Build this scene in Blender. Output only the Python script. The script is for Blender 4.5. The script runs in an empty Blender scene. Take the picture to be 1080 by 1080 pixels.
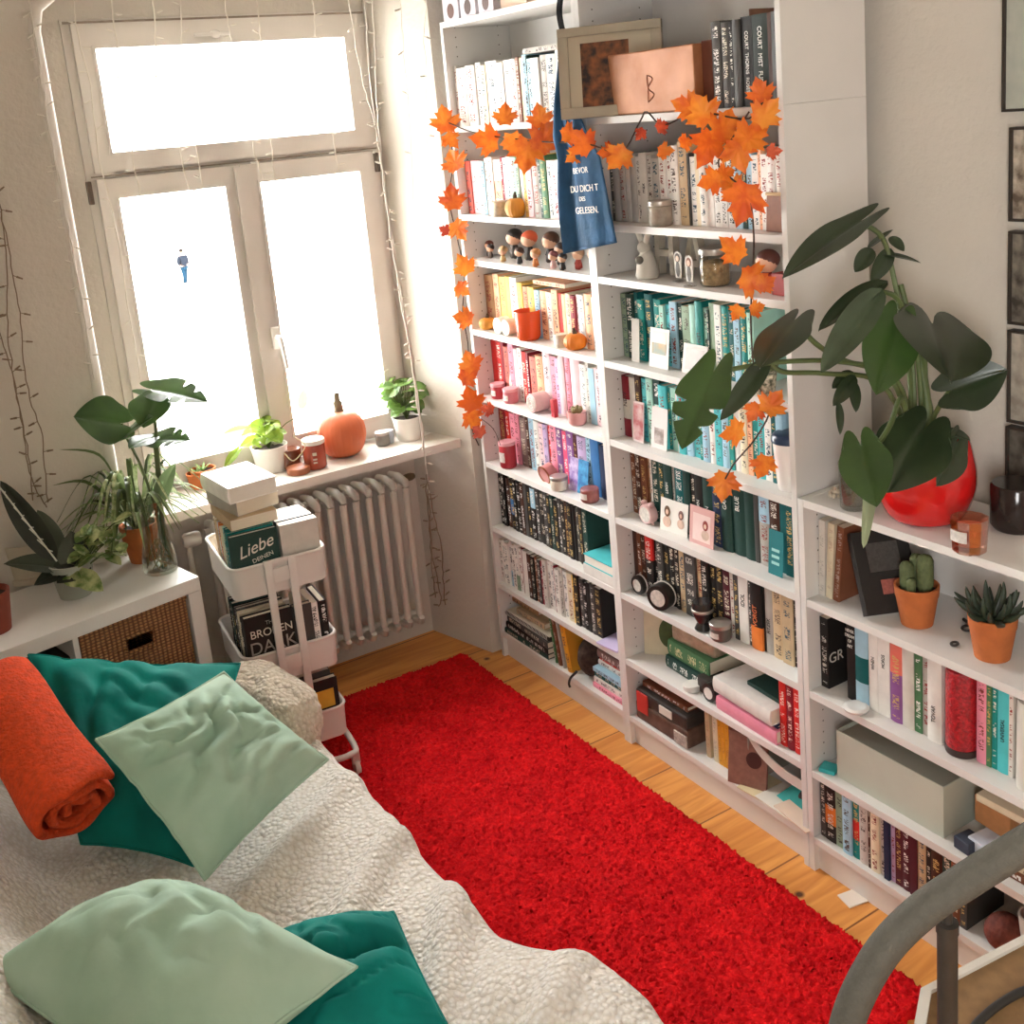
import bpy, bmesh, math, random
import numpy as np
from mathutils import Vector, Matrix, noise
random.seed(7)
SC = bpy.context.scene
COL = SC.collection
PI = math.pi
R = math.radians

# ---------------------------------------------------------------- camera model (solved from the room's straight edges)
F_PX, PPX, PPY = 1180.518, 551.698, 384.036
CAM = Vector((-2.20797, -3.51457, 2.06771))
ROT = Matrix(((0.84030235, -0.53511763, -0.0868394), (-0.19174258, -0.14353864, -0.97089209), (0.50707666, 0.83249371, -0.22322069)))

def ray(u, v):
    return ROT.transposed() @ Vector(((u - PPX) / F_PX, (v - PPY) / F_PX, 1.0))
def at(u, v, ax, val):
    d = ray(u, v)
    return CAM + d * ((val - CAM[ax]) / d[ax])
def AX(u, v, x): return at(u, v, 0, x)
def AY(u, v, y): return at(u, v, 1, y)
def AZ(u, v, z): return at(u, v, 2, z)
def AD(u, v, d): return CAM + ray(u, v) * d
def depth(p): return (ROT @ (Vector(p) - CAM)).z

# ---------------------------------------------------------------- objects, names, labels
def tag(o, label=None, cat=None, group=None, kind=None):
    if label: o['label'] = label
    if cat: o['category'] = cat
    if group: o['group'] = group
    if kind: o['kind'] = kind
    return o
def thing(name, label, cat, loc=(0, 0, 0), rz=0.0, group=None, rot=None):
    o = bpy.data.objects.new(name, None)
    o.empty_display_size = .05
    COL.objects.link(o)
    o.location = loc
    o.rotation_euler = rot if rot else (0, 0, rz)
    return tag(o, label, cat, group)

class MB:
    """collects verts and faces of ONE mesh"""
    def __init__(s): s.v = []; s.f = []; s.m = []; s.mi = 0
    def add(s, vs, fs):
        n = len(s.v); s.v += [tuple(p) for p in vs]; s.f += [tuple(i + n for i in f) for f in fs]; s.m += [s.mi] * len(fs); return s
    def box(s, x0, x1, y0, y1, z0, z1, M=None):
        vs = [Vector(p) for p in ((x0,y0,z0),(x1,y0,z0),(x1,y1,z0),(x0,y1,z0),(x0,y0,z1),(x1,y0,z1),(x1,y1,z1),(x0,y1,z1))]
        if M: vs = [M @ p for p in vs]
        return s.add(vs, [(3,2,1,0),(4,5,6,7),(0,1,5,4),(1,2,6,5),(2,3,7,6),(3,0,4,7)])
    def rbox(s, x0, x1, y0, y1, z0, z1, r, M=None):
        """box with chamfered edges"""
        bm = bmesh.new(); bmesh.ops.create_cube(bm, size=1)
        for v in bm.verts: v.co = Vector(((x0+x1)/2+v.co.x*(x1-x0), (y0+y1)/2+v.co.y*(y1-y0), (z0+z1)/2+v.co.z*(z1-z0)))
        bmesh.ops.bevel(bm, geom=bm.edges[:], offset=r, segments=2, affect='EDGES', profile=.6)
        bm.verts.index_update()
        s.add([(M @ v.co if M else v.co) for v in bm.verts], [[v.index for v in f.verts] for f in bm.faces]); bm.free(); return s
    def lathe(s, prof, c=(0,0,0), seg=24, cap=True, M=None, lobes=0, amp=0.0):
        vs = []; fs = []; n = len(prof); c = Vector(c)
        for r, z in prof:
            for k in range(seg):
                a = 2*PI*k/seg
                rr = r*(1 + (amp*abs(math.sin(lobes*a/2)) - amp if lobes else 0))
                p = Vector((rr*math.cos(a), rr*math.sin(a), z))
                if M: p = M @ p
                vs.append(p + c)
        for i in range(n-1):
            for k in range(seg):
                k2 = (k+1) % seg
                fs.append((i*seg+k, i*seg+k2, (i+1)*seg+k2, (i+1)*seg+k))
        if cap:
            fs.append(tuple(range(seg-1, -1, -1))); fs.append(tuple((n-1)*seg+k for k in range(seg)))
        return s.add(vs, fs)
    def tube(s, pts, r, seg=8, cap=True):
        pts = [Vector(p) for p in pts]; n = len(pts)
        rs = r if isinstance(r, (list, tuple)) else [r]*n
        vs = []; fs = []; up = None
        for i, p in enumerate(pts):
            t = (pts[min(i+1, n-1)] - pts[max(i-1, 0)])
            t = t.normalized() if t.length > 1e-9 else Vector((0,0,1))
            if up is None: up = Vector((0,0,1)) if abs(t.z) < .9 else Vector((1,0,0))
            a = up.cross(t)
            if a.length < 1e-6: a = Vector((1,0,0)).cross(t)
            a.normalize(); b = t.cross(a); up = b
            for k in range(seg):
                q = 2*PI*k/seg
                vs.append(p + (a*math.cos(q) + b*math.sin(q))*rs[i])
        for i in range(n-1):
            for k in range(seg):
                k2 = (k+1) % seg
                fs.append((i*seg+k, i*seg+k2, (i+1)*seg+k2, (i+1)*seg+k))
        if cap:
            fs.append(tuple(range(seg-1, -1, -1))); fs.append(tuple((n-1)*seg+k for k in range(seg)))
        return s.add(vs, fs)
    def ball(s, c, rx, ry=None, rz=None, seg=16, rings=10, M=None):
        ry = ry or rx; rz = rz or rx
        prof = [(math.sin(PI*i/rings), -math.cos(PI*i/rings)) for i in range(rings+1)]
        vs = []; fs = []; c = Vector(c)
        for r, z in prof:
            for k in range(seg):
                a = 2*PI*k/seg; p = Vector((r*math.cos(a)*rx, r*math.sin(a)*ry, z*rz))
                if M: p = M @ p
                vs.append(p + c)
        for i in range(rings):
            for k in range(seg):
                k2 = (k+1) % seg
                fs.append((i*seg+k, i*seg+k2, (i+1)*seg+k2, (i+1)*seg+k))
        return s.add(vs, fs)
    def prism(s, poly, h0, h1, axis='z', M=None):
        """poly: 2D points counter-clockwise; extruded along axis from h0 to h1"""
        n = len(poly)
        def P(a, b, h):
            p = Vector((a, b, h)) if axis == 'z' else (Vector((a, h, b)) if axis == 'y' else Vector((h, a, b)))
            return M @ p if M else p
        vs = [P(a, b, h0) for a, b in poly] + [P(a, b, h1) for a, b in poly]
        fs = [tuple(range(n-1, -1, -1)), tuple(range(n, 2*n))] + [(i, (i+1) % n, (i+1) % n + n, i+n) for i in range(n)]
        return s.add(vs, fs)
    def grid(s, P):
        """P: rows of points"""
        a = len(P); b = len(P[0])
        return s.add([p for row in P for p in row], [(i*b+j, i*b+j+1, (i+1)*b+j+1, (i+1)*b+j) for i in range(a-1) for j in range(b-1)])
    def build(s, name, mat, parent=None, smooth=None, loc=None, fix=True):
        me = bpy.data.meshes.new(name)
        me.from_pydata(s.v, [], s.f)
        mats = mat if isinstance(mat, (list, tuple)) else [mat]
        for m in mats: me.materials.append(m)
        if len(mats) > 1: me.polygons.foreach_set('material_index', s.m)
        if fix:
            bm = bmesh.new(); bm.from_mesh(me)
            bmesh.ops.remove_doubles(bm, verts=bm.verts, dist=1e-6)
            bmesh.ops.recalc_face_normals(bm, faces=bm.faces)
            bm.to_mesh(me); bm.free()
        if smooth is not None:
            me.polygons.foreach_set('use_smooth', [True]*len(me.polygons))
            if smooth < 180:
                me.set_sharp_from_angle(angle=R(smooth))
        me.update()
        o = bpy.data.objects.new(name, me)
        COL.objects.link(o)
        if parent: o.parent = parent
        if loc is not None: o.location = loc
        return o

def solo(name, mb, mat, label, cat, loc=(0,0,0), rz=0, group=None, smooth=None, rot=None, kind=None):
    o = mb.build(name, mat, None, smooth)
    o.location = loc; o.rotation_euler = rot if rot else (0,0,rz)
    return tag(o, label, cat, group, kind)
def struct(name, mb, mat, parent=None, smooth=None):
    o = mb.build(name, mat, parent, smooth)
    if not parent: o['kind'] = 'structure'
    return o
def subsurf(o, lv=2):
    m = o.modifiers.new('s', 'SUBSURF'); m.levels = lv; m.render_levels = lv
    return o
def lerp(a, b, t): return a + (b - a)*t
def smoothline(pts, n=6):
    """Catmull-Rom through points"""
    pts = [Vector(p) for p in pts]; out = []
    for i in range(len(pts)-1):
        p0, p1, p2, p3 = pts[max(i-1,0)], pts[i], pts[i+1], pts[min(i+2,len(pts)-1)]
        for k in range(n):
            t = k/n
            out.append(.5*((2*p1) + (-p0+p2)*t + (2*p0-5*p1+4*p2-p3)*t*t + (-p0+3*p1-3*p2+p3)*t**3))
    out.append(pts[-1]); return out

# ---------------------------------------------------------------- materials
def lin(h):
    h = h.lstrip('#'); o = []
    for i in (0, 2, 4):
        c = int(h[i:i+2], 16)/255
        o.append(c/12.92 if c <= .04045 else ((c+.055)/1.055)**2.4)
    return (*o, 1.0)
MC = {}
def mat(name, hexc, rough=.6, var=0.0, scale=20, bump=0.0, bscale=None, metal=0.0, hex2=None, spec=.5, sheen=0.0, coat=0.0, stretch=None):
    """procedural material: base colour mottled by noise towards hex2 (or darker), noise bump"""
    if name in MC: return MC[name]
    m = bpy.data.materials.new(name); m.use_nodes = True
    nt = m.node_tree; b = nt.nodes['Principled BSDF']; L = nt.links
    b.inputs['Roughness'].default_value = rough; b.inputs['Metallic'].default_value = metal
    b.inputs['Specular IOR Level'].default_value = spec
    if sheen: b.inputs['Sheen Weight'].default_value = sheen
    if coat: b.inputs['Coat Weight'].default_value = coat
    c = lin(hexc)
    tc = nt.nodes.new('ShaderNodeTexCoord'); vec = tc.outputs['Object']
    if stretch:
        mp = nt.nodes.new('ShaderNodeMapping'); mp.inputs['Scale'].default_value = stretch
        L.new(vec, mp.inputs[0]); vec = mp.outputs[0]
    if var or hex2:
        n = nt.nodes.new('ShaderNodeTexNoise'); n.inputs['Scale'].default_value = scale; n.inputs['Detail'].default_value = 4
        L.new(vec, n.inputs['Vector'])
        cr = nt.nodes.new('ShaderNodeValToRGB')
        c2 = lin(hex2) if hex2 else tuple(x*(1-var) for x in c[:3]) + (1,)
        cr.color_ramp.elements[0].position = .35; cr.color_ramp.elements[1].position = .65
        cr.color_ramp.elements[0].color = c2; cr.color_ramp.elements[1].color = c
        L.new(n.outputs['Fac'], cr.inputs[0]); L.new(cr.outputs[0], b.inputs['Base Color'])
    else:
        b.inputs['Base Color'].default_value = c
    if bump:
        n2 = nt.nodes.new('ShaderNodeTexNoise'); n2.inputs['Scale'].default_value = bscale or scale*2; n2.inputs['Detail'].default_value = 3
        L.new(vec, n2.inputs['Vector'])
        bp = nt.nodes.new('ShaderNodeBump'); bp.inputs['Strength'].default_value = bump; bp.inputs['Distance'].default_value = .01
        L.new(n2.outputs['Fac'], bp.inputs['Height']); L.new(bp.outputs[0], b.inputs['Normal'])
    MC[name] = m; return m
def glass(name, tint='#ffffff', clear=.9, rough=.02):
    """thin clear glass: mostly transmitting, with a reflecting coat"""
    if name in MC: return MC[name]
    m = bpy.data.materials.new(name); m.use_nodes = True; nt = m.node_tree; nt.nodes.clear()
    out = nt.nodes.new('ShaderNodeOutputMaterial'); mx = nt.nodes.new('ShaderNodeMixShader')
    t = nt.nodes.new('ShaderNodeBsdfTransparent'); t.inputs[0].default_value = lin(tint)
    g = nt.nodes.new('ShaderNodeBsdfGlossy'); g.inputs['Roughness'].default_value = rough
    lw = nt.nodes.new('ShaderNodeLayerWeight'); lw.inputs[0].default_value = .35
    mm = nt.nodes.new('ShaderNodeMath'); mm.operation = 'MULTIPLY_ADD'; mm.inputs[1].default_value = .40; mm.inputs[2].default_value = (1-clear)
    nt.links.new(lw.outputs['Facing'], mm.inputs[0]); nt.links.new(mm.outputs[0], mx.inputs[0])
    nt.links.new(t.outputs[0], mx.inputs[1]); nt.links.new(g.outputs[0], mx.inputs[2]); nt.links.new(mx.outputs[0], out.inputs[0])
    MC[name] = m; return m

def text(s, size, m, parent, M, name='title', depth_=.0004, sx=1.0, shear=0.0):
    cu = bpy.data.curves.new('lettering', 'FONT'); cu.body = s; cu.size = size; cu.extrude = depth_; cu.shear = shear; cu.align_x = 'CENTER'; cu.align_y = 'CENTER'
    tmp = bpy.data.objects.new('lettering', cu)
    COL.objects.link(tmp); bpy.context.view_layer.update()
    me = bpy.data.meshes.new_from_object(tmp.evaluated_get(bpy.context.evaluated_depsgraph_get()))
    bpy.data.objects.remove(tmp); bpy.data.curves.remove(cu)
    me.transform(M @ Matrix.Diagonal((sx, 1, 1, 1)))
    me.materials.clear(); me.materials.append(m); me.name = name
    o = bpy.data.objects.new(name, me); COL.objects.link(o)
    if parent: o.parent = parent
    return o
def basis(x, y, z, loc):
    return Matrix(((x[0],y[0],z[0],loc[0]),(x[1],y[1],z[1],loc[1]),(x[2],y[2],z[2],loc[2]),(0,0,0,1)))
def facing_mx(loc): # lettering upright on a face that looks towards -x
    return basis((0,-1,0),(0,0,1),(-1,0,0),loc)
def spine_down(loc): return basis((0,0,-1),(0,-1,0),(-1,0,0),loc)
def spine_up(loc): return basis((0,0,1),(0,1,0),(-1,0,0),loc)
def front_mx(loc): # lettering upright on a face that looks towards -y
    return basis((1,0,0),(0,0,1),(0,-1,0),loc)

WHITE = mat('white_foil', '#e0ddd8', .45, .04, 6, .04, 60)
WPAINT = mat('white_window_paint', '#d3cdc4', .45, .06, 5, .05, 40)
WMETAL = mat('white_powder_coat', '#dedad3', .4, .03, 8)
PLASTER = mat('wall_plaster', '#d3ccc0', .9, .05, 3, .25, 60)
INK = mat('black_print', '#2a2624', .6, .1)
WINK = mat('white_print', '#ece8e0', .6, .05)
GINK = mat('gold_print', '#c9a24c', .4, .1)
# ================================================================= the room
def floor_material():
    m = bpy.data.materials.new('pine_boards'); m.use_nodes = True; nt = m.node_tree; L = nt.links; N = nt.nodes
    b = N['Principled BSDF']; b.inputs['Roughness'].default_value = .42
    tc = N.new('ShaderNodeTexCoord'); sep = N.new('ShaderNodeSeparateXYZ'); L.new(tc.outputs['Object'], sep.inputs[0])
    def math_(op, a, b_=None, c=None):
        n = N.new('ShaderNodeMath'); n.operation = op
        for i, q in enumerate((a, b_, c)):
            if q is None: continue
            if isinstance(q, (int, float)): n.inputs[i].default_value = q
            else: L.new(q, n.inputs[i])
        return n.outputs[0]
    yb = math_('DIVIDE', math_('ADD', sep.outputs['Y'], .73), .2725)
    idx = math_('FLOOR', yb); fr = math_('SUBTRACT', yb, idx)
    seam = math_('LESS_THAN', math_('MINIMUM', fr, math_('SUBTRACT', 1.0, fr)), .010)
    wn = N.new('ShaderNodeTexWhiteNoise'); wn.noise_dimensions = '1D'; L.new(idx, wn.inputs['W'])
    mp = N.new('ShaderNodeMapping'); mp.inputs['Scale'].default_value = (1.5, 16, 1); L.new(tc.outputs['Object'], mp.inputs[0])
    off = N.new('ShaderNodeCombineXYZ'); L.new(math_('MULTIPLY', wn.outputs['Value'], 9.0), off.inputs['X'])
    ad = N.new('ShaderNodeVectorMath'); ad.operation = 'ADD'; L.new(mp.outputs[0], ad.inputs[0]); L.new(off.outputs[0], ad.inputs[1])
    no = N.new('ShaderNodeTexNoise'); no.inputs['Scale'].default_value = 1.6; no.inputs['Detail'].default_value = 6; no.inputs['Distortion'].default_value = 1.2
    L.new(ad.outputs[0], no.inputs['Vector'])
    cr = N.new('ShaderNodeValToRGB'); e = cr.color_ramp.elements
    e[0].position = .3; e[0].color = lin('#cb7f38'); e[1].position = .7; e[1].color = lin('#eaa557')
    L.new(no.outputs['Fac'], cr.inputs[0])
    vo = N.new('ShaderNodeTexVoronoi'); vo.inputs['Scale'].default_value = 5.2; vo.inputs['Randomness'].default_value = 1; L.new(tc.outputs['Object'], vo.inputs['Vector'])
    kn = N.new('ShaderNodeMapRange'); kn.inputs['From Min'].default_value = .035; kn.inputs['From Max'].default_value = .085; kn.inputs['To Min'].default_value = 1; kn.inputs['To Max'].default_value = 0
    L.new(vo.outputs['Distance'], kn.inputs[0])
    mx = N.new('ShaderNodeMix'); mx.data_type = 'RGBA'; L.new(kn.outputs[0], mx.inputs[0]); L.new(cr.outputs[0], mx.inputs[6]); mx.inputs[7].default_value = lin('#5a3015')
    mx2 = N.new('ShaderNodeMix'); mx2.data_type = 'RGBA'; L.new(seam, mx2.inputs[0]); L.new(mx.outputs[2], mx2.inputs[6]); mx2.inputs[7].default_value = lin('#8a5428')
    L.new(mx2.outputs[2], b.inputs['Base Color'])
    bp = N.new('ShaderNodeBump'); bp.inputs['Strength'].default_value = .3; bp.inputs['Distance'].default_value = .004
    L.new(math_('SUBTRACT', no.outputs['Fac'], seam), bp.inputs['Height']); L.new(bp.outputs[0], b.inputs['Normal'])
    return m
XL, XR, YB, ZC = -2.42, .06, -5.6, 3.05
struct('floor', MB().box(XL-.1, XR+.1, YB-.1, .46, -.08, 0), floor_material())
struct('ceiling', MB().box(XL-.1, XR+.1, YB-.1, .46, ZC, ZC+.1), PLASTER)
struct('wall_right', MB().box(XR, XR+.12, YB, .46, 0, ZC), PLASTER)
# the bed wall has an unseen window opening, added to let in side light
WY0, WY1, WZ0, WZ1 = -4.35, -3.55, 1.0, 2.3
lw_ = MB(); lw_.box(XL-.12, XL, YB, WY0, 0, ZC); lw_.box(XL-.12, XL, WY1, .46, 0, ZC); lw_.box(XL-.12, XL, WY0, WY1, 0, WZ0); lw_.box(XL-.12, XL, WY0, WY1, WZ1, ZC)
struct('wall_left', lw_, PLASTER)
struct('wall_back', MB().box(XL, XR, YB-.12, YB, 0, ZC), PLASTER)
# window wall with its splayed niche (arched soffit)
NB, NF = .378, .04
w = MB()
w.prism([(XL, NF), (-1.577, NF), (-1.575, NF), (-1.505, NB), (-1.505, .46), (XL, .46)], 0, ZC)
w.prism([(-.30, NF), (XR, NF), (XR, .46), (-.385, .46), (-.385, NB)], 0, ZC)
w.box(-1.505, -.385, NB, .46, 0, .83)
w.box(-1.505, -1.44, NB, .46, .83, 2.75); w.box(-.40, -.385, NB, .46, .83, 2.75)
w.box(-1.44, -.40, NB, .46, 2.462, 2.75)
arch = [(-1.60, 2.42), (-1.56, 2.475), (-1.48, 2.52), (-1.3, 2.56), (-.94, 2.585), (-.6, 2.56), (-.4, 2.52), (-.33, 2.475), (-.28, 2.42)]
w.prism([(p[0], p[1]) for p in arch] + [(-.28, ZC), (-1.60, ZC)], NF+.003, .459, axis='y')
struct('wall_window', w, PLASTER)
# rounded plaster edge of the window niche, window side away from the bookcases
c = MB(); c.tube([(-1.577, .052, .83), (-1.577, .052, 2.40), (-1.560, .052, 2.465), (-1.50, .052, 2.51), (-1.3, .052, 2.562), (-.94, .052, 2.587), (-.6, .052, 2.562)], .021, 10)
struct('trim_1', c, mat('niche_edge_plaster', '#e2dcd2', .7, .04, 8), smooth=60)
# ---- window 1: top light above two casements
W1 = MB(); fy0, fy1 = .352, .43
def ring(mb, x0, x1, z0, z1, t, y0, y1, tb=None, tt=None):
    tb = tb or t; tt = tt or t
    mb.box(x0, x0+t, y0, y1, z0, z1); mb.box(x1-t, x1, y0, y1, z0, z1)
    mb.box(x0+t, x1-t, y0, y1, z0, z0+tb); mb.box(x0+t, x1-t, y0, y1, z1-tt, z1)
ring(W1, -1.44, -.40, .872, 2.46, .028, fy0+.012, fy1)
W1.box(-1.412, -.428, fy0+.012, fy1, 1.955, 1.982)
win = struct('window_1', W1, WPAINT)
s = MB(); ring(s, -1.414, -.426, 1.978, 2.446, .058, fy0-.012, fy1-.01, .055, .075)
ring(s, -1.360, -.480, 2.029, 2.376, .010, fy0-.018, fy0+.03)
up = s.build('top_light_sash', WPAINT, win)
s = MB(); ring(s, -1.414, -.936, .89, 1.957, .056, fy0-.012, fy1-.01, .07, .062); ring(s, -1.363, -.987, .955, 1.90, .010, fy0-.018, fy0+.03)
ls = s.build('casement_sash', WPAINT, win)
s = MB(); ring(s, -.934, -.426, .89, 1.957, .058, fy0-.012, fy1-.01, .07, .062); ring(s, -.880, -.480, .955, 1.90, .010, fy0-.018, fy0+.03)
s.box(-.958, -.912, fy0-.028, fy0-.012, .9, 1.95)
rs = s.build('casement_sash', WPAINT, win)
PANE = glass('window_glass', '#ffffff', .97)
MB().box(-1.352, -.488, .385, .389, 2.037, 2.368).build('pane', PANE, up)
MB().box(-1.355, -.995, .385, .389, .962, 1.893).build('pane', PANE, ls)
MB().box(-.873, -.487, .385, .389, .962, 1.893).build('pane', PANE, rs)
h = MB(); h.rbox(-.914, -.884, .305, .324, 1.30, 1.38, .006); h.tube([(-.899, .31, 1.345), (-.899, .282, 1.345), (-.895, .276, 1.338), (-.885, .276, 1.23)], [.009, .009, .009, .007], 8)
h.build('window_handle', WMETAL, rs, 50)
h = MB(); h.rbox(-1.03, -.90, .327, .338, 2.39, 2.402, .004); h.ball((-.955, .334, 2.396), .02, .008, .014); h.build('latch', WMETAL, up, 50)
HG = mat('hinge_metal', '#6d6257', .5, .2, 30, metal=.6)
for x in (-1.452, -.428):
    q = MB(); q.rbox(x+.002, x+.018, .322, .345, 1.880, 1.955, .004); q.build('hinge', HG, win)
wd = MB(); wd.box(-1.437, -.403, .338, .3445, 2.445, 2.452); wd.box(-1.43, -.41, .3385, .341, 1.964, 1.969); wd.build('gasket', mat('brown_gasket', '#8d8172', .7, .2, 40), win)
# ---- sill
sl = MB(); sl.prism([(-1.553, .095), (-.316, .095), (-.378, .375), (-1.503, .375)], .838, .870)
struct('windowsill', sl, mat('sill_white', '#dbd5cb', .35, .05, 5))
# ---- window added for extra daylight (bed wall, out of view)
W2 = MB(); f_ = .06
W2.box(XL-.10, XL-.04, WY0, WY0+f_, WZ0, WZ1); W2.box(XL-.10, XL-.04, WY1-f_, WY1, WZ0, WZ1); W2.box(XL-.10, XL-.04, WY0+f_, WY1-f_, WZ0, WZ0+f_); W2.box(XL-.10, XL-.04, WY0+f_, WY1-f_, WZ1-f_, WZ1)
w2 = struct('added_window', W2, WPAINT)
MB().box(XL-.075, XL-.071, WY0+f_, WY1-f_, WZ0+f_, WZ1-f_).build('pane', PANE, w2)
# ---- radiator under the sill
rad = thing('radiator', 'old white column radiator standing under the windowsill', 'radiator', (0, 0, 0))
RM = mat('radiator_enamel', '#d9d2c5', .4, .08, 12, .03, 60)
for k in range(15):
    x = -.515 - .0515*k; q = MB()
    for y in (.205, .325):
        q.tube([(x, y, .175), (x, y, .70)], .0135, 8)
    q.tube([(x, .19, .705), (x, .20, .722), (x, .265, .730), (x, .33, .722), (x, .34, .705)], [.012, .0155, .017, .0155, .012], 8)
    q.tube([(x, .19, .17), (x, .20, .15), (x, .265, .14), (x, .33, .15), (x, .34, .17)], [.012, .0155, .017, .0155, .012], 8)
    q.build('radiator_column', RM, rad, 60)
q = MB(); q.tube([(-.49, .265, .715), (-1.27, .265, .715)], .013, 8); q.tube([(-.49, .265, .16), (-1.27, .265, .16)], .013, 8); q.build('connecting_pipe', RM, rad, 60)
for x in (-.96, -1.18): q = MB(); q.box(x-.012, x+.012, .23, .30, 0, .14); q.build('leg', RM, rad)
q = MB(); q.lathe([(.012, 0), (.016, .012), (.016, .03), (.010, .045)], (-.489, .265, .715), 10, M=Matrix.Rotation(PI/2, 3, 'Y')); q.build('vent_plug', mat('old_brass', '#7c6a4e', .5, .3, 30, metal=.5), rad, 50)
v = MB(); v.lathe([(.022, 0), (.026, .01), (.026, .05), (.018, .06)], (-1.295, .235, .715), 14, M=Matrix.Rotation(-PI/2, 3, 'Y')); v.tube([(-1.31, .265, .71), (-1.33, .265, .68), (-1.335, .265, .02)], .011, 8)
v.build('valve', RM, rad, 50)
v = MB(); v.tube([(-1.385, .30, .02), (-1.385, .30, .80)], .014, 8)
solo('heating_pipe', v, RM, 'white vertical heating pipe between the plant cabinet and the radiator', 'pipe', smooth=60)
# white scrap on the floor
q = MB(); q.box(-.045, .045, -.026, .026, .0005, .004); p = AZ(905, 946, 0)
solo('paper_scrap', q, mat('scrap_paper', '#e8ddd0', .8), 'small pale paper scrap lying on the wooden floor before the low bookcase', 'paper', (p.x, p.y, 0), R(-12))
# ---- rug
xs = np.linspace(-1.345, -.402, 186); ys = np.linspace(-2.10, .085, 420)
g = MB(); rnd = np.random.RandomState(3)
H = .016 + .012*rnd.rand(len(ys), len(xs))
rows = []
for i, y in enumerate(ys):
    rows.append([(x + .0022*rnd.randn(), y + .0022*rnd.randn(), (0.001 if (i in (0, len(ys)-1) or j in (0, len(xs)-1)) else H[i, j] + .004*noise.noise(Vector((x*9, y*9, 0))))) for j, x in enumerate(xs)])
g.grid(rows)
def rug_mat():
    m = bpy.data.materials.new('red_shag_pile'); m.use_nodes = True; nt = m.node_tree; N = nt.nodes; L = nt.links; b = N['Principled BSDF']
    b.inputs['Roughness'].default_value = .95; b.inputs['Specular IOR Level'].default_value = .1; b.inputs['Sheen Weight'].default_value = .15; b.inputs['Sheen Tint'].default_value = lin('#ff5a40')
    tc = N.new('ShaderNodeTexCoord'); a = N.new('ShaderNodeTexNoise'); a.inputs['Scale'].default_value = 70; a.inputs['Detail'].default_value = 3; L.new(tc.outputs['Object'], a.inputs['Vector'])
    c = N.new('ShaderNodeTexNoise'); c.inputs['Scale'].default_value = 9; c.inputs['Detail'].default_value = 4; L.new(tc.outputs['Object'], c.inputs['Vector'])
    ad = N.new('ShaderNodeMath'); ad.operation = 'MULTIPLY_ADD'; L.new(a.outputs['Fac'], ad.inputs[0]); ad.inputs[1].default_value = .6
    m2 = N.new('ShaderNodeMath'); m2.operation = 'MULTIPLY'; L.new(c.outputs['Fac'], m2.inputs[0]); m2.inputs[1].default_value = .4; L.new(m2.outputs[0], ad.inputs[2])
    cr = N.new('ShaderNodeValToRGB'); e = cr.color_ramp.elements; e[0].position = .36; e[0].color = lin('#bf0a16'); e[1].position = .62; e[1].color = lin('#e81c20')
    L.new(ad.outputs[0], cr.inputs[0]); L.new(cr.outputs[0], b.inputs['Base Color'])
    bp = N.new('ShaderNodeBump'); bp.inputs['Strength'].default_value = .55; bp.inputs['Distance'].default_value = .008
    n3 = N.new('ShaderNodeTexNoise'); n3.inputs['Scale'].default_value = 160; L.new(tc.outputs['Object'], n3.inputs['Vector']); L.new(n3.outputs['Fac'], bp.inputs['Height']); L.new(bp.outputs[0], b.inputs['Normal'])
    return m
rug = g.build('rug', rug_mat(), None, 180, fix=False)
tag(rug, 'long red shaggy rug lying on the pine floor beside the bed', 'rug')

# ================================================================= outside, seen through the window
PAVE = mat('bright_pavement', '#f2f2f0', .9, .03, 2)
struct('street_ground', MB().box(-160, 160, .9, 170, -5.2, -4.9), PAVE)
fac = MB(); fac.box(-60, 90, 120, 128, -4.9, 24)
fc = fac.build('building_facade', mat('pale_facade', '#f4f2ee', .9, .03, 3)); fc['kind'] = 'structure'
wm = MB()
for r_ in range(3):
    for k in range(14): wm.box(-22+k*5.2, -20.6+k*5.2, 119.9, 120.02, 1.5+r_*6, 4.0+r_*6)
wm.build('facade_window', mat('facade_glass', '#c9ccd0', .6), fc)
# passer-by
pp = AZ(197, 301, -4.9); D_ = depth(pp)
man = thing('person', 'person in a dark jacket and blue jeans walking outside the window', 'person', pp, R(20))
def skinned(name, verts, edges, radii, m, parent, lv=2):
    me = bpy.data.meshes.new(name); me.from_pydata(verts, edges, []); o = bpy.data.objects.new(name, me); COL.objects.link(o); o.parent = parent
    md = o.modifiers.new('skin', 'SKIN')
    for i, r_ in enumerate(radii): me.skin_vertices[0].data[i].radius = r_ if isinstance(r_, tuple) else (r_, r_)
    me.skin_vertices[0].data[0].use_root = True
    md.use_smooth_shade = True; subsurf(o, lv); me.materials.append(m); return o
PH = 1.75
skinned('body', [(0,0,.92),(0,0,1.15),(0,0,1.40),(0,0,1.50),(0,.02,1.60),(0,.03,1.70),(.09,0,.88),(.10,.10,.48),(.10,.12,.07),(.10,-.06,.04),(-.09,0,.88),(-.10,-.08,.48),(-.10,.02,.07),(-.10,-.14,.04),(.19,0,1.40),(.25,.03,1.13),(.22,-.10,.93),(-.19,0,1.40),(-.25,.03,1.13),(-.22,-.10,.93)],
    [(0,1),(1,2),(2,3),(3,4),(4,5),(0,6),(6,7),(7,8),(8,9),(0,10),(10,11),(11,12),(12,13),(2,14),(14,15),(15,16),(2,17),(17,18),(18,19)],
    [.15,.15,.15,.06,.09,.07,.10,.07,.05,.04,.10,.07,.05,.04,.08,.055,.04,.08,.055,.04], mat('skin_tone', '#c89a7c', .6), man)
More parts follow.
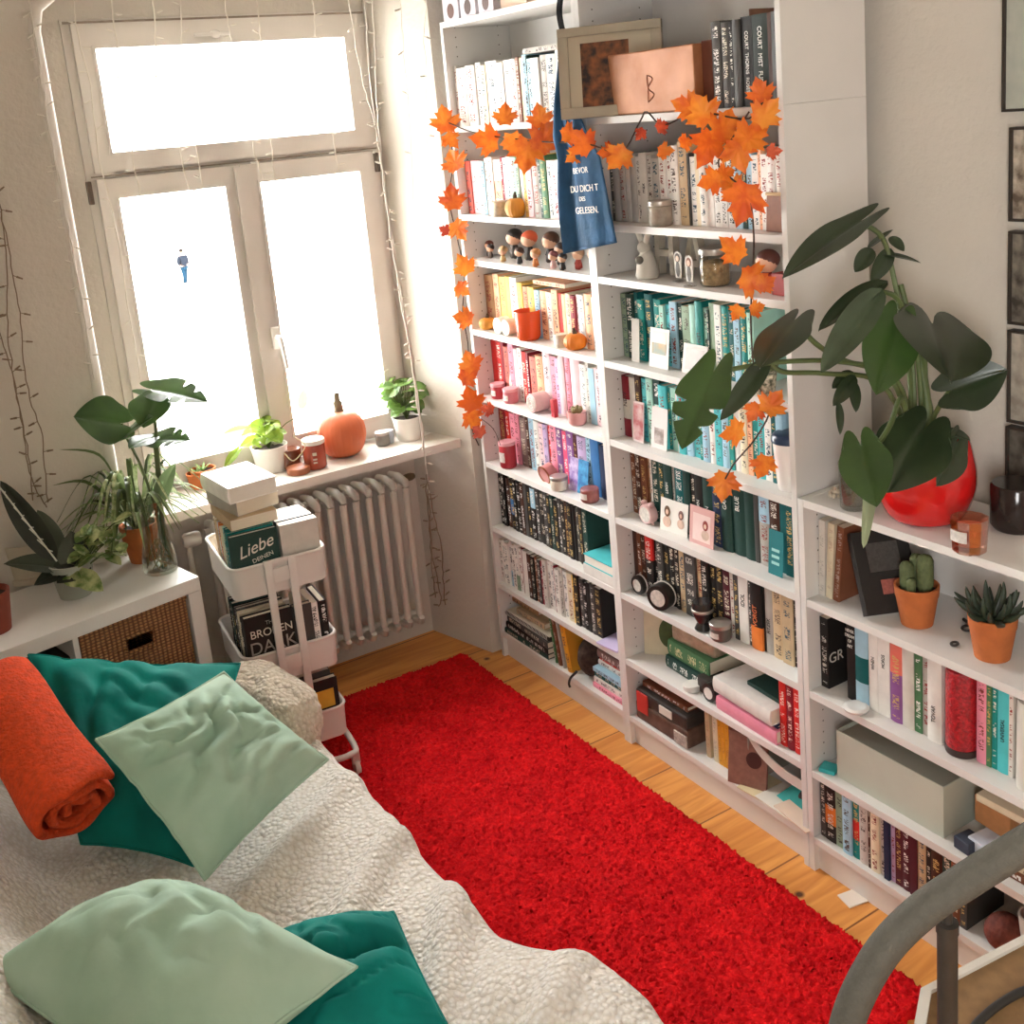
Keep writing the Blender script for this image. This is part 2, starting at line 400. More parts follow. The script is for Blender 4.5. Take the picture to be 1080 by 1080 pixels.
skinned('jacket', [(0,0,.86),(0,0,1.12),(0,0,1.38),(0,0,1.47),(.20,0,1.39),(.265,.03,1.12),(.24,-.07,.97),(-.20,0,1.39),(-.265,.03,1.12),(-.24,-.07,.97)], [(0,1),(1,2),(2,3),(2,4),(4,5),(5,6),(2,7),(7,8),(8,9)],
    [.19,.18,.18,.09,.10,.075,.06,.10,.075,.06], mat('dark_jacket', '#14181f', 1, .2, spec=0), man)
skinned('jeans', [(0,0,.92),(.09,0,.86),(.10,.10,.48),(.10,.12,.10),(-.09,0,.86),(-.10,-.08,.48),(-.10,.02,.10)], [(0,1),(1,2),(2,3),(0,4),(4,5),(5,6)], [.15,.12,.09,.075,.12,.09,.075], mat('blue_jeans', '#0b1f2c', 1, .2, spec=0), man)
hr = MB(); hr.ball((0, .045, 1.68), .105, .12, .11); hr.build('hair', mat('dark_hair', '#1a1614', 1, spec=0), man, 180)
# ================================================================= bookcases
def drilled():
    """white foil with the two rows of small shelf-pin holes of a bookcase side"""
    m = bpy.data.materials.new('white_foil_drilled'); m.use_nodes = True; nt = m.node_tree; N = nt.nodes; L = nt.links; b = N['Principled BSDF']
    b.inputs['Roughness'].default_value = .45
    tc = N.new('ShaderNodeTexCoord'); sp = N.new('ShaderNodeSeparateXYZ'); L.new(tc.outputs['Object'], sp.inputs[0])
    def M_(op, a, c=None):
        n = N.new('ShaderNodeMath'); n.operation = op
        for i, q in enumerate((a, c)):
            if q is None: continue
            if isinstance(q, (int, float)): n.inputs[i].default_value = q
            else: L.new(q, n.inputs[i])
        return n.outputs[0]
    dz = M_('SUBTRACT', M_('FRACT', M_('DIVIDE', sp.outputs['Z'], .032)), .5); dz = M_('MULTIPLY', dz, .032)
    dx = M_('MINIMUM', M_('ABSOLUTE', M_('ADD', sp.outputs['X'], .232)), M_('ABSOLUTE', M_('ADD', sp.outputs['X'], .06)))
    d2 = M_('ADD', M_('MULTIPLY', dz, dz), M_('MULTIPLY', dx, dx)); k = M_('LESS_THAN', d2, .0023**2)
    mx = N.new('ShaderNodeMix'); mx.data_type = 'RGBA'; L.new(k, mx.inputs[0]); mx.inputs[6].default_value = lin('#e0ddd8'); mx.inputs[7].default_value = lin('#4d473f')
    L.new(mx.outputs[2], b.inputs['Base Color']); return m
DRILL = drilled()
T_ = .018
def bookcase(name, y0, y1, zs, ztop, label, bottom=0.0, plinth=True, cat='bookcase'):
    """open bookcase: y0 (towards the window) > y1; zs = upper faces of its shelves; front at x=-.28"""
    t = thing(name, label, cat, (0, 0, 0), 0, 'white bookcases along the wall')
    for a in (y0 - T_, y1):
        sp_ = MB().rbox(-.28, 0, a, a+T_, bottom, ztop, .0012).build('side_panel', [WHITE, DRILL], t)
        for f in sp_.data.polygons: f.material_index = 1 if f.normal.y * (1 if a == y1 else -1) > .9 else 0
    MB().box(-.012, -.004, y1+T_, y0-T_, bottom+.06*plinth, ztop-.002).build('back_panel', WHITE, t)
    for z in zs:
        MB().rbox(-.279, -.012, y1+T_+.0005, y0-T_-.0005, z-.021, z, .0012).build('shelf', WHITE, t)
    MB().rbox(-.279, -.006, y1+T_, y0-T_, ztop-.02, ztop, .0012).build('top_panel', WHITE, t)
    if plinth: MB().box(-.262, -.246, y1+T_, y0-T_, .0, zs[-1]-.021).build('plinth', WHITE, t)
    return t
ZS = [1.716, 1.557, 1.300, 1.050, .795, .540, .309, .105]
A0, A1, B0, B1, C0, C1 = 0.0, -.80, -.8005, -1.60, -1.603, -2.403
bookcase('tall_bookcase', A0, A1, ZS, 2.02, 'tall white bookcase with rainbow rows standing next to the window niche')
bookcase('tall_bookcase', B0, B1, ZS, 2.02, 'tall white bookcase with teal rows between the window bookcase and the low one')
bookcase('low_bookcase', C0, C1, [.793, .537, .305, .105], 1.06, 'waist-high white bookcase carrying the big plant in the red pot')
bookcase('extension_shelf', A0, A1, [], 2.372, 'white height extension unit on top of the window bookcase', 2.0205, False, 'shelf')
bookcase('extension_shelf', B0, B1, [], 2.372, 'white height extension unit on the bookcase with framed photo and copper box', 2.0205, False, 'shelf')

# ================================================================= books
PAL = dict(wh=('#e9e5de','white'), cr=('#e0d3b6','cream'), gy=('#b3ada4','grey'), gl=('#cfc9bf','pale grey'), jb=('#2b2927','charcoal'), jg=('#18261f','blackish green'), dg=('#4c4a47','dark grey'), bk=('#262321','black'), br=('#7d4b33','brown'), db=('#4a2d22','dark brown'),
 rd=('#cf2f2b','red'), dr=('#8c2430','dark red'), ox=('#52202a','maroon'), og=('#e27d36','orange'), pe=('#eeb48d','peach'), ye=('#ebc566','yellow'), oc=('#d99a30','ochre'), pk=('#ea94a8','pink'), hp=('#dd4f72','deep pink'),
 lp=('#f0cdd0','pale pink'), pu=('#8a5793','purple'), li=('#c3abd0','lilac'), bl=('#3b74ae','blue'), lb=('#a5cbdd','light blue'), nv=('#24304d','navy'), te=('#1b8a83','teal'), dt=('#0f5f60','dark teal'), tq=('#52c0c4','turquoise'), mi=('#a8d6c6','mint'),
 gn=('#4e7a52','green'), dk=('#22413a','dark green'), sg=('#8da389','sage'), be=('#c7ae8a','beige'), sa=('#df7364','salmon'), tn=('#b88c62','tan'), tp=('#8b7570','taupe'))
def cover_material():
    m = bpy.data.materials.new('printed_cover'); m.use_nodes = True; nt = m.node_tree; N = nt.nodes; L = nt.links; b = N['Principled BSDF']
    b.inputs['Roughness'].default_value = .55; b.inputs['Specular IOR Level'].default_value = .3
    oi = N.new('ShaderNodeObjectInfo'); tc = N.new('ShaderNodeTexCoord')
    def attr(n, out='Color'):
        a = N.new('ShaderNodeAttribute'); a.attribute_type = 'OBJECT'; a.attribute_name = n; return a.outputs[out]
    def M_(op, a, c=None, d=None):
        n = N.new('ShaderNodeMath'); n.operation = op
        for i, q in enumerate((a, c, d)):
            if q is None: continue
            if isinstance(q, (int, float)): n.inputs[i].default_value = q
            else: L.new(q, n.inputs[i])
        return n.outputs[0]
    g = N.new('ShaderNodeSeparateXYZ'); L.new(tc.outputs['Generated'], g.inputs[0])
    # coloured band between two heights
    bm_ = M_('MULTIPLY', M_('GREATER_THAN', g.outputs['Z'], attr('band_low', 'Fac')), M_('LESS_THAN', g.outputs['Z'], attr('band_high', 'Fac')))
    mx = N.new('ShaderNodeMix'); mx.data_type = 'RGBA'; L.new(bm_, mx.inputs[0]); L.new(oi.outputs['Color'], mx.inputs[6]); L.new(attr('band_ink'), mx.inputs[7])
    # worn, unreadable print down the middle of the spine
    mp = N.new('ShaderNodeMapping'); mp.inputs['Scale'].default_value = (20, 110, 400); L.new(tc.outputs['Object'], mp.inputs[0])
    cb = N.new('ShaderNodeCombineXYZ'); L.new(M_('MULTIPLY', oi.outputs['Random'], 57.0), cb.inputs['X']); L.new(M_('MULTIPLY', oi.outputs['Random'], 31.0), cb.inputs['Z'])
    ad = N.new('ShaderNodeVectorMath'); ad.operation = 'ADD'; L.new(mp.outputs[0], ad.inputs[0]); L.new(cb.outputs[0], ad.inputs[1])
    n1 = N.new('ShaderNodeTexNoise'); n1.inputs['Scale'].default_value = 1; n1.inputs['Detail'].default_value = 1; L.new(ad.outputs[0], n1.inputs['Vector'])
    n2 = N.new('ShaderNodeTexNoise'); n2.noise_dimensions = '1D'; n2.inputs['Scale'].default_value = 1
    L.new(M_('MULTIPLY_ADD', g.outputs['Z'], 6.0, M_('MULTIPLY', oi.outputs['Random'], 91.0)), n2.inputs['W'])
    k = M_('GREATER_THAN', n1.outputs['Fac'], .52); k = M_('MULTIPLY', k, M_('GREATER_THAN', n2.outputs['Fac'], .47))
    side = M_('LESS_THAN', M_('ABSOLUTE', M_('SUBTRACT', g.outputs['Y'], .5)), .27); k = M_('MULTIPLY', k, side)
    k = M_('MULTIPLY', k, M_('LESS_THAN', M_('ABSOLUTE', M_('SUBTRACT', g.outputs['Z'], .5)), .44)); k = M_('MULTIPLY', k, attr('ink_amount', 'Fac'))
    mx2 = N.new('ShaderNodeMix'); mx2.data_type = 'RGBA'; L.new(k, mx2.inputs[0]); L.new(mx.outputs[2], mx2.inputs[6]); L.new(attr('ink'), mx2.inputs[7])
    # faint mottling of the cover art
    n3 = N.new('ShaderNodeTexNoise'); n3.inputs['Scale'].default_value = 26; n3.inputs['Detail'].default_value = 3; L.new(tc.outputs['Object'], n3.inputs['Vector'])
    hs = N.new('ShaderNodeHueSaturation'); L.new(M_('MULTIPLY_ADD', n3.outputs['Fac'], .35, .82), hs.inputs['Value']); L.new(mx2.outputs[2], hs.inputs['Color'])
    L.new(hs.outputs[0], b.inputs['Base Color']); return m
COVER = cover_material()
PAGES = mat('book_pages', '#e6dcc6', .85, .10, 60, stretch=(1, 40, 1))
PAGESW = mat('white_pages', '#ebe6da', .85, .08, 60, stretch=(1, 40, 1))
ORD = 'first second third fourth fifth sixth seventh eighth ninth tenth eleventh twelfth thirteenth fourteenth fifteenth sixteenth seventeenth eighteenth nineteenth twentieth twenty-first twenty-second twenty-third twenty-fourth twenty-fifth twenty-sixth twenty-seventh twenty-eighth twenty-ninth thirtieth thirty-first thirty-second'.split()
def book(code, t, h, d, hard, label, group, loc, rot=(0,0,0), ink=None, band=None, blo=-1, bhi=-1, amount=1.0, title=None, pages=None, rng=random):
    """one book: cover (boards and spine) as the thing, its page block as a part; spine at local x=0, standing on z=0"""
    t = max(t, .006)
    b = .0024 if hard else .0009; m_ = .003 if hard else .0002
    bul = .10*t if hard else .02*t
    arc = [(-bul*math.sin(PI*q/5), -t/2 + t*q/5) for q in range(1, 5)]
    out = [(d, -t/2+b), (b, -t/2+b), (b, t/2-b), (d, t/2-b), (d, t/2), (0, t/2)] + arc[::-1] + [(0, -t/2), (d, -t/2)]
    mb = MB().prism(out, 0, h)
    o = mb.build('hardback_book' if hard else 'paperback_book', COVER, None, 35)
    o.location = loc; o.rotation_euler = rot
    base = lin(PAL[code][0])
    j = 1 + rng.uniform(-.10, .10)
    o.color = (min(1, base[0]*j), min(1, base[1]*j), min(1, base[2]*j), 1)
    lum = .2*base[0] + .7*base[1] + .1*base[2]
    if ink is None:
        ink = rng.choice(['#3a3532', '#5a4d48', '#8d3a35', '#3c5563'] if lum > .25 else ['#e8e2d6', '#d8cdb8', '#cfae6a', '#f0ece6'])
    o['ink'] = list(lin(ink)[:3]); o['ink_amount'] = float(amount)
    o['band_ink'] = list(lin(PAL[band][0])[:3]) if band else [0.0, 0.0, 0.0]
    o['band_low'] = float(blo); o['band_high'] = float(bhi)
    MB().box(b, d-m_, -t/2+b, t/2-b, m_, h-m_).build('page_block', pages or PAGES, o)
    tag(o, label, 'book', group)
    if title:
        txt, mode, sz, zz, mm = title
        if mode == 'cover': text(txt, sz, mm, o, front_mx((d*.19, -t/2-.0004, h*zz)))
        else: text(txt, sz, mm, o, (spine_up if mode == 'up' else spine_down)((-bul-.0006, 0, h*zz)), sx=.82)
    return o
import re
NBOOK = 0
def row(case, word, z, y0, y1, xs, spec, titles=None, hr=(.186, .208), d=.145, seed=1, skip=None):
    """books standing side by side from y0 down to y1; spec = 'colour[/band]thickness[:height][~tilt]' in order from the window"""
    global NBOOK
    rng = random.Random(seed); titles = titles or {}
    items = [re.match(r'([a-z]{2})(?:/([a-z]{2}))?(\d+)(?::(\d+))?$', q).groups() for q in spec.split()]
    tot = sum(int(q[2]) for q in items); k = (y0 - y1)/tot; y = y0
    for i, (c, bd, th, hh) in enumerate(items):
        t = int(th)*k; h = int(hh)/1000 if hh else rng.uniform(*hr); hard = t > .024 and rng.random() < .75 or rng.random() < .12
        nm = PAL[c][1]; two = (' and ' + PAL[bd][1]) if bd else ''
        thick = 'thin ' if t < .0135 else ('thick ' if t > .031 else '')
        kind = 'hardback' if hard else 'paperback'
        lab = f'{thick}{nm}{two} {kind}, {ORD[i]} from the window, {word} row, {case}'
        tt = titles.get(i)
        lo, hi = rng.choice([(.0, .34), (.62, 1.0), (.30, .62)]) if bd else (-1, -1)
        book(c, t-.0006, h, d, hard, lab, f'books in the {word} row of the {case}', (xs + rng.uniform(-.004, .005), y - t/2, z+.0004), (0, 0, 0), band=bd, blo=lo, bhi=hi,
             amount=0.0 if tt else (1.0 if rng.random() < .85 else 0), title=tt, rng=rng, pages=rng.choice([PAGES, PAGESW]))
        y -= t; NBOOK += 1
WB, MBC, LB = 'window bookcase', 'middle bookcase', 'low bookcase'
row(WB, 'white', 2.02, -.022, -.70, -.252, 'gl10 wh30 wh34 wh18 cr18 wh36 wh24 wh24 wh20 br9 cr11 lb13 dk4 lb12 wh22 gl24 wh26 wh30', {6: ('M   SO', 'down', .017, .45, INK), 7: ('II', 'up', .03, .8, INK)}, (.190, .205), seed=2)
row(WB, 'pastel', 1.716, -.020, -.765, -.246, 'sa18 lp24 wh20 lb13 gl10 wh20 wh/pe26 dr6 lp12 wh14 mi22 sg10 wh12 ye12 lp18 gy22 dk7 gn18 wh16 lp15 wh20 gl16 wh22 lb18 wh20', None, (.178, .198), seed=3)
row(WB, 'orange-and-yellow', 1.300, -.02, -.765, -.212, 'tn34 pe22 ye24 ye24 wh26 ye18:180 tn24:170 ye22:172 lb18:165 pe24:165 wh18:163 pe20:175 rd14:165 pe14:165 cr16:170 dr16:165 lp10:170 wh18:172 pe24:178 wh14:170 sa16:175 pe18:170', None, (.188, .2), seed=4)
row(WB, 'red-to-pink', 1.050, -.02, -.77, -.214, 'rd20 rd20 dr10 sa16 pk18 lp12 wh14 rd16 dr8 sa24:175 pe22:185 lp22 pk18 li10 lp18 pk14 lp30 wh18 gl8 lb16 lp26 wh12 li14', None, (.184, .208), seed=5)
row(WB, 'pink-to-purple', .795, -.02, -.77, -.204, 'dr20 rd12 pk18 pk14 tp20 db12 lb16 wh14 lp14 li14 rd8 pk18 pu18 hp12 pu20 ox10 li24 lb14 bl22 nv24 li16 lb18', None, (.182, .206), seed=6)
row(WB, 'black', .540, -.02, -.594, -.236, 'bk20 bk18 db20 bk/bl26 bk16 bk22 db18 dg18 bk16 bk/lb24 dg20 bk26 dg18 bk16 dk16 bk20 dg14 bk18 db16 bk22 bk14 dg18 bk16 dk22', None, (.192, .21), seed=7)
row(WB, 'lower mixed', .309, -.02, -.662, -.256, 'wh16 wh14 wh18 wh/lb16 wh18 wh/sg16 wh18 dr12 wh24 db16 bk18 br14 dg14 dr16 gl18 wh18 wh16 dr4 wh22 gl18 wh20 cr22 ye10 bk20 dg16 bk20 bk14 dg20 bk26', None, (.168, .19), d=.135, seed=8)
row(MBC, 'grey fantasy', 2.02, -1.318, -1.578, -.235, 'dg26:212 dg22:206 bk10:204 dg20:208 jb30:212 jg40:213 db14:212 jb40:213', {4: ('COURT  THORNS  ROSES', 'down', .0155, .5, WINK), 5: ('COURT  MIST  FURY', 'down', .019, .54, WINK), 7: ('COURT  WINGS  RUIN', 'down', .0165, .5, WINK)}, d=.16, seed=9)
row(MBC, 'grey-and-white', 1.716, -.835, -1.575, -.222, 'dg14 gy20 gy18 gl18 gy20 gl12 gl24 gy16 gy22 wh18 wh16 wh22:215 be24:225 dg6 wh20 cr10 wh18 wh16 wh20 wh16 wh22 lb/dt18 dk12 lb14 wh16 pe8 wh16 wh20 wh18:205 dg8 wh20', {6: ('max', 'up', .020, .5, INK)}, (.180, .2), seed=10)
row(MBC, 'teal-and-green', 1.300, -.822, -1.40, -.208, 'sg22 dk26 dt12 te22 dt26:205 te24 mi14:178 tq18:182 lb20 dk14 sg24 mi18 te20 mi12 dk6 sg16 wh18 te20 dt14 lb16 te20 mi18', {12: ('LENI', 'down', .019, .5, INK)}, (.184, .206), seed=11)
row(MBC, 'turquoise', 1.050, -.822, -1.50, -.220, 'dr/gl26 wh22 db20 tq20 mi22 dk/mi24 tq26 te10 mi18 lp8 tq22 lb22 tq24 te10 lb22 wh18 tq20 lb22 te14 wh18 cr20 pe14 te16 tq18 wh20 dt14 lb18', {0: ('NEW', 'up', .024, .62, INK)}, (.182, .204), seed=12)
row(MBC, 'dark blue-green', .795, -.822, -1.576, -.210, 'br16 db18 br16 tn8 gl6 dk20 dk16 dk22 gy5 dt26 dk18 bk12 bk20 dk26 nv24 dk26 dk30 dk22 dg10 gy/lb26 db24 dt12 dt20 dk34', {8-1: ('LEIGH', 'up', .016, .62, WINK), 12: ('IEXN', 'up', .017, .5, WINK), 13: ('LIN', 'up', .019, .5, WINK), 15: ('GAME', 'up', .022, .72, WINK), 16: ('BLUE', 'up', .0235, .72, WINK), 23: ('UNRAVEL ME', 'down', .021, .5, WINK)}, (.196, .214), d=.15, seed=13)
row(MBC, 'black thriller', .540, -.822, -1.565, -.222, 'db14 br12 db14 bk/rd22 bk12 dg18 bk14 bk16 bk14 be16 dg30 be16 bk18 bk16 bk18 ox20 gl10 dg12 wh22 dg6 bk/og26 bk4 gy18 be24 be24 bk6 lb24', {18: ('IDOL', 'up', .021, .66, INK), 20: ('VORGT', 'up', .023, .5, mat('orange_print', '#e07a45', .5)), 22: ('FITZEK', 'up', .018, .42, INK)}, (.196, .212), d=.15, seed=14)
row(LB, 'coloured', .537, -1.738, -1.992, -.232, 'lb/dt26 wh18 wh24 pu/sa24 gl22 gn14 gy12 wh26', {1: ('WHEN', 'up', .014, .6, INK), 2: ('MORDS', 'up', .013, .7, INK), 7: ('TOVAR', 'up', .016, .35, INK)}, (.205, .216), d=.15, seed=15)
row(LB, 'coloured second', .537, -2.078, -2.170, -.226, 'pk24 gn12 te12 tq28 gl10', {3: ('UNIVERSAL', 'up', .0135, .5, INK)}, (.205, .216), d=.15, seed=16)
row(LB, 'bottom', .105, -1.626, -2.08, -.262, 'dg14 bk/og26 sg20 lb22 te/rd18 gl22 db6 cr20 gl12 nv12 li10 ox16 ox18 ox16 be18 bk10 db24 dk20 br18 dg14', None, (.165, .185), d=.14, seed=17)
# ================================================================= single books that lie, lean or face out
def lying(code, t, h, d, z, y, x, label, group, hard=True, rz=0, band=None, amount=1, title=None, ink=None, pages=None):
    """a book lying flat, its spine towards the room; y = its end nearest the window, x = the spine"""
    return book(code, t, h, d, hard, label, group, (x, y, z + t/2 + .0004), (PI/2, 0, rz), band=band, blo=0 if band else -1, bhi=.3 if band else -1, amount=amount, title=title, ink=ink, pages=pages)
def facing(code, t, h, d, z, y, x, label, group, lean=8, rz=0, hard=False, band=None, blo=.3, bhi=.7):
    """a book whose front cover looks into the room; y = its middle"""
    m = Matrix.Rotation(R(lean), 4, 'Y') @ Matrix.Rotation(R(-90 + rz), 4, 'Z')
    c = m @ Vector((d/2, 0, 0))
    return book(code, t, h, d, hard, label, group, (x - c.x, y - c.y, z - min((m @ Vector((a, b, 0))).z for a in (0, d) for b in (-t/2, t/2)) + .0006), m.to_euler(), band=band, blo=blo if band else -1, bhi=bhi if band else -1, amount=0)
lying('gl', .018, .20, .13, 2.02+.2055, -.45, -.24, 'pale grey book lying across the tops of the white row in the window bookcase', 'lying books on rows')
lying('pe', .014, .19, .13, 1.30+.181, -.33, -.20, 'peach paperback lying across the short orange books of the window bookcase', 'lying books on rows', False)
# end of the black row of the window bookcase: a pile with a turquoise top
lying('wh', .034, .17, .125, .540, -.612, -.276, 'cream-paged book at the bottom of the pile under the turquoise book', 'books piled at the shelf end', False, amount=0)
q = book('tq', .034, .165, .125, True, 'turquoise book on top of the pile ending the black row', 'books piled at the shelf end', (-.150, -.612, .540+.035+.0175), (PI/2, 0, PI), amount=0, pages=PAGESW)
q.location = (-.150, -.780, .540+.0535); q.rotation_euler = (PI/2, 0, PI)
# bottom shelf of the window bookcase
zb = .105
for i, (c, t, l) in enumerate([('dk', .020, 'dark green notebook at the bottom of the dark pile beside the window'), ('bk', .024, 'black notebook with white print, second from the bottom of the dark pile'), ('dg', .026, 'dark grey notebook in the middle of the dark notebook pile')]):
    lying(c, t, .30, .21, zb, -.028 - .004*i, -.272 + .006*i, l, 'dark notebooks lying by the window', True, R(-1.5*i), amount=1); zb += t + .001
nb = thing('spiral_notebook', 'black spiral-bound notebook on top of the dark notebook pile', 'notebook', (-.272, -.03, zb + .0005), 0, 'dark notebooks lying by the window')
MB().rbox(.006, .20, -.30, 0, 0, .012, .001).build('cover', mat('black_card', '#2b2826', .5, .1), nb); MB().box(.012, .198, -.299, -.001, .0122, .016).build('page_block', PAGES, nb)
q = MB()
for k in range(34): q.tube([(.012 + .009*math.cos(a), -.008 - .0086*k, .008 + .010*math.sin(a)) for a in [j*PI/4 for j in range(9)]], .0011, 5)
q.build('wire_binding', mat('white_wire', '#d8d4cc', .4), nb, 60)
zb += .022
for i, (c, t) in enumerate([('be', .022), ('tn', .018), ('be', .02)]):
    lying(c, t, .19 - .01*i, .14, zb, -.035 - .06*(i == 0), -.25 + .02*i, ['beige book lying on the spiral notebook', 'tan book in the middle of the beige pile above the spiral notebook', 'beige book on top of the pile by the window'][i], 'beige books on the notebooks', True); zb += t + .001
for i, (c, t, h, tl, l) in enumerate([('gn', .010, .175, 7, 'thin green book leaning on the dark notebook pile'), ('br', .020, .185, 9, 'brown book leaning between the green and the grey one'), ('gy', .012, .19, 10, 'thin grey book leaning beside the golden one'), ('oc', .030, .185, 11, 'thick golden book leaning against the dark bag on the bottom shelf')]):
    book(c, t, h, .15, True, l, 'leaning books on the bottom shelf', (-.262, -.365 - .026*i - .012*(i > 2), .1052), (R(-tl), 0, 0), amount=.6 if i < 3 else 1)
bag = MB()
for i in range(1): bag.ball((0, 0, .075), .07, .052, .078, 18, 12)
bo = solo('dark_pouch', bag, mat('brown_flecked_cloth', '#4a3a30', .9, .5, 60, .6, 90), 'dark brown flecked cloth pouch on the bottom shelf beside the golden book', 'pouch', (-.20, -.53, .1045), 0, smooth=180)
q = MB(); q.tube(smoothline([(-.07, .02, .03), (-.092, .03, .008), (-.099, .033, -.012), (-.098, .03, -.026)]), .0045, 6); q.build('strap', mat('black_strap', '#2a2522', .8), bo, 60)
zb = .105
for i, (c, t, l) in enumerate([('pk', .018, 'pink book at the bottom of the coloured pile'), ('wh', .020, 'white book under the teal one in the coloured pile'), ('dt', .022, 'dark teal book in the middle of the coloured pile'), ('lb', .016, 'light blue book on the teal one in the coloured pile'), ('wh', .018, 'white book above the light blue one in the coloured pile'), ('rd', .012, 'thin red book in the upper part of the coloured pile'), ('tp', .028, 'taupe book on top of the coloured pile at the shelf end')]):
    lying(c, t, .185, .14, zb, -.588 - .002*i, -.258 + .004*(i % 3) + .02*(i > 3), l, 'coloured pile on the bottom shelf', i % 2 == 0, R((i*37 % 5) - 2) * .4); zb += t + .0008
# lilac leaflet and figure on the lower mixed shelf
q = MB(); q.rbox(-.06, .05, -.05, .05, .0005, .006, .001)
solo('leaflet', q, mat('lilac_card', '#c9bce0', .6), 'lilac booklet lying flat before the dark figure on the lower mixed shelf', 'booklet', (-.225, -.715, .309), R(6))
st = thing('seated_figure', 'small dark weathered stone figure sitting at the end of the lower mixed shelf', 'figurine', (-.215, -.705, .309), 0)
st.location = (-.14, -.712, .309)
STN = mat('weathered_stone', '#6b5d50', .9, .45, 40, .5, 60)
q = MB(); q.ball((0, 0, .05), .045, .036, .052); q.ball((-.012, 0, .115), .03, .028, .034); q.ball((-.045, .018, .02), .03, .014, .018); q.ball((-.045, -.018, .02), .03, .014, .018); q.tube([(.0, .03, .085), (-.03, .038, .05), (-.045, .03, .035)], [.014, .012, .010], 8); q.tube([(.0, -.03, .085), (-.03, -.038, .05), (-.045, -.03, .035)], [.014, .012, .010], 8)
q.build('body', STN, st, 180)

# ---- middle bookcase, third shelf from the floor: frame, green set, white and pink boxes, red books
cd = thing('square_card', 'cream square sleeve with green oval, leaning at the bookcase side', 'card', (-.165, -.892, .3095), 0, None, (R(0), R(9), R(38)))
MB().rbox(-.004, .004, -.075, .075, 0, .15, .001).build('card', mat('cream_card', '#d6cbae', .7, .08, 30), cd)
q = MB(); q.lathe([(.042, 0), (.042, .001)], (-.0052, -.008, .075), 24, M=Matrix.Rotation(PI/2, 3, 'Y') @ Matrix.Diagonal((1.15, .8, 1)).to_3x3()); q.build('oval_print', mat('green_oval', '#4a5a2c', .6, .3, 50), cd)
GB = [('dk', .045, 'dark green box set lying at the bottom under the glittering green one', 'green boxes lying in the middle bookcase'), ('gn', .04, 'olive green boxed set lying on the dark green one', 'green boxes lying in the middle bookcase')]
lying('dk', .040, .21, .15, .309, -.945, -.212, 'dark green boxed book under the olive one with glittering wrap', 'green books lying in the middle bookcase', True, R(-3))
lying('gn', .052, .20, .15, .351, -.952, -.205, 'olive green boxed book in the middle of the green pile', 'green books lying in the middle bookcase', True, R(-2), ink='#d8d0a0')
q = MB(); q.rbox(-.068, .068, -.095, .095, 0, .055, .012)
solo('wrapped_parcel', q, mat('iridescent_wrap', '#c8b79c', .3, .3, 25, .8, 40, metal=.3), 'crinkled shiny beige wrapped parcel on top of the green boxed books', 'parcel', (-.128, -1.055, .4045), R(3), smooth=60)
q = MB(); q.lathe([(.026, 0), (.027, .002), (.027, .016), (.025, .018)], seg=24)
solo('tin', q, mat('white_tin', '#e2dfd8', .35), 'flat white round tin at the shelf edge before the green boxes', 'tin', (-.246, -1.105, .3095), 0, smooth=40)
bb = thing('round_box', 'small black round box with white disc lying on its side by the pink box', 'tin', (-.238, -1.195, .3385), 0)
q = MB(); q.lathe([(.0285, -.02), (.0285, .02)], seg=24, M=Matrix.Rotation(PI/2, 3, 'Y')); q.build('body', mat('black_tin', '#26231f', .4), bb, 40)
q = MB(); q.lathe([(.018, 0), (.018, .002)], (-.0225, 0, 0), 20, M=Matrix.Rotation(PI/2, 3, 'Y')); q.build('disc', mat('white_tin', '#e2dfd8', .35), bb, 40)
sb = MB(); sb.rbox(-.04, .04, -.03, .03, 0, .05, .003)
solo('small_carton', sb, mat('dark_carton', '#3b342d', .6, .4, 60), 'small dark patterned carton between the green pile and the white notebook pile', 'box', (-.20, -1.155, .3095), R(-8))
lying('pk', .040, .25, .16, .309, -1.235, -.262, 'pale pink boxed book under the white one beside the red books', 'pile beside the red books', True, R(-2), amount=0)
lying('nv', .010, .24, .15, .3505, -1.238, -.250, 'thin navy book between the pink and the white one', 'pile beside the red books', True, R(-2), amount=0)
lying('wh', .046, .245, .16, .3615, -1.226, -.262, 'thick white book lying on the navy and pink ones', 'pile beside the red books', True, R(-3), amount=0)
lying('dk', .012, .15, .105, .4085, -1.325, -.222, 'dark green notebook on top of the white book beside the red books', 'pile beside the red books', False, R(-4), amount=0)
cb = MB(); cb.rbox(-.045, .045, -.06, .06, 0, .03, .002)
solo('cardboard_box', cb, mat('plain_cardboard', '#c2ad90', .8, .15, 40), 'small flat cardboard box behind the dark green notebook on the white book', 'box', (-.10, -1.28, .4085), R(-5))
for i in range(3): book(['rd', 'dr', 'rd'][i], .024, .195, .15, True, ['red hardback standing next to the dark green notebook', 'dark red hardback between two red ones at the shelf end', 'red hardback at the shelf end against the bookcase side'][i], 'red books at the shelf end', (-.255, -1.497 - .0265*i, .3095), amount=1, ink='#f0d8c8')
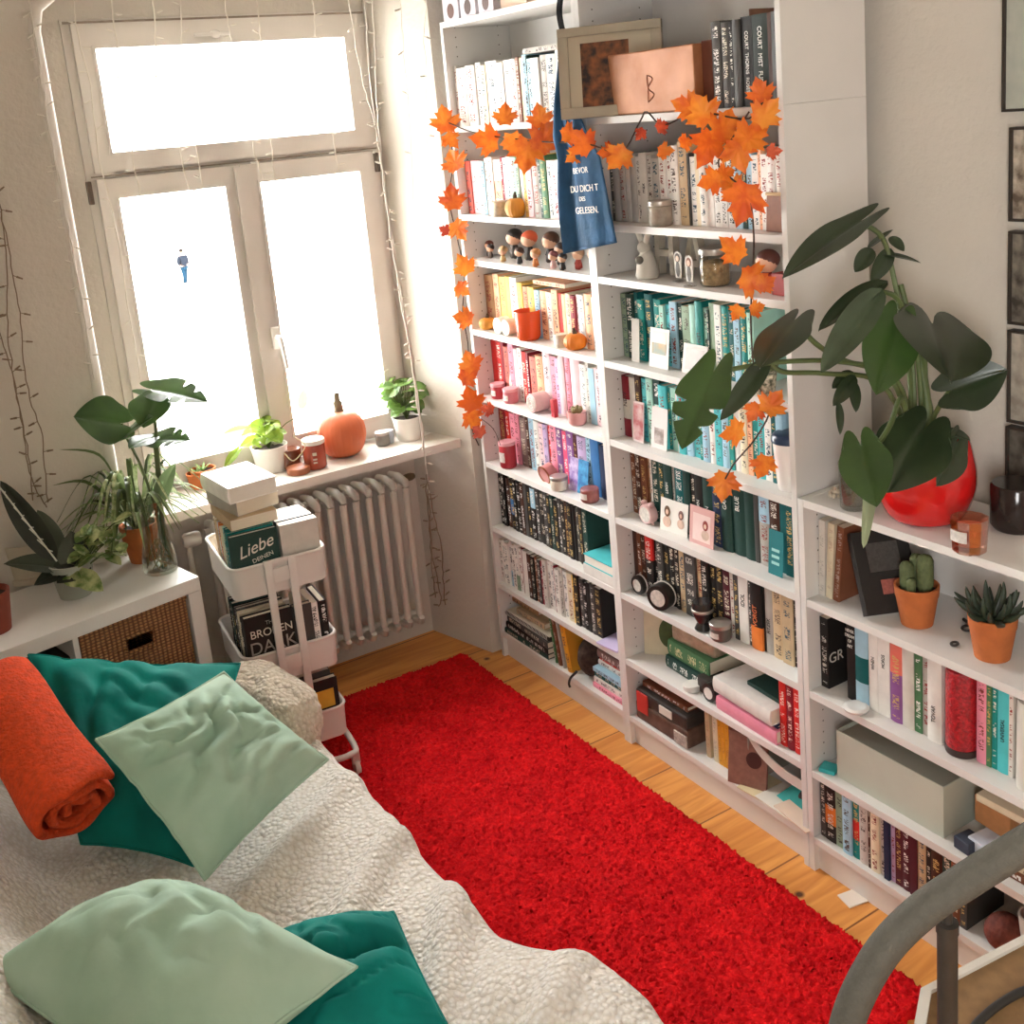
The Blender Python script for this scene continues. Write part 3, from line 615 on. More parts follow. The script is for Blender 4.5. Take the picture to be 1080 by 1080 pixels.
# ---- middle bookcase, bottom shelf
ty = thing('retro_case', 'black retro carrying case with red badge and white label on the bottom shelf', 'case', (-.20, -.965, .1055), R(0))
K = mat('black_case_shell', '#37322e', .5, .25, 30); K2 = mat('brown_case_body', '#6d5244', .6, .4, 40)
MB().rbox(-.068, .09, -.13, .125, 0, .062, .008).build('lower_shell', K2, ty); MB().rbox(-.066, .09, -.128, .123, .064, .105, .008).build('upper_shell', K, ty)
MB().rbox(-.070, -.064, .06, .115, .03, .10, .002).build('badge', mat('red_badge', '#c03a34', .5), ty)
MB().rbox(-.070, -.064, -.06, .0, .072, .098, .001).build('label_plate', mat('label_paper', '#d8d2c6', .7), ty)
MB().rbox(-.072, -.066, -.128, -.07, .004, .045, .001).build('price_label', mat('label_paper2', '#c9bfb2', .7, .4, 120), ty)
lying('br', .016, .22, .14, .212, -.85, -.24, 'brown book lying on the black carrying case', 'books on the carrying case', True)
for i, (c, t, h, y) in enumerate([('be', .020, .165, -1.152), ('cr', .020, .168, -1.186), ('oc', .014, .170, -1.205), ('oc', .013, .172, -1.220), ('oc', .016, .170, -1.237), ('br', .012, .165, -1.253), ('ox', .02, .172, -1.271)]):
    book(c, t, h, .12, i < 2, ['beige hardback next to the black carrying case', 'cream hardback before the ochre booklets', 'ochre booklet nearest the cream hardback', 'ochre booklet in the middle of the three', 'ochre booklet next to the brown one', 'thin brown book beside the ochre booklets', 'maroon book behind the brown album'][i], 'small books on the bottom shelf', (-.242, y - .01, .1055), amount=.4)
al = thing('photo_album', 'reddish-brown album with dark round emblem leaning on the bottom shelf', 'album', (-.258, -1.345, .1055), 0, None, (0, R(10), R(22)))
MB().rbox(-.006, .006, -.06, .06, 0, .155, .002).build('cover', mat('album_cloth', '#93695a', .7, .2, 60), al)
q = MB(); q.lathe([(.024, 0), (.024, .0012)], (-.0075, -.02, .085), 20, M=Matrix.Rotation(PI/2, 3, 'Y')); q.build('emblem', mat('album_emblem', '#4a2a26', .6), al)
for i in range(3):
    q = MB(); q.rbox(-.055, .055, -.07, .07, 0, .004, .0008)
    solo('paper_sheaf', q, mat('sheaf_%d' % i, ['#d9c9a0', '#e4ddd0', '#e2c9b4'][i], .8, .05), ['yellowish papers lying before the brown album on the bottom shelf', 'white papers lying beside the yellowish papers', 'pinkish papers lying under the turquoise comic'][i], 'papers', (-.225 - .003*i, -1.395 - .075*i, .1052 + .0042*i), R(4 - 6*i))
mf = thing('magazine_file', 'white-fronted magazine file with curved rim under the red books', 'magazine file', (-.15, -1.455, .1055), 0)
GM = mat('grey_board', '#9b9184', .7, .1, 20); WM = mat('white_board', '#d8d2c8', .6)
rim = smoothline([(-.095, .115, .165), (-.10, .06, .13), (-.10, -.02, .105), (-.098, -.095, .10)], 6)
q = MB()
q.grid([[p + Vector((0, 0, .018)) for p in rim], [p - Vector((0, 0, .012)) for p in rim]]); q.grid([[p + Vector((.004, 0, .018)) for p in rim], [p + Vector((.004, 0, -.012)) for p in rim]]); q.grid([[p + Vector((0, 0, .018)) for p in rim], [p + Vector((.004, 0, .018)) for p in rim]])
q.build('curved_rim', WM, mf, 60)
q = MB(); q.box(-.095, .12, .113, .117, 0, .175); q.box(-.095, .12, -.0975, -.0935, 0, .18); q.box(.117, .12, -.0935, .113, 0, .18); q.build('walls', GM, mf)
co = thing('comic', 'turquoise comic with dark figure lying in the magazine file', 'magazine', (-.175, -1.50, .125), 0, None, (0, R(-14), R(-8)))
MB().rbox(-.075, .075, -.055, .055, 0, .005, .001).build('cover', mat('turquoise_cover', '#46b3ab', .5, .15, 30), co)
q = MB(); q.ball((.0, .0, .0052), .03, .018, .0006, 14, 6); q.ball((.03, .008, .0052), .012, .012, .0006, 12, 6); q.build('figure_print', mat('comic_figure', '#5c4640', .6, .5, 80), co)

# ---- low bookcase: leaning books, first books of the coloured row, bottom oddments
lb_ = book('bk', .030, .200, .14, True, 'dark brown hardback leaning on the upper shelf of the low bookcase', 'leaning books of the low bookcase', (-.262, -1.797, .8025), (R(-29), 0, R(-26)), amount=0, pages=PAGESW)
for (a0, a1, c0, c1, nm, cc) in ((.03, .11, .10, .17, 'back_text', '#4d4844'), (.05, .10, .045, .080, 'back_picture', '#b5675a'), (.105, .132, .008, .022, 'barcode', '#d8d2c8')): MB().box(a0, a1, -.0157, -.0151, c0, c1).build(nm, mat(nm, cc, .6, .3, 160), lb_)
for i in range(3): book(['gl', 'cr', 'br'][i], .020, .205, .15, False, ['pale grey paperback against the low bookcase side, upper shelf', 'cream paperback second on the upper shelf of the low bookcase', 'brown paperback beside the leaning dark brown hardback'][i], 'leaning books of the low bookcase', (-.235, -1.632 - .0235*i, .7935), (R(2 + 2*i), 0, 0), amount=.3)
g_ = book('bk', .026, .196, .15, False, 'black book facing sideways with large grey letters, first in the low bookcase row', 'dark books in the low bookcase', (-.237, -1.637, .5375), ink='#cfc9bf', title=('GR', 'cover', .040, .42, mat('pale_print', '#d9d4ca', .5)))
g2 = book('bk', .028, .208, .15, True, 'black book with stacked white lettering, next to the sideways one', 'dark books in the low bookcase', (-.232, -1.7215, .5375), amount=0)
for k, s_ in enumerate(('NEVER', 'DREAM', 'OF', 'ART')): text(s_, .0115, WINK, g2, facing_mx((-.0040, 0, .190 - .014*k)), sx=.8)
q = MB(); q.lathe([(.026, 0), (.03, .002), (.032, .008), (.026, .013), (.02, .011)], seg=24)
solo('dish', q, mat('white_glaze', '#e6e3de', .2), 'small round white dish on the shelf edge before the coloured books', 'dish', (-.262, -1.762, .5375), 0, smooth=60)
rr = thing('sequin_cylinder', 'thick red glittering cylinder between the white and pink books', 'candle', (-.215, -2.034, .5375), 0)
q = MB(); q.lathe([(.036, .012), (.0375, .02), (.0375, .20), (.034, .208)], seg=28); q.build('body', mat('red_sequins', '#c9222c', .35, .55, 120, .5, 150), rr, 40)
q = MB(); q.lathe([(.038, 0), (.039, .004), (.039, .016), (.036, .018)], seg=28); q.build('base', mat('dark_base', '#3a2823', .5), rr, 40)
q = MB(); q.lathe([(.030, 0), (.031, .004), (.031, .20), (.028, .206)], seg=28)
solo('white_cylinder', q, mat('white_cylinder_paint', '#d9d4ca', .4, .1, 12), 'smooth white cylinder standing after the light blue book in the low bookcase', 'candle', (-.222, -2.212, .5375), 0, smooth=40)
gb = thing('storage_box', 'long pale grey-green storage box on the shelf below the coloured books', 'box', (-.150, -1.845, .3055), 0)
q = MB(); q.box(-.10, -.097, -.163, .163, 0, .135); q.box(.096, .10, -.163, .163, 0, .135); q.box(-.097, .096, -.163, -.160, 0, .135); q.box(-.097, .096, .160, .163, 0, .135); q.box(-.097, .096, -.160, .160, 0, .003); q.build('body', mat('greygreen_board', '#bfc3b4', .75, .05, 15), gb)
q = MB(); q.box(-.094, .093, -.157, .157, .123, .126); q.build('inner_lid', mat('grey_inside', '#8f9184', .8), gb)
q = MB(); q.rbox(-.02, .02, -.022, .022, 0, .012, .003)
solo('bottle_cap_case', q, mat('turquoise_plastic', '#35b3b5', .3), 'small turquoise case in the corner beside the grey-green storage box', 'case', (-.245, -1.65, .3055), R(20))
for i, (c, l, dx, dy, hx, hy, hz, z) in enumerate([('#cfd6e4', 'pale blue-white box on the shelf beside the grey-green storage box', -.20, -2.115, .045, .045, .035, .306), ('#c48a58', 'open brown cardboard box above the pale blue-white one', -.135, -2.095, .05, .05, .07, .3415), ('#3a4152', 'navy pouch lying before the pale blue-white box', -.235, -2.065, .025, .022, .03, .306)]):
    q = MB(); q.rbox(-hx, hx, -hy, hy, 0, hz, .003); solo(['carton', 'cardboard_box', 'pouch'][i], q, mat('odd_%d' % i, c, .7, .12, 40), l, 'box' if i < 2 else 'pouch', (dx, dy, z), R(-6))
for i, (c, t) in enumerate([('br', .02), ('cr', .02), ('db', .018)]):
    lying(c, t, .14, .12, .306 + .0208*i, -2.17 - .004*i, -.25 + .006*i, ['brown book at the bottom of the pile after the navy pouch', 'cream book in the middle of the pile after the navy pouch', 'dark brown book on top of the pile after the navy pouch'][i], 'books beside the navy pouch', False)
lying('cr', .018, .15, .11, .4125, -2.06, -.20, 'cream box-like book lying on the brown cardboard box', 'books beside the navy pouch', True, amount=0)
q = MB(); q.ball((0, 0, .042), .046, .046, .042)
solo('ball', q, mat('red_brown_yarn', '#7a3a2c', .8, .4, 60, .5, 80), 'dark reddish-brown ball at the end of the bottom row of the low bookcase', 'ball', (-.24, -2.165, .1052), 0, smooth=180)
tr = thing('organizer_tray', 'white rounded desk tray with red and dark things on the bottom shelf', 'tray', (-.185, -2.285, .1052), 0)
def rrect(hx, hy, r, n=5):
    o = []
    for cx, cy, a0 in ((hx-r, hy-r, 0), (-hx+r, hy-r, PI/2), (-hx+r, -hy+r, PI), (hx-r, -hy+r, 1.5*PI)):
        o += [(cx + r*math.cos(a0 + k*PI/2/n), cy + r*math.sin(a0 + k*PI/2/n)) for k in range(n+1)]
    return o
def tub(mb, hx, hy, r, z0, z1, t=.003, flare=.0):
    """open tub: outer wall, inner wall, floor"""
    n = len(rrect(hx, hy, r)); o0 = rrect(hx-flare, hy-flare, r); o1 = rrect(hx, hy, r); i1 = rrect(hx-t, hy-t, r-t*.6); i0 = rrect(hx-flare-t, hy-flare-t, r-t*.6)
    vs = [(a, b, z0) for a, b in o0] + [(a, b, z1) for a, b in o1] + [(a, b, z1) for a, b in i1] + [(a, b, z0+t) for a, b in i0]
    fs = [tuple(range(n-1, -1, -1)), tuple(3*n + k for k in range(n))]
    for q in range(3): fs += [(q*n+k, q*n+(k+1) % n, (q+1)*n+(k+1) % n, (q+1)*n+k) for k in range(n)]
    return mb.add(vs, fs)
q = MB(); tub(q, .075, .09, .03, 0, .12, .004, .01); q.build('tub', mat('white_plastic', '#dcd7cd', .4), tr, 50)
q = MB(); q.rbox(-.05, .05, -.07, .07, .09, .125, .006); q.build('red_cloth', mat('red_cloth', '#c22a2c', .8, .3, 60), tr)

# ---- small things in front of the books
def jar(name, label, cat, loc, r, h, glassc, lidc=None, labelc=None, group=None, rot=None, fill=.95):
    t = thing(name, label, cat, loc, 0, group, rot)
    q = MB(); q.lathe([(r*.86, 0), (r, r*.18), (r, h*fill), (r*.93, h)], seg=24); q.build('body', glassc, t, 40)
    if lidc: q = MB(); q.lathe([(r*1.02, h), (r*1.04, h+.003), (r*1.04, h+r*.35), (r*.98, h+r*.42)], seg=24); q.build('lid', lidc, t, 40)
    if labelc: q = MB(); a = [PI + (k-4)*.16 for k in range(9)]; q.grid([[(1.012*r*math.cos(x), 1.012*r*math.sin(x), z) for x in a] for z in (h*.28, h*.72)]); q.build('label', labelc, t, 180)
    return t
LABW = mat('label_white', '#e4ddd4', .7, .25, 90); PKW = mat('pink_wax', '#d98089', .3, .1, 20); RDW = mat('red_wax', '#b8323c', .3, .1, 20); PLID = mat('pink_lid', '#e2a6ac', .4); SIL = mat('silver_lid', '#b9b2aa', .3, .1, 40, metal=.7); KRAFT = mat('kraft_cream', '#d9cdb9', .6, .15, 40)
def pumpkin(label, loc, r, h, c, stemc='#5d4a35', rz=0, lob=9, group='toy pumpkins on the shelves', stem=.3):
    t = thing('pumpkin', label, 'pumpkin', loc, rz, group)
    prof = [(r*.02, h*.06), (r*.45, 0), (r*.82, h*.14), (r, h*.45), (r*.92, h*.74), (r*.6, h*.95), (r*.25, h), (r*.05, h*.93)]
    pl = smoothline([(a, 0, b) for a, b in prof], 4); q = MB(); q.lathe([(max(p.x, .0005), p.z) for p in pl], seg=72, cap=False, lobes=lob*2, amp=.055)
    q.build('rind', mat('rind_' + c[1:], c, .5, .14, 12, .05), t, 180)
    q = MB(); q.tube(smoothline([(0, 0, h*.9), (0, 0, h*1.02), (r*.03, r*.04, h*(1.02 + stem*.6)), (r*.10, r*.06, h*(1.02 + stem))], 4), [r*.26]*4 + [r*.19]*4 + [r*.12]*4 + [r*.11], 8); q.build('stem', mat('stem_' + stemc[1:], stemc, .8, .3, 40), t, 60)
    return t
pumpkin('small ochre pumpkin before the pastel row of the window bookcase', (-.262, -.362, 1.7165), .036, .062, '#d8912b')
pumpkin('yellow-orange mini pumpkin standing before the first orange books by the window', (-.243, -.070, 1.3005), .033, .042, '#dd9433', lob=7)
pumpkin('bright orange pumpkin at the end of the orange-and-yellow row', (-.243, -.62, 1.3005), .038, .052, '#e5801d', rz=1)
pumpkin('tiny orange pumpkin behind the white rabbit in the middle bookcase', (-.13, -.925, 1.5575), .02, .03, '#b86a38')
q = jar('candle_tin', 'silver tin with printed label beside the ochre pumpkin', 'candle', (-.265, -.268, 1.7165), .032, .052, mat('printed_tin', '#c9bda5', .5, .35, 60), None)
g_ = 'candles before the orange row'
for i, y in enumerate((-.178, -.232)):
    q = thing('candle_tin', ['white round tin lying on its side next to the yellow-orange pumpkin', 'cream round tin on its side between the white tin and orange mug'][i], 'candle', (-.246, y, 1.3295), 0, g_)
    m = MB(); m.lathe([(.028, -.022), (.029, -.02), (.029, .02), (.028, .022)], seg=24, M=Matrix.Rotation(PI/2, 3, 'Y')); m.build('body', mat('white_enamel', '#e8e4dc', .3) if not i else KRAFT, q, 40)
    m = MB(); m.lathe([(.019, 0), (.019, .0015)], (-.0235, 0, 0), 20, M=Matrix.Rotation(PI/2, 3, 'Y')); m.build('label', LABW, q, 40)
mg = thing('mug', 'bright orange mug standing before the orange-and-yellow row', 'mug', (-.248, -.352, 1.3005), 0)
q = MB(); q.lathe([(.034, 0), (.041, .012), (.0455, .09), (.0465, .10), (.044, .10), (.040, .03), (.03, .012)], seg=32, cap=False); q.lathe([(.001, .012), (.031, .012)], seg=32, cap=False); q.lathe([(.001, 0), (.034, 0)], seg=32, cap=False); q.build('body', mat('orange_glaze', '#e5501c', .25, .05, 8, coat=.3), mg, 60)
q = MB(); q.tube(smoothline([(.04, .012, .08), (.062, .02, .075), (.066, .022, .05), (.058, .018, .03), (.04, .012, .028)]), .005, 8); q.build('handle', mat('orange_glaze', '#e5501c'), mg, 60)
q = jar('glass_candle', 'small white candle glass beside the bright orange pumpkin', 'candle', (-.248, -.545, 1.3005), .023, .042, KRAFT, None, LABW)
jar('candle_jar', 'red faceted candle jar nearest the window before the red row', 'candle', (-.247, -.105, 1.0505), .026, .045, RDW, PLID, LABW, 'candle jars before the red row')
jar('candle_jar', 'pink candle jar second from the window before the red row', 'candle', (-.250, -.196, 1.0505), .027, .042, PKW, PLID, LABW, 'candle jars before the red row')
q = thing('bookmark', 'tall white bookmark with dark print leaning on the red row', 'bookmark', (-.222, -.158, 1.0505), 0, None, (0, R(4), 0))
MB().box(-.001, .001, -.016, .016, .04, .15).build('card', mat('white_card', '#e9e4da', .7), q); MB().box(-.0016, -.0011, -.009, .009, .10, .125).build('print', INK, q)
q = thing('candle_tin', 'pale pink round tin with spiral lid lying before the pink books', 'candle', (-.246, -.372, 1.0835), 0)
m = MB(); m.lathe([(.031, -.03), (.033, -.027), (.033, .027), (.031, .03)], seg=28, M=Matrix.Rotation(PI/2, 3, 'Y')); m.build('body', mat('pale_pink_tin', '#e3c1bd', .4, .1, 30), q, 40)
m = MB()
for r_ in (.024, .016, .008): m.tube([(-.0312, r_*math.cos(a), r_*math.sin(a)) for a in [k*PI/10 for k in range(21)]], .0022, 6)
m.build('spiral_relief', mat('white_enamel', '#e8e4dc'), q, 60)
q = MB(); q.rbox(-.008, .008, -.010, .010, 0, .062, .002); solo('lipstick_box', q, RDW, 'slim upright red box between the pale pink tin and the small pink mug', 'box', (-.252, -.478, 1.0505), 0)
mg = thing('planter_mug', 'small pink handled cup holding a tiny succulent before the pink books', 'cup', (-.248, -.605, 1.0505), 0)
q = MB(); q.lathe([(.024, 0), (.030, .006), (.031, .042), (.028, .042), (.026, .01)], seg=24, cap=False); q.lathe([(.001, .036), (.028, .036)], seg=24, cap=False); q.build('cup', mat('pink_glaze', '#dba09c', .3), mg, 60)
q = MB(); q.tube(smoothline([(0, .03, .035), (-.006, .046, .03), (-.006, .046, .014), (0, .03, .010)]), .004, 8); q.build('handle', mat('pink_glaze', '#dba09c'), mg, 60)
q = MB()
for k in range(8): a = k*PI/4; q.ball((.012*math.cos(a), .012*math.sin(a), .046 + .004*(k % 2)), .008, .008, .011, 8, 6)
q.build('succulent', mat('tiny_succulent', '#8c7a4c', .6, .3, 60), mg, 180)
jar('candle_jar', 'deep red candle jar with pink lid nearest the window on the purple shelf', 'candle', (-.249, -.135, .7955), .031, .085, RDW, PLID, LABW, None)
q = thing('candle_tin', 'pink wax round with copper rim lying on edge before the purple books', 'candle', (-.238, -.382, .8275), 0)
m = MB(); m.lathe([(.031, -.018), (.032, .018)], seg=28, M=Matrix.Rotation(PI/2.4, 3, 'Y')); m.build('body', mat('rose_tin', '#d08a86', .35, .1), q, 40)
m = MB(); m.tube([Matrix.Rotation(PI/2.4, 3, 'Y') @ Vector((.032*math.cos(a), .032*math.sin(a), -.018)) for a in [k*PI/12 for k in range(25)]], .003, 6); m.build('copper_rim', mat('copper_metal', '#b0714c', .3, .1, 30, metal=.8), q, 60)
jar('candle_jar', 'cream candle jar with silver lid before the purple books', 'candle', (-.256, -.475, .7955), .030, .036, mat('cream_glass', '#e4dccb', .3, .05), SIL, None)
jar('candle_jar', 'rosy glass candle with copper rim at the end of the purple row', 'candle', (-.250, -.645, .7955), .031, .045, mat('rosy_glass', '#a86660', .2, .35, 30), None, LABW)
for i, (y, c, c2) in enumerate([(-.528, '#d3c3e2', '#8a6ab0'), (-.573, '#4aa7d8', '#2a6ca8')]):
    t = thing('greeting_card', ['lilac patterned card leaning on the purple row', 'bright blue card leaning beside the lilac one on the purple row'][i], 'card', (-.232 + .002*i, y, .7955), 0, None, (0, R(8), R(4)))
    MB().box(-.001, .001, -.026, .026, 0, .115).build('card', mat('card_%d' % i, c, .6, 0, 40, hex2=c2), t)
# print and card sets on the middle bookcase
def card(label, y, z, x, w, h, lean, face=None, pic=None, rz=0, name='photo_card', back='#e9e5dd', cat='card', extra=None):
    t = thing(name, label, cat, (x, y, z + .0006), 0, None, (0, R(lean), R(rz)))
    MB().box(-.0008, .0008, -w/2, w/2, 0, h).build('card', mat('card_back_' + back[1:], back, .6, .03), t)
    if pic:
        x0, x1, z0, z1, c1, c2, sc = pic
        MB().box(-.0014, -.0009, x0*w, x1*w, z0*h, z1*h).build('picture', mat('picture_%s_%s' % (c1[1:], c2[1:]), c1, .5, 0, sc, hex2=c2), t)
    return t
card('tall pale paper strip leaning on the teal books by the divider', -.915, 1.30, -.232, .036, .13, 4, name='bookmark', back='#d5d0c6', cat='bookmark')
t = card('instant photo with seaside picture leaning on the teal-and-green row', -1.032, 1.30, -.240, .086, .115, 7, pic=(-.36, .36, .32, .92, '#e4e0dc', '#e8d8cc', 12))
MB().box(-.0020, -.0015, -.031, .031, .040, .072).build('picture', mat('sand_photo', '#c79a5c', .5, 0, 30, hex2='#8f9a8c'), t)
t = card('white photo print behind the instant photo, before the green books', -1.175, 1.30, -.232, .10, .085, 10, pic=(-.38, .38, .15, .85, '#ded9d4', '#c9c2bd', 14))
card('pinkish postcard with red script leaning on the first turquoise books', -.910, 1.05, -.238, .052, .125, 5, pic=(-.45, .45, .05, .95, '#e6cfcb', '#b8585a', 24), back='#e6d3d0')
t = card('pale pink paper bag-shaped card with drawing before the turquoise row', -1.010, 1.05, -.240, .072, .125, 6, pic=(-.3, .3, .12, .5, '#d8c6c2', '#8a7a72', 30), back='#e6d8d4')
ck = thing('alarm_clock', 'small pink round clock at the near corner of the dark row', 'clock', (-.238, -.935, .827), 0)
q = MB(); q.lathe([(.028, -.014), (.031, -.01), (.031, .012), (.026, .016)], seg=28, M=Matrix.Rotation(PI/2, 3, 'Y')); q.build('case', mat('pink_clock', '#dcb4b0', .35, .05), ck, 40)
q = MB(); q.lathe([(.024, 0), (.024, .001)], (-.0145, 0, 0), 24, M=Matrix.Rotation(PI/2, 3, 'Y')); q.build('dial', LABW, ck)
q = MB(); q.ball((0, .018, .032), .010, .010, .008); q.ball((0, -.018, .032), .010, .010, .008); q.tube([(0, .017, -.02), (0, .022, -.0315)], .004, 6); q.tube([(0, -.017, -.02), (0, -.022, -.0315)], .004, 6); q.build('bells', mat('pink_clock', '#dcb4b0'), ck, 60)
def portrait(t, y, z, hairc, s=1.0):
    q = MB(); q.ball((-.0018, y, z), .0006, .013*s, .017*s, 14, 8); q.build('hair_print', mat('print_' + hairc[1:], hairc, .6, .2, 60), t)
    q = MB(); q.ball((-.0026, y, z - .002), .0004, .0062*s, .008*s, 12, 8); q.build('face_print', mat('print_skin', '#e2bfa6', .6), t)
    q = MB(); q.ball((-.0016, y, z - .032*s), .0005, .018*s, .017*s, 14, 8); q.build('dress_print', mat('print_dress', '#d9b9a6', .6, .2, 50), t)
t = card('white art print with two drawn portraits leaning on the dark row', -1.052, .795, -.238, .115, .10, 7, rz=4)
portrait(t, .028, .062, '#6b4a30'); portrait(t, -.030, .062, '#7c5a55', .85)
t = card('pink-framed art print with one drawn portrait leaning on the dark row', -1.178, .795, -.240, .10, .112, 6, rz=2, back='#d9a8a2', pic=(-.36, .36, .1, .82, '#eed6d0', '#e6c8c2', 20))
portrait(t, -.016, .062, '#9a4038', .9)
t = card('teal-covered card with pale lettering before the dark row', -1.47, .795, -.236, .052, .125, 4, back='#17777c', name='postcard')
for k in range(3): MB().box(-.0016, -.001, -.014, .014, .03 + .018*k, .038 + .018*k).build('lettering', mat('pale_teal_print', '#9fd3cf', .6), t)
# candle tins, black and silver
def tinround(label, y, z, x, r, w, tilt=0, dark=True, rz=0):
    t = thing('candle_tin', label, 'candle', (x, y, z + r + .0006), R(rz), 'round candle tins before the black row')
    q = MB(); q.lathe([(r*.97, -w/2), (r, -w/2+.002), (r, w/2-.002), (r*.97, w/2)], seg=28, M=Matrix.Rotation(PI/2, 3, 'Y')); q.build('body', mat('black_tin', '#26231f'), t, 40)
    q = MB(); q.lathe([(r*.66, 0), (r*.66, .001)], (-w/2-.001, 0, 0), 24, M=Matrix.Rotation(PI/2, 3, 'Y')); q.build('label', LABW, t)
    q = MB(); q.tube([(w*.22, (r+.0005)*math.cos(a), (r+.0005)*math.sin(a)) for a in [k*PI/14 for k in range(29)]], .0022, 6); q.tube([(-w*.42, r*.86*math.cos(a), r*.86*math.sin(a)) for a in [k*PI/14 for k in range(29)]], .0016, 6); q.build('rings', LABW, t, 60)
tinround('small black round tin with white label beside the divider, black row', -.868, .54, -.238, .030, .024)
tinround('large black-and-white round tin lying before the black row', -.998, .54, -.252, .041, .05, rz=14)
tinround('medium round tin just behind the large black-and-white one', -.945, .54, -.232, .027, .03, rz=0)
q = thing('glass_goblet', 'dark glass jar with pale rim before the black row', 'jar', (-.255, -1.185, .5405), 0)
m = MB(); m.lathe([(.022, 0), (.026, .004), (.017, .022), (.029, .048), (.031, .075), (.028, .088)], seg=24); m.build('body', mat('smoky_glass', '#322d2c', .15, .3, 30), q, 50)
m = MB(); m.lathe([(.0315, .058), (.033, .060), (.033, .066), (.031, .068)], seg=24); m.build('rim', SIL, q, 50)
jar('candle_jar', 'silver tin candle with grey wax at the shelf edge before the black row', 'candle', (-.256, -1.262, .5405), .031, .038, mat('grey_tin', '#7c766e', .35, .2, 30, metal=.4), SIL, LABW)
# white tumbler
tm = thing('travel_mug', 'white travel mug with navy lid at the end of the turquoise row', 'mug', (-.222, -1.525, 1.0505), 0)
q = MB(); q.lathe([(.032, 0), (.034, .004), (.043, .125), (.043, .13)], seg=32); q.build('body', mat('white_glaze2', '#e6e0da', .25, .02), tm, 40)
q = MB(); q.lathe([(.045, .128), (.047, .13), (.047, .142), (.041, .150), (.036, .152)], seg=32); q.build('lid', mat('navy_lid', '#263a56', .3), tm, 40)
# third shelf: letters, rabbit, stand-up figures, jar, figurines
LET = mat('grey_wood_letter', '#b5aa98', .7, .12, 30)
q = MB(); q.box(-.012, .012, .022, .042, 0, .125); q.box(-.012, .012, -.042, -.022, 0, .125); q.box(-.012, .012, -.022, .022, .053, .073)
solo('wooden_letter', q, LET, 'grey standing wooden letter H behind the white rabbit', 'letter', (-.145, -.985, 1.5575), 0)
q = MB()
for s_ in (1, -1): q.prism([(s_*.05, 0), (s_*.028, 0), (s_*-.002, .125), (s_*.016, .125)][::s_], -.012, .012, axis='x')
q.box(-.012, .012, -.026, .026, .032, .05)
solo('wooden_letter', q, LET, 'grey standing wooden letter A behind the paper stand-up figures', 'letter', (-.150, -1.118, 1.5575), 0)
rb = thing('rabbit_figurine', 'white rabbit figurine with upright ears in the middle bookcase', 'figurine', (-.222, -.985, 1.5575), 0)
RW = mat('cream_bisque', '#cfc8bb', .7, .08, 30)
q = MB(); q.lathe([(.030, 0), (.034, .008), (.030, .04), (.020, .07), (.014, .082)], seg=20); q.ball((-.006, 0, .090), .021, .017, .020); q.build('body', RW, rb, 180)
for s_ in (1, -1): q = MB(); q.tube(smoothline([(-.004, .007*s_, .100), (-.006, .014*s_, .115), (-.004, .024*s_, .134), (-.002, .030*s_, .142)], 3), [.006, .008, .009, .010, .010, .010, .009, .007, .004, .001], 8); q.build('ear', RW, rb, 180)
q = MB(); q.ball((-.026, .0, .055), .012, .014, .012); q.build('dark_heart', mat('grey_heart', '#6a645c', .7), rb, 180)
def standee(label, y, x, h, hairc):
    t = thing('stand_up_figure', label, 'figure', (x, y, 1.5575), 0, 'paper figures on clear stands')
    a = [(.016*math.cos(k*PI/8), h*.78 + .018*math.sin(k*PI/8)) for k in range(0, 9)]
    q = MB(); q.prism([(-.012, .012), (.012, .012)] + a, -.0012, .0012, axis='x'); q.build('white_outline', LABW, t)
    q = MB(); q.ball((-.0016, 0, h*.78), .0006, .011, .013, 12, 8); q.build('hair_print', mat('print_' + hairc[1:], hairc, .6), t)
    q = MB(); q.ball((-.0024, 0, h*.755), .0004, .007, .008, 12, 8); q.build('face_print', mat('print_skin', '#e2bfa6', .6), t)
    q = MB(); q.ball((-.0016, 0, h*.42), .0006, .009, .022, 12, 8); q.build('dress_print', mat('print_grey', '#6d6660', .6, .3, 80), t)
    MB().rbox(-.012, .012, -.014, .014, 0, .004, .001).build('stand', glass('clear_plastic', '#f4f6f6', .85), t)
standee('flat paper figure with pale outline standing before the letter A', -1.128, -.226, .088, '#4a4038')
standee('flat paper figure with red-brown hair at the shelf edge before the jar', -1.212, -.258, .085, '#8a5a44')
jb = jar('storage_jar', 'glass storage jar with brown contents beside the paper figures', 'jar', (-.205, -1.255, 1.5575), .042, .085, glass('jar_glass', '#f4f5f2', .96), SIL)
q = MB(); q.lathe([(.034, .003), (.038, .01), (.038, .06), (.03, .066)], seg=20); q.build('contents', mat('dried_contents', '#b99a6c', .9, .45, 70, .5, 90), jb, 60)
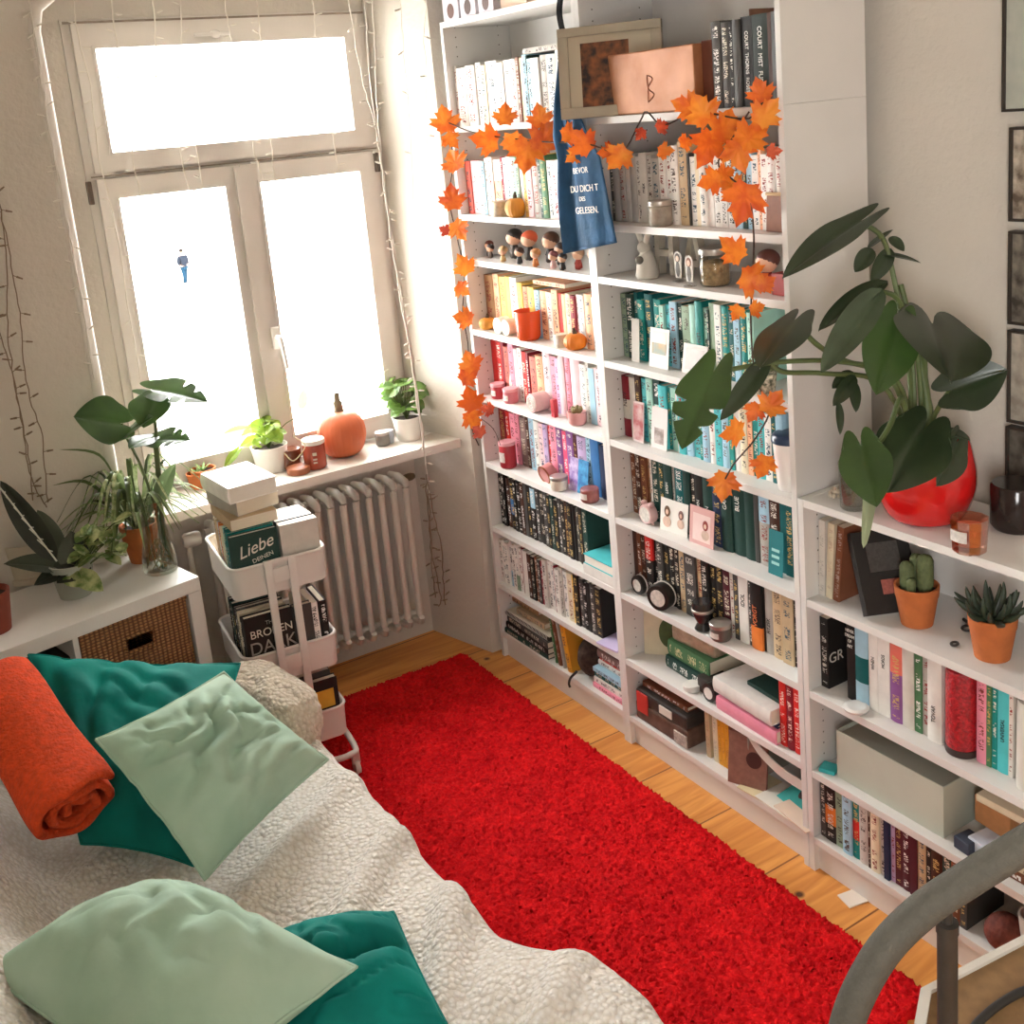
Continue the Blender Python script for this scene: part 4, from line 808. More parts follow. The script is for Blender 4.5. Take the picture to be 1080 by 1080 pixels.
def doll(label, y, x, s, hairc, dress, z=1.5575, rz=0):
    t = thing('toy_figure', label, 'toy figure', (x, y, z), R(rz), 'big-headed toy figures on the third shelf')
    q = MB(); q.ball((0, 0, .064*s), .024*s, .026*s, .023*s); q.build('head', mat('doll_skin', '#d9a98a', .5), t, 180)
    q = MB(); q.ball((.004*s, 0, .070*s), .026*s, .028*s, .023*s, M=Matrix.Rotation(R(-14), 3, 'Y')); q.build('hair', mat('doll_hair_' + hairc[1:], hairc, .5, .1), t, 180)
    q = MB(); q.lathe([(.017*s, .006*s), (.016*s, .02*s), (.011*s, .040*s), (.008*s, .046*s)], seg=14); q.tube([(0, .011*s, .038*s), (-.004*s, .019*s, .022*s)], .0045*s, 6); q.tube([(0, -.011*s, .038*s), (-.004*s, -.019*s, .022*s)], .0045*s, 6); q.ball((-.004*s, .008*s, .005*s), .009*s, .007*s, .005*s, 8, 6); q.ball((-.004*s, -.008*s, .005*s), .009*s, .007*s, .005*s, 8, 6); q.build('clothes', mat('doll_dress_' + dress[1:], dress, .6, .2, 60), t, 180)
for a in [('large toy figure with black hair, nearest the window among the big ones', -.205, -.185, 1.12, '#2e2622', '#4d4540'), ('large toy figure with bright red hair beside the black-haired one', -.300, -.185, 1.1, '#d9582c', '#3f3a38'), ('large toy figure with brown hair, third of the big ones', -.432, -.185, 1.12, '#5a3826', '#38322f'),
          ('tiny toy figure with red hair nearest the window', -.055, -.20, .62, '#7d3c2c', '#4a3b36'), ('tiny toy figure with black hair beside the red-haired tiny one', -.105, -.225, .55, '#352c28', '#6b5a50'), ('small toy figure in cream clothes before the large black-haired one', -.24, -.255, .6, '#c9a878', '#c9a06a'), ('small toy figure in black clothes before the large red-haired one', -.345, -.255, .62, '#4b3226', '#2c2826'), ('small toy figure in orange clothes before the brown-haired large one', -.455, -.262, .66, '#c98a52', '#cf7a38'),
          ('medium toy figure with dark hair and pale face behind the pink one', -.51, -.20, .8, '#3c2c26', '#54453e'), ('small toy figure in pink clothes beside the medium dark-haired one', -.548, -.255, .62, '#7a3b3c', '#d8a9a2'), ('small toy figure all in black under the blue bag', -.61, -.262, .6, '#26221f', '#26221f'), ('toy figure in red clothes below the blue bag', -.645, -.225, .74, '#b58a6a', '#b54a40'), ('toy figure in pale blue clothes at the end of the third shelf', -.715, -.215, .8, '#d8c7b0', '#8fb2b8')]: doll(*a)
doll('toy figure in red clothes behind the leaf garland in the middle bookcase', -1.445, -.20, 1.15, '#5b2d22', '#b3302a')
q = MB(); q.rbox(-.03, .03, -.035, .035, 0, .055, .002); solo('red_box', q, mat('red_carton', '#a8322c', .5, .2, 40), 'small red carton at the end of the third shelf behind the leaves', 'box', (-.205, -1.53, 1.5575), 0)
jar('candle_jar', 'stone-grey jar with silver lid before the grey-and-white row', 'candle', (-.248, -1.092, 1.7165), .034, .056, mat('mottled_grey', '#a89f90', .5, .3, 50), SIL)
bx = thing('picture_frame', 'small brown-backed picture frame at the end of the grey-and-white row', 'picture', (-.236, -1.535, 1.7165), 0, None, (0, R(4), 0))
MB().rbox(-.006, .006, -.045, .045, 0, .088, .002).build('frame', mat('brown_wood', '#8a5b44', .6, .2, 30), bx)
MB().rbox(-.010, .008, -.046, .046, .088, .096, .002).build('top_edge', mat('gold_edge', '#c7a878', .4), bx)
pl_ = thing('patterned_planter', 'small cream pot with dark green dotted leaves before the green books', 'plant', (-.235, -1.455, 1.3005), 0)
q = MB(); q.lathe([(.028, 0), (.034, .05), (.030, .05), (.026, .02)], seg=20, cap=False); q.lathe([(.001, .045), (.030, .045)], seg=20, cap=False); q.build('pot', mat('cream_dotted', '#d3c6ac', .6, 0, 90, hex2='#4c4a34'), pl_, 50)
q = MB(); rn = random.Random(4)
for k in range(46):
    a = rn.uniform(0, 2*PI); r_ = rn.uniform(.0, .036); z = .05 + rn.uniform(0, .055); q.ball((r_*math.cos(a), r_*math.sin(a), z), .007, .005, .004, 6, 4, M=Matrix.Rotation(rn.uniform(-1, 1), 3, 'X'))
q.build('leaves', mat('mottled_foliage', '#8b8a58', .6, 0, 120, hex2='#33402a'), pl_, 180)
# top of middle bookcase: frame, copper box; window bookcase top boxes
fr = thing('framed_photograph', 'large grey frame with brown photo, standing half behind the copper box', 'picture', (-.262, -.925, 2.0208), 0, None, (0, R(4), R(38)))
FRM = mat('greige_frame', '#aaa08c', .6, .06, 30)
q = MB()
for a in ((-.150, .150, 0, .03), (-.150, .150, .225, .25), (-.150, -.12, .03, .225), (.12, .150, .03, .225)): q.rbox(-.012, .008, *a, .002)
q.build('frame', FRM, fr); MB().box(-.003, -.001, -.12, .12, .03, .225).build('mount', mat('mount_card', '#b5aa94', .7), fr)
MB().box(-.0042, -.0032, -.055, .085, .02, .205).build('photograph', mat('warm_photo', '#8a5028', .5, 0, 34, hex2='#1f1410'), fr)
cx = thing('copper_box', 'wide copper-coloured box with embossed front on the middle bookcase', 'box', (-.165, -1.09, 2.0208), 0)
q = MB(); q.rbox(-.095, .08, -.185, .185, 0, .165, .004); q.build('body', mat('pink_copper', '#c08a66', .45, 0, 6, .15, 25, metal=.25, hex2='#9a6038'), cx)
q = MB(); q.tube([(-.0955, .006, .03), (-.0955, .006, .10)], .0016, 6); q.tube(smoothline([(-.0955, .006, .10), (-.0955, -.016, .09), (-.0955, .004, .066), (-.0955, -.02, .048), (-.0955, .006, .03)]), .0016, 6); q.build('embossed_monogram', mat('copper_line', '#a0684a', .4, 0, metal=.4), cx, 60)
MB().rbox(-.070, .08, -.226, -.187, 0, .170, .003).build('side_flap', mat('dark_copper_leather', '#6b3826', .6, .3, 20), cx)
t = thing('bookend', 'brown wooden bookend plate behind the grey fantasy books', 'bookend', (-.10, -1.345, 2.0208), 0); MB().rbox(-.05, .05, -.025, .025, 0, .004, .001).build('base', mat('brown_wood', '#8a5b44'), t); MB().rbox(-.05, .05, -.025, -.019, .004, .235, .002).build('plate', mat('brown_wood', '#8a5b44'), t)
for i in range(4):
    b_ = thing('carton', ['white toy carton nearest the window on top of the window bookcase', 'white toy carton with dark print, second on the bookcase top', 'white toy carton, third on the bookcase top', 'cream carton at the end of the bookcase top'][i], 'box', (-.20, -.068 - .118*i - .05*(i == 3), 2.3728), R(-2*i), 'cartons on top of the window bookcase')
    w_ = .053 if i < 3 else .09
    MB().rbox(-.07, .07, -w_, w_, 0, .16, .002).build('body', mat('toy_carton' if i < 3 else 'cream_carton', '#d9d3da' if i < 3 else '#e0c3a6', .6, .05, 20), b_)
    if i < 3:
        q = MB(); q.ball((-.0703, .0, .030), .0008, .024, .024, 16, 10); q.build('print', mat('carton_print_%d' % i, ['#6b4a40', '#54413c', '#5c4038'][i], .6, .2, 40), b_)
# ================================================================= plants
def leafmat(name, top, under, rough=.35, hex2=None, scale=12, trans=.25):
    """leaf: green upper side, paler underside, a little light passing through"""
    if name in MC: return MC[name]
    m = bpy.data.materials.new(name); m.use_nodes = True; nt = m.node_tree; N = nt.nodes; L = nt.links; b = N['Principled BSDF']; out = N['Material Output']
    b.inputs['Roughness'].default_value = rough
    tc = N.new('ShaderNodeTexCoord'); n = N.new('ShaderNodeTexNoise'); n.inputs['Scale'].default_value = scale; n.inputs['Detail'].default_value = 3; L.new(tc.outputs['Object'], n.inputs['Vector'])
    cr = N.new('ShaderNodeValToRGB'); cr.color_ramp.elements[0].position = .38; cr.color_ramp.elements[1].position = .62
    a = lin(top); cr.color_ramp.elements[0].color = lin(hex2) if hex2 else (a[0]*.7, a[1]*.72, a[2]*.7, 1); cr.color_ramp.elements[1].color = a; L.new(n.outputs['Fac'], cr.inputs[0])
    g = N.new('ShaderNodeNewGeometry'); mx = N.new('ShaderNodeMix'); mx.data_type = 'RGBA'; L.new(g.outputs['Backfacing'], mx.inputs[0]); L.new(cr.outputs[0], mx.inputs[6]); mx.inputs[7].default_value = lin(under)
    L.new(mx.outputs[2], b.inputs['Base Color'])
    t = N.new('ShaderNodeBsdfTranslucent'); L.new(mx.outputs[2], t.inputs[0]); ms = N.new('ShaderNodeMixShader'); ms.inputs[0].default_value = trans
    L.new(b.outputs[0], ms.inputs[1]); L.new(t.outputs[0], ms.inputs[2]); L.new(ms.outputs[0], out.inputs[0])
    MC[name] = m; return m
def leaf(mb, P0, P1, width, n, kind='heart', curl=.12, fold=.12, rows=16, cols=6, wave=.0, twist=0.0):
    P0 = Vector(P0); P1 = Vector(P1); ax = P1 - P0; Ln = ax.length; u = ax/Ln; n = Vector(n); w = n.cross(u)
    if w.length < 1e-5: w = Vector((1, 0, 0)).cross(u)
    w.normalize(); nn = u.cross(w)
    if kind == 'split': rows = 40
    if kind in ('heart', 'split'): cols = max(cols, 16)
    P = []
    for i in range(rows+1):
        t = i/rows
        if kind in ('heart', 'split'): hw = .66 + .34*math.sin(PI/2*min(1, t/.32)) if t < .32 else math.cos(PI/2*((t-.32)/.68))**.82
        elif kind == 'lance': hw = (max(t, 1e-4)**.55)*((1-t)**.75)*1.75
        elif kind == 'strap': hw = min(1, t*6+.35)*(1-t)**.45
        else: hw = math.sqrt(max(0, 1-(2*t-1)**2))
        row = []
        for j in range(-cols//2, cols//2+1):
            sgn = j/(cols/2); h = hw; al = t; s_ = abs(sgn)
            if kind in ('heart', 'split') and t < .45: al = t - .30*((1 - t/.45)**1.4)*math.sin(PI*min(1, s_))**.6
            if kind == 'split' and s_ > .35:
                for tk in (.46, .68):
                    tk2 = tk + (.05 if sgn > 0 else 0); h *= 1 - .60*s_*math.exp(-((t-tk2)/.026)**2)
            lift = fold*s_*width*.5*hw - curl*Ln*(al**2 if al > 0 else 0) + wave*width*math.sin(t*9+sgn*2)*s_ - .03*width*math.exp(-(s_/.12)**2)
            row.append(P0 + u*al*Ln + w*(sgn*h*width*.5) + nn*(lift + twist*sgn*t*width))
        P.append(row)
    return mb.grid(P)
VIEW = (ROT.transposed() @ Vector((0, 0, -1)))           # towards where the room is looked at from
RIGHT = (ROT.transposed() @ Vector((1, 0, 0))); UPV = (ROT.transposed() @ Vector((0, -1, 0)))
def plant_leaves(t, specs, m, origin, name='leaf', stemm=None, stem_r=.0035):
    """specs: (base uv+depth, tip uv+depth, width m, normal, kind, curl, fold, stem path)"""
    for b, tp, wd, n, kind, curl, fold, st in specs:
        P0 = AD(*b) - origin; P1 = AD(*tp) - origin; q = MB(); mm_ = m
        if len(n) == 4: mm_ = n[3]
        nv = VIEW*n[0] + RIGHT*n[1] + UPV*n[2]
        leaf(q, P0, P1, wd, nv, kind, curl, fold); q.build(name, mm_, t, 180)
        if st and stemm:
            q = MB(); pts = [AD(*s_) - origin for s_ in st] + [P0 - nv.normalized()*stem_r*1.2]; q.tube(smoothline(pts, 6), stem_r, 6); q.build('stem', stemm, t, 60)
MON = leafmat('monstera_leaf', '#3f5a2a', '#6d8258', .3, '#324a24', 9)
MOND = leafmat('dark_monstera_leaf', '#2f3d26', '#5b6b52', .28, '#26331f', 9, .12)
STEMG = mat('green_stem', '#5c6b3c', .5, .2, 30)
SOIL = mat('potting_soil', '#3a2c22', .95, .4, 80, .6, 90)
# ---- the big plant in the red pot on the low bookcase
po = Vector((-.165, -1.895, 1.0605))
big = thing('monstera_plant', 'large split-leaf plant in a glossy red pot on the low bookcase', 'plant', po, 0)
q = MB(); pr_ = smoothline([(a, 0, b) for a, b in [(.058, 0), (.085, .008), (.108, .06), (.112, .11), (.103, .165), (.096, .19)]], 5)
q.lathe([(p.x, p.z) for p in pr_] + [(.091, .19), (.096, .15), (.09, .14)], seg=40, cap=False); q.lathe([(.0005, 0), (.058, 0)], seg=40, cap=False); q.build('pot', mat('red_glaze', '#cf1d1c', .12, .06, 6, coat=.5), big, 60)
q = MB(); q.lathe([(.0005, .165), (.09, .16)], seg=24, cap=False); q.build('soil', SOIL, big)
dz = 2.50
SHINY = leafmat('shiny_leaf', '#46553c', '#5b6b52', .16, '#3a4832', 9, .1)
specs = [  # leaves given MON have the brighter green of lit leaves put into their colour
 ((908, 232, 2.46), (824, 284, 2.38), .095, (.55, -.1, .85), 'heart', .10, .10, [(962, 470, 2.55), (958, 380, 2.52), (942, 290, 2.50), (930, 250, 2.48)]),
 ((838, 336, 2.42), (800, 378, 2.26), .110, (.75, -.45, .5), 'heart', .10, -.15, [(965, 470, 2.55), (940, 400, 2.52), (890, 380, 2.48), (860, 362, 2.44)]),
 ((930, 304, 2.44), (866, 392, 2.34), .100, (.55, .25, .8, SHINY), 'lance', .02, .30, [(966, 470, 2.55), (962, 380, 2.52), (950, 320, 2.48)]),
 ((936, 296, 2.47), (862, 340, 2.42), .085, (.6, -.2, .8), 'lance', .12, .25, None),
 ((946, 340, 2.45), (926, 412, 2.36), .120, (.9, -.15, .25, MON), 'heart', .10, .08, [(972, 470, 2.55), (970, 400, 2.52), (962, 350, 2.48)]),
 ((985, 340, 2.46), (1008, 394, 2.25), .215, (.8, .15, .55), 'heart', .08, .10, [(978, 470, 2.55), (976, 400, 2.53), (976, 360, 2.49)]),
 ((1003, 412, 2.42), (1062, 390, 2.36), .120, (.9, .2, .3), 'heart', .08, .10, [(980, 475, 2.54), (985, 440, 2.50)]),
 ((752, 392, 2.36), (718, 468, 2.26), .115, (.85, -.35, .3, MON), 'split', .10, .12, [(968, 475, 2.55), (945, 400, 2.52), (890, 382, 2.46), (820, 382, 2.40)]),
 ((812, 376, 2.40), (762, 442, 2.32), .066, (.75, .4, .4), 'lance', .06, .12, [(966, 475, 2.55), (930, 405, 2.51), (870, 394, 2.45), (825, 392, 2.42)]),
 ((975, 452, 2.43), (938, 514, 2.32), .160, (.85, -.2, .4), 'heart', .10, .08, None),
 ((908, 470, 2.37), (924, 532, 2.28), .110, (.9, -.3, .2, MON), 'heart', .08, .08, [(962, 480, 2.50), (952, 420, 2.46), (938, 450, 2.42), (922, 472, 2.39)]),
 ((1010, 466, 2.45), (994, 510, 2.34), .080, (.8, .4, .3), 'heart', .10, .14, None),
 ((985, 455, 2.50), (1022, 458, 2.42), .06, (.5, .0, .9), 'heart', .15, .1, None),
 ((900, 392, 2.48), (878, 408, 2.46), .045, (.7, 0, .6), 'lance', .1, .2, None), ((902, 396, 2.47), (880, 427, 2.44), .05, (.9, .1, .3), 'lance', .1, .2, None), ((898, 400, 2.47), (905, 434, 2.45), .045, (.8, .3, .2), 'lance', .1, .2, None), ((884, 424, 2.45), (888, 458, 2.43), .03, (.8, .3, .2), 'lance', .1, .2, None),
 ((915, 262, 2.49), (940, 240, 2.48), .035, (.4, 0, .9), 'lance', .1, .1, None), ((920, 262, 2.49), (903, 284, 2.47), .055, (.8, 0, .4), 'lance', .2, .1, None), ((930, 268, 2.49), (972, 270, 2.47), .035, (.5, 0, .8), 'lance', .2, .1, None), ((940, 262, 2.49), (922, 296, 2.47), .055, (.8, .2, .4), 'lance', .2, .1, None), ((938, 250, 2.49), (955, 262, 2.47), .045, (.8, .2, .4), 'lance', .2, .1, None),
]
plant_leaves(big, specs, MOND, po, 'leaf', STEMG, .006)
q = MB(); pts = [AD(u, v, d) - po for u, v, d in ((975, 480, 2.55), (978, 430, 2.54), (968, 370, 2.52), (950, 300, 2.5))]; q.tube(smoothline(pts, 6), [.013]*7 + [.010]*6 + [.006]*6, 8); q.build('main_stem', STEMG, big, 60)
q = MB(); leaf(q, AD(918, 505, 2.34) - po, AD(911, 578, 2.30) - po, .035, VIEW, 'strap', .02, .6); q.build('rolled_leaf', leafmat('young_leaf', '#a3ad8a', '#b4bc9c', .35), big, 180)
# ---- things around the red pot
vt = thing('clear_glass', 'clear drinking glass behind the hanging leaf on the low bookcase', 'glass', (-.235, -1.745, 1.0605), 0)
q = MB(); q.lathe([(.030, 0), (.033, .004), (.036, .115), (.034, .115), (.031, .012), (.0005, .01)], seg=28, cap=False); q.lathe([(.0005, 0), (.030, 0)], seg=28, cap=False); q.build('body', glass('clear_tumbler', '#e9ebe8', .92), vt, 50)
bd = thing('bead_string', 'little heap of pale beads in the corner of the low bookcase top', 'beads', (-.19, -1.665, 1.0605), 0)
q = MB(); pts = []
for k in range(26):
    a = k*.55; r_ = .030 - .0006*k; p = Vector((r_*math.cos(a)*1.2, r_*math.sin(a)*.8, .006 + (.009 if k > 14 else 0))); q.ball(p, .0062, seg=8, rings=6)
q.build('beads', mat('bead_cream', '#cbbba6', .4, .2, 60), bd, 180)
tg = thing('glass_candle', 'cut-glass tumbler with orange wax before the red pot', 'candle', (-.262, -2.085, 1.0605), 0)
q = MB(); q.lathe([(.033, 0), (.036, .004), (.0405, .075), (.038, .075), (.034, .02), (.0005, .016)], seg=10, cap=False); q.lathe([(.0005, 0), (.033, 0)], seg=10, cap=False); q.build('tumbler', glass('cut_glass', '#f0d0c0', .8), tg)
q = MB(); q.lathe([(.031, .018), (.0355, .055), (.03, .057)], seg=20); q.build('wax', mat('orange_wax', '#dd6f4a', .5, .15, 20), tg, 40)
q = MB(); a = [PI + (k-3)*.17 for k in range(7)]; q.grid([[(.0412*math.cos(x), .0412*math.sin(x), z) for x in a] for z in (.03, .055)]); q.build('label', LABW, tg, 180)
jar('candle_jar', 'wide black candle glass behind the orange candle on the low bookcase', 'candle', (-.085, -2.075, 1.0605), .055, .105, mat('black_glass', '#2b211e', .15, .2), None, None)
# ---- cactus and succulent on the upper shelf of the low bookcase
TERRA = mat('terracotta', '#c9713a', .85, .18, 25, .15, 80)
def terracotta(t, r0, r1, h):
    q = MB(); q.lathe([(r0, 0), (r1*.93, h*.72), (r1*.96, h*.74), (r1, h), (r1*.9, h), (r1*.86, h*.8)], seg=32, cap=False); q.lathe([(.0005, 0), (r0, 0)], seg=32, cap=False); q.build('pot', TERRA, t, 50)
    q = MB(); q.lathe([(.0005, h*.86), (r1*.9, h*.84)], seg=20, cap=False); q.build('soil', SOIL, t)
ca = thing('cactus', 'ribbed cactus with three stems in an orange pot on the low bookcase', 'plant', (-.185, -1.885, .7935), 0)
terracotta(ca, .037, .052, .098)
CAC = mat('cactus_skin', '#6f7a4e', .7, .3, 60, .3, 120)
for x, y, r_, h in ((-.012, .018, .017, .075), (-.024, -.004, .011, .042), (.012, -.014, .02, .095), (.02, .016, .016, .085)):
    q = MB(); q.lathe([(r_*.8, .08), (r_, .10), (r_, .08 + h - r_*.8), (r_*.75, .08 + h - r_*.25), (r_*.05, .08 + h)], (x, y, 0), seg=40, lobes=20, amp=.16); q.build('cactus_stem', CAC, ca, 180)
sc = thing('aloe', 'dark spiky succulent in an orange pot on the low bookcase shelf', 'plant', (-.195, -2.095, .7935), 0)
terracotta(sc, .038, .053, .100)
ALO = leafmat('aloe_leaf', '#3a4632', '#46543c', .5, '#2b3527', 40, .05)
rn = random.Random(9)
for k in range(22):
    a = k*2.4; out_ = .03 + .055*(k/22) + rn.uniform(0, .01); h = .165 - .05*(k/22); q = MB(); p0 = Vector((.012*math.cos(a), .012*math.sin(a), .085)); p1 = Vector((out_*math.cos(a)*1.1, out_*math.sin(a)*1.1, h)); mid = (p0+p1)/2 + Vector((math.cos(a), math.sin(a), .3))*.012
    q.tube(smoothline([p0, mid, p1], 4), [.009, .0095, .009, .0085, .0075, .006, .0045, .003, .001], 6); q.build('leaf', ALO, sc, 60)
for i, (x, y, r_) in enumerate(((-.13, -1.985, .012), (-.215, -2.012, .007))):
    q = MB(); q.tube([(r_*1.3*math.cos(a), r_*math.sin(a), .004) for a in [k*PI/8 for k in range(17)]], .003, 6); 
    if i == 0: q.tube([(r_*1.3, 0, .004), (.03, .035, .004)], .004, 6)
    solo(['scissors', 'bead_ring'][i], q, mat('dark_metal', '#38322e', .5, .2), ['dark scissors handle lying between the two orange pots', 'small dark ring at the shelf edge by the orange pots'][i], ['scissors', 'ring'][i], (x, y, .7932), 0, smooth=60)
q = MB(); q.rbox(-.05, .05, -.05, .05, 0, .05, .004); solo('green_carton', q, mat('pale_green_card', '#b9bd97', .7, .25, 40), 'pale green patterned carton behind the spiky succulent', 'box', (-.085, -2.19, .7935), 0)

# ---- plant cabinet beside the window
KA = R(12); ko = Vector((-1.448, -.305, 0)); 
kx = thing('cube_cabinet', 'white cube cabinet with wicker drawer carrying the plants by the window', 'cabinet', (ko.x, ko.y, 0), KA)
ZK = .79
def kbox(q, *a, r=.0015): q.rbox(*a, r)
q = MB(); kbox(q, -.77, 0, 0, .39, ZK-.042, ZK); q.build('top_panel', WHITE, kx)
q = MB(); kbox(q, -.042, 0, 0, .39, .042, ZK-.042); q.build('side_panel', WHITE, kx); q = MB(); kbox(q, -.77, -.728, 0, .39, .042, ZK-.042); q.build('side_panel', WHITE, kx)
q = MB(); kbox(q, -.77, 0, 0, .39, 0, .042); q.build('bottom_panel', WHITE, kx); q = MB(); kbox(q, -.393, -.377, .002, .388, .042, ZK-.042); q.build('divider', WHITE, kx)
q = MB(); kbox(q, -.728, -.042, .002, .388, .387, .403); q.build('shelf', WHITE, kx)
q = MB(); q.box(-.728, -.042, .384, .388, .042, ZK-.042); q.build('back_panel', mat('dark_cabinet_back', '#8d8579', .8), kx)
def wicker():
    m = bpy.data.materials.new('woven_wicker'); m.use_nodes = True; nt = m.node_tree; N = nt.nodes; L = nt.links; b = N['Principled BSDF']; b.inputs['Roughness'].default_value = .7
    tc = N.new('ShaderNodeTexCoord'); w1 = N.new('ShaderNodeTexWave'); w1.bands_direction = 'X'; w1.inputs['Scale'].default_value = 22; w2 = N.new('ShaderNodeTexWave'); w2.bands_direction = 'Z'; w2.inputs['Scale'].default_value = 34
    ck_ = N.new('ShaderNodeTexChecker'); ck_.inputs['Scale'].default_value = 110
    for w_ in (w1, w2): w_.inputs['Distortion'].default_value = 1.2; w_.inputs['Detail'].default_value = 1; L.new(tc.outputs['Object'], w_.inputs['Vector'])
    ml = N.new('ShaderNodeMath'); ml.operation = 'MULTIPLY'; L.new(w1.outputs['Fac'], ml.inputs[0]); L.new(w2.outputs['Fac'], ml.inputs[1])
    cr = N.new('ShaderNodeValToRGB'); cr.color_ramp.elements[0].color = lin('#6a4426'); cr.color_ramp.elements[1].color = lin('#b98452'); cr.color_ramp.elements[1].position = .55; L.new(ml.outputs[0], cr.inputs[0]); L.new(cr.outputs[0], b.inputs['Base Color'])
    bp = N.new('ShaderNodeBump'); bp.inputs['Strength'].default_value = .8; bp.inputs['Distance'].default_value = .004; L.new(ml.outputs[0], bp.inputs['Height']); L.new(bp.outputs[0], b.inputs['Normal']); return m
bk_ = thing('wicker_basket', 'woven wicker basket filling the upper opening of the cube cabinet', 'basket', (ko.x, ko.y, .4035), KA)
WK = wicker()
q = MB(); X0, X1, Y0, Y1, H0 = -.371, -.048, .012, .36, .333
hx0, hx1, hz0, hz1 = -.245, -.165, .235, .280
q.box(X0, hx0, Y0, Y0+.014, 0, H0); q.box(hx1, X1, Y0, Y0+.014, 0, H0); q.box(hx0, hx1, Y0, Y0+.014, 0, hz0); q.box(hx0, hx1, Y0, Y0+.014, hz1, H0)
q.box(X0, X0+.012, Y0+.014, Y1, 0, H0); q.box(X1-.012, X1, Y0+.014, Y1, 0, H0); q.box(X0+.012, X1-.012, Y1-.012, Y1, 0, H0); q.box(X0+.012, X1-.012, Y0+.014, Y1-.012, 0, .01)
q.build('body', WK, bk_)
q = MB(); q.tube([(X0, Y0+.005, H0), (X1, Y0+.005, H0), (X1, Y1, H0), (X0, Y1, H0), (X0, Y0+.005, H0)], .007, 8); q.tube([(hx0, Y0-.001, hz0), (hx1, Y0-.001, hz0), (hx1, Y0-.001, hz1), (hx0, Y0-.001, hz1), (hx0, Y0-.001, hz0)], .005, 6); q.build('braided_rim', WK, bk_, 60)
q = MB(); q.rbox(-.32, -.02, -.14, .14, 0, .28, .01); cc = solo('dark_storage_box', q, mat('dark_felt', '#4a443c', .9, .2, 40), 'dark storage box in the second upper opening of the cube cabinet', 'box', (ko.x - .405*math.cos(KA) - .2*-math.sin(KA)*1, ko.y - .405*math.sin(KA) + .2*math.cos(KA), .4035), KA)

def onk(u, v, z=ZK): return AZ(u, v, z)
# glass vase with monstera cuttings
vo = onk(175, 607) + Vector((.0, .05, 0)); vo.z = ZK + .0005
va = thing('vase', 'tall clear glass vase with split-leaf cuttings at the cabinet corner', 'vase', vo, 0)
q = MB(); pr_ = smoothline([(a, 0, b) for a, b in [(.047, 0), (.052, .01), (.05, .05), (.040, .11), (.034, .17), (.040, .225)]], 5); prof = [(p.x, p.z) for p in pr_]
q.lathe(prof + [(a-.003, max(b, .012)) for a, b in prof[::-1]] + [(.0005, .012)], seg=36, cap=False); q.lathe([(.0005, 0), (.047, 0)], seg=36, cap=False); q.build('glass_body', glass('vase_glass', '#eceee8', .95), va, 60)
q = MB(); rn = random.Random(3)
for k in range(14):
    a = rn.uniform(0, 6.28); pts = [Vector((.008*math.cos(a), .008*math.sin(a), .10))]
    for s_ in range(5): a += rn.uniform(-.9, .9); pts.append(Vector((min(.038, .012 + .008*s_)*math.cos(a), min(.038, .012 + .008*s_)*math.sin(a), .09 - .017*s_ + rn.uniform(-.005, .005))))
    q.tube(smoothline(pts, 3), .0022, 5)
q.build('roots', mat('tangled_roots', '#8c7440', .8, .4, 50), va, 60)
dv = depth(vo)
vs_ = [
 ((128, 446, dv-.05), (80, 438, dv-.16), .155, (.9, .0, .35), 'heart', .08, .08, [(172, 600, dv), (166, 545, dv-.01), (150, 495, dv-.03), (133, 460, dv-.04)]),
 ((160, 410, dv+.02), (216, 416, dv-.06), .120, (.62, 0, .8), 'split', .14, .12, [(175, 600, dv), (170, 520, dv), (163, 440, dv+.01)]),
 ((162, 420, dv-.02), (150, 446, dv-.10), .130, (.75, 0, .6), 'heart', .2, .1, None),
 ((135, 456, dv-.04), (160, 438, dv-.10), .085, (.6, -.1, .8), 'heart', .05, .1, None),
 ((162, 464, dv+.0), (198, 460, dv-.06), .100, (.6, .1, .7), 'split', .12, .15, [(174, 600, dv), (168, 530, dv), (164, 480, dv)]),
 ((158, 462, dv-.02), (136, 470, dv-.10), .075, (.6, 0, .8), 'heart', .1, .1, None),
 ((166, 530, dv-.02), (184, 488, dv-.02), .060, (.9, -.2, .2), 'heart', .05, .2, None),
]
plant_leaves(va, vs_, MON, vo, 'leaf', STEMG, .0045)
# rooted cutting in a round glass
go = onk(145, 588); go.z = ZK + .0005
gr = thing('rooting_glass', 'small stemmed glass with white roots beside the tall vase', 'glass', go, 0)
q = MB(); q.lathe([(.026, 0), (.027, .004), (.012, .012), (.030, .03), (.038, .06), (.035, .10), (.032, .10), (.034, .06), (.0005, .022)], seg=28, cap=False); q.lathe([(.0005, 0), (.026, 0)], seg=28, cap=False); q.build('bowl', glass('goblet_glass', '#f0f1ee', .94), gr, 60)
q = MB()
for k in range(16):
    a = rn.uniform(0, 6.28); b = rn.uniform(.4, 1); q.tube(smoothline([(0, 0, .09), (.014*math.cos(a), .014*math.sin(a), .07), (.027*b*math.cos(a+.6), .027*b*math.sin(a+.6), .05), (.02*math.cos(a+1.5), .02*math.sin(a+1.5), .04)], 3), .0016, 5)
q.build('roots', mat('white_roots', '#e2d8c6', .7), gr, 60)
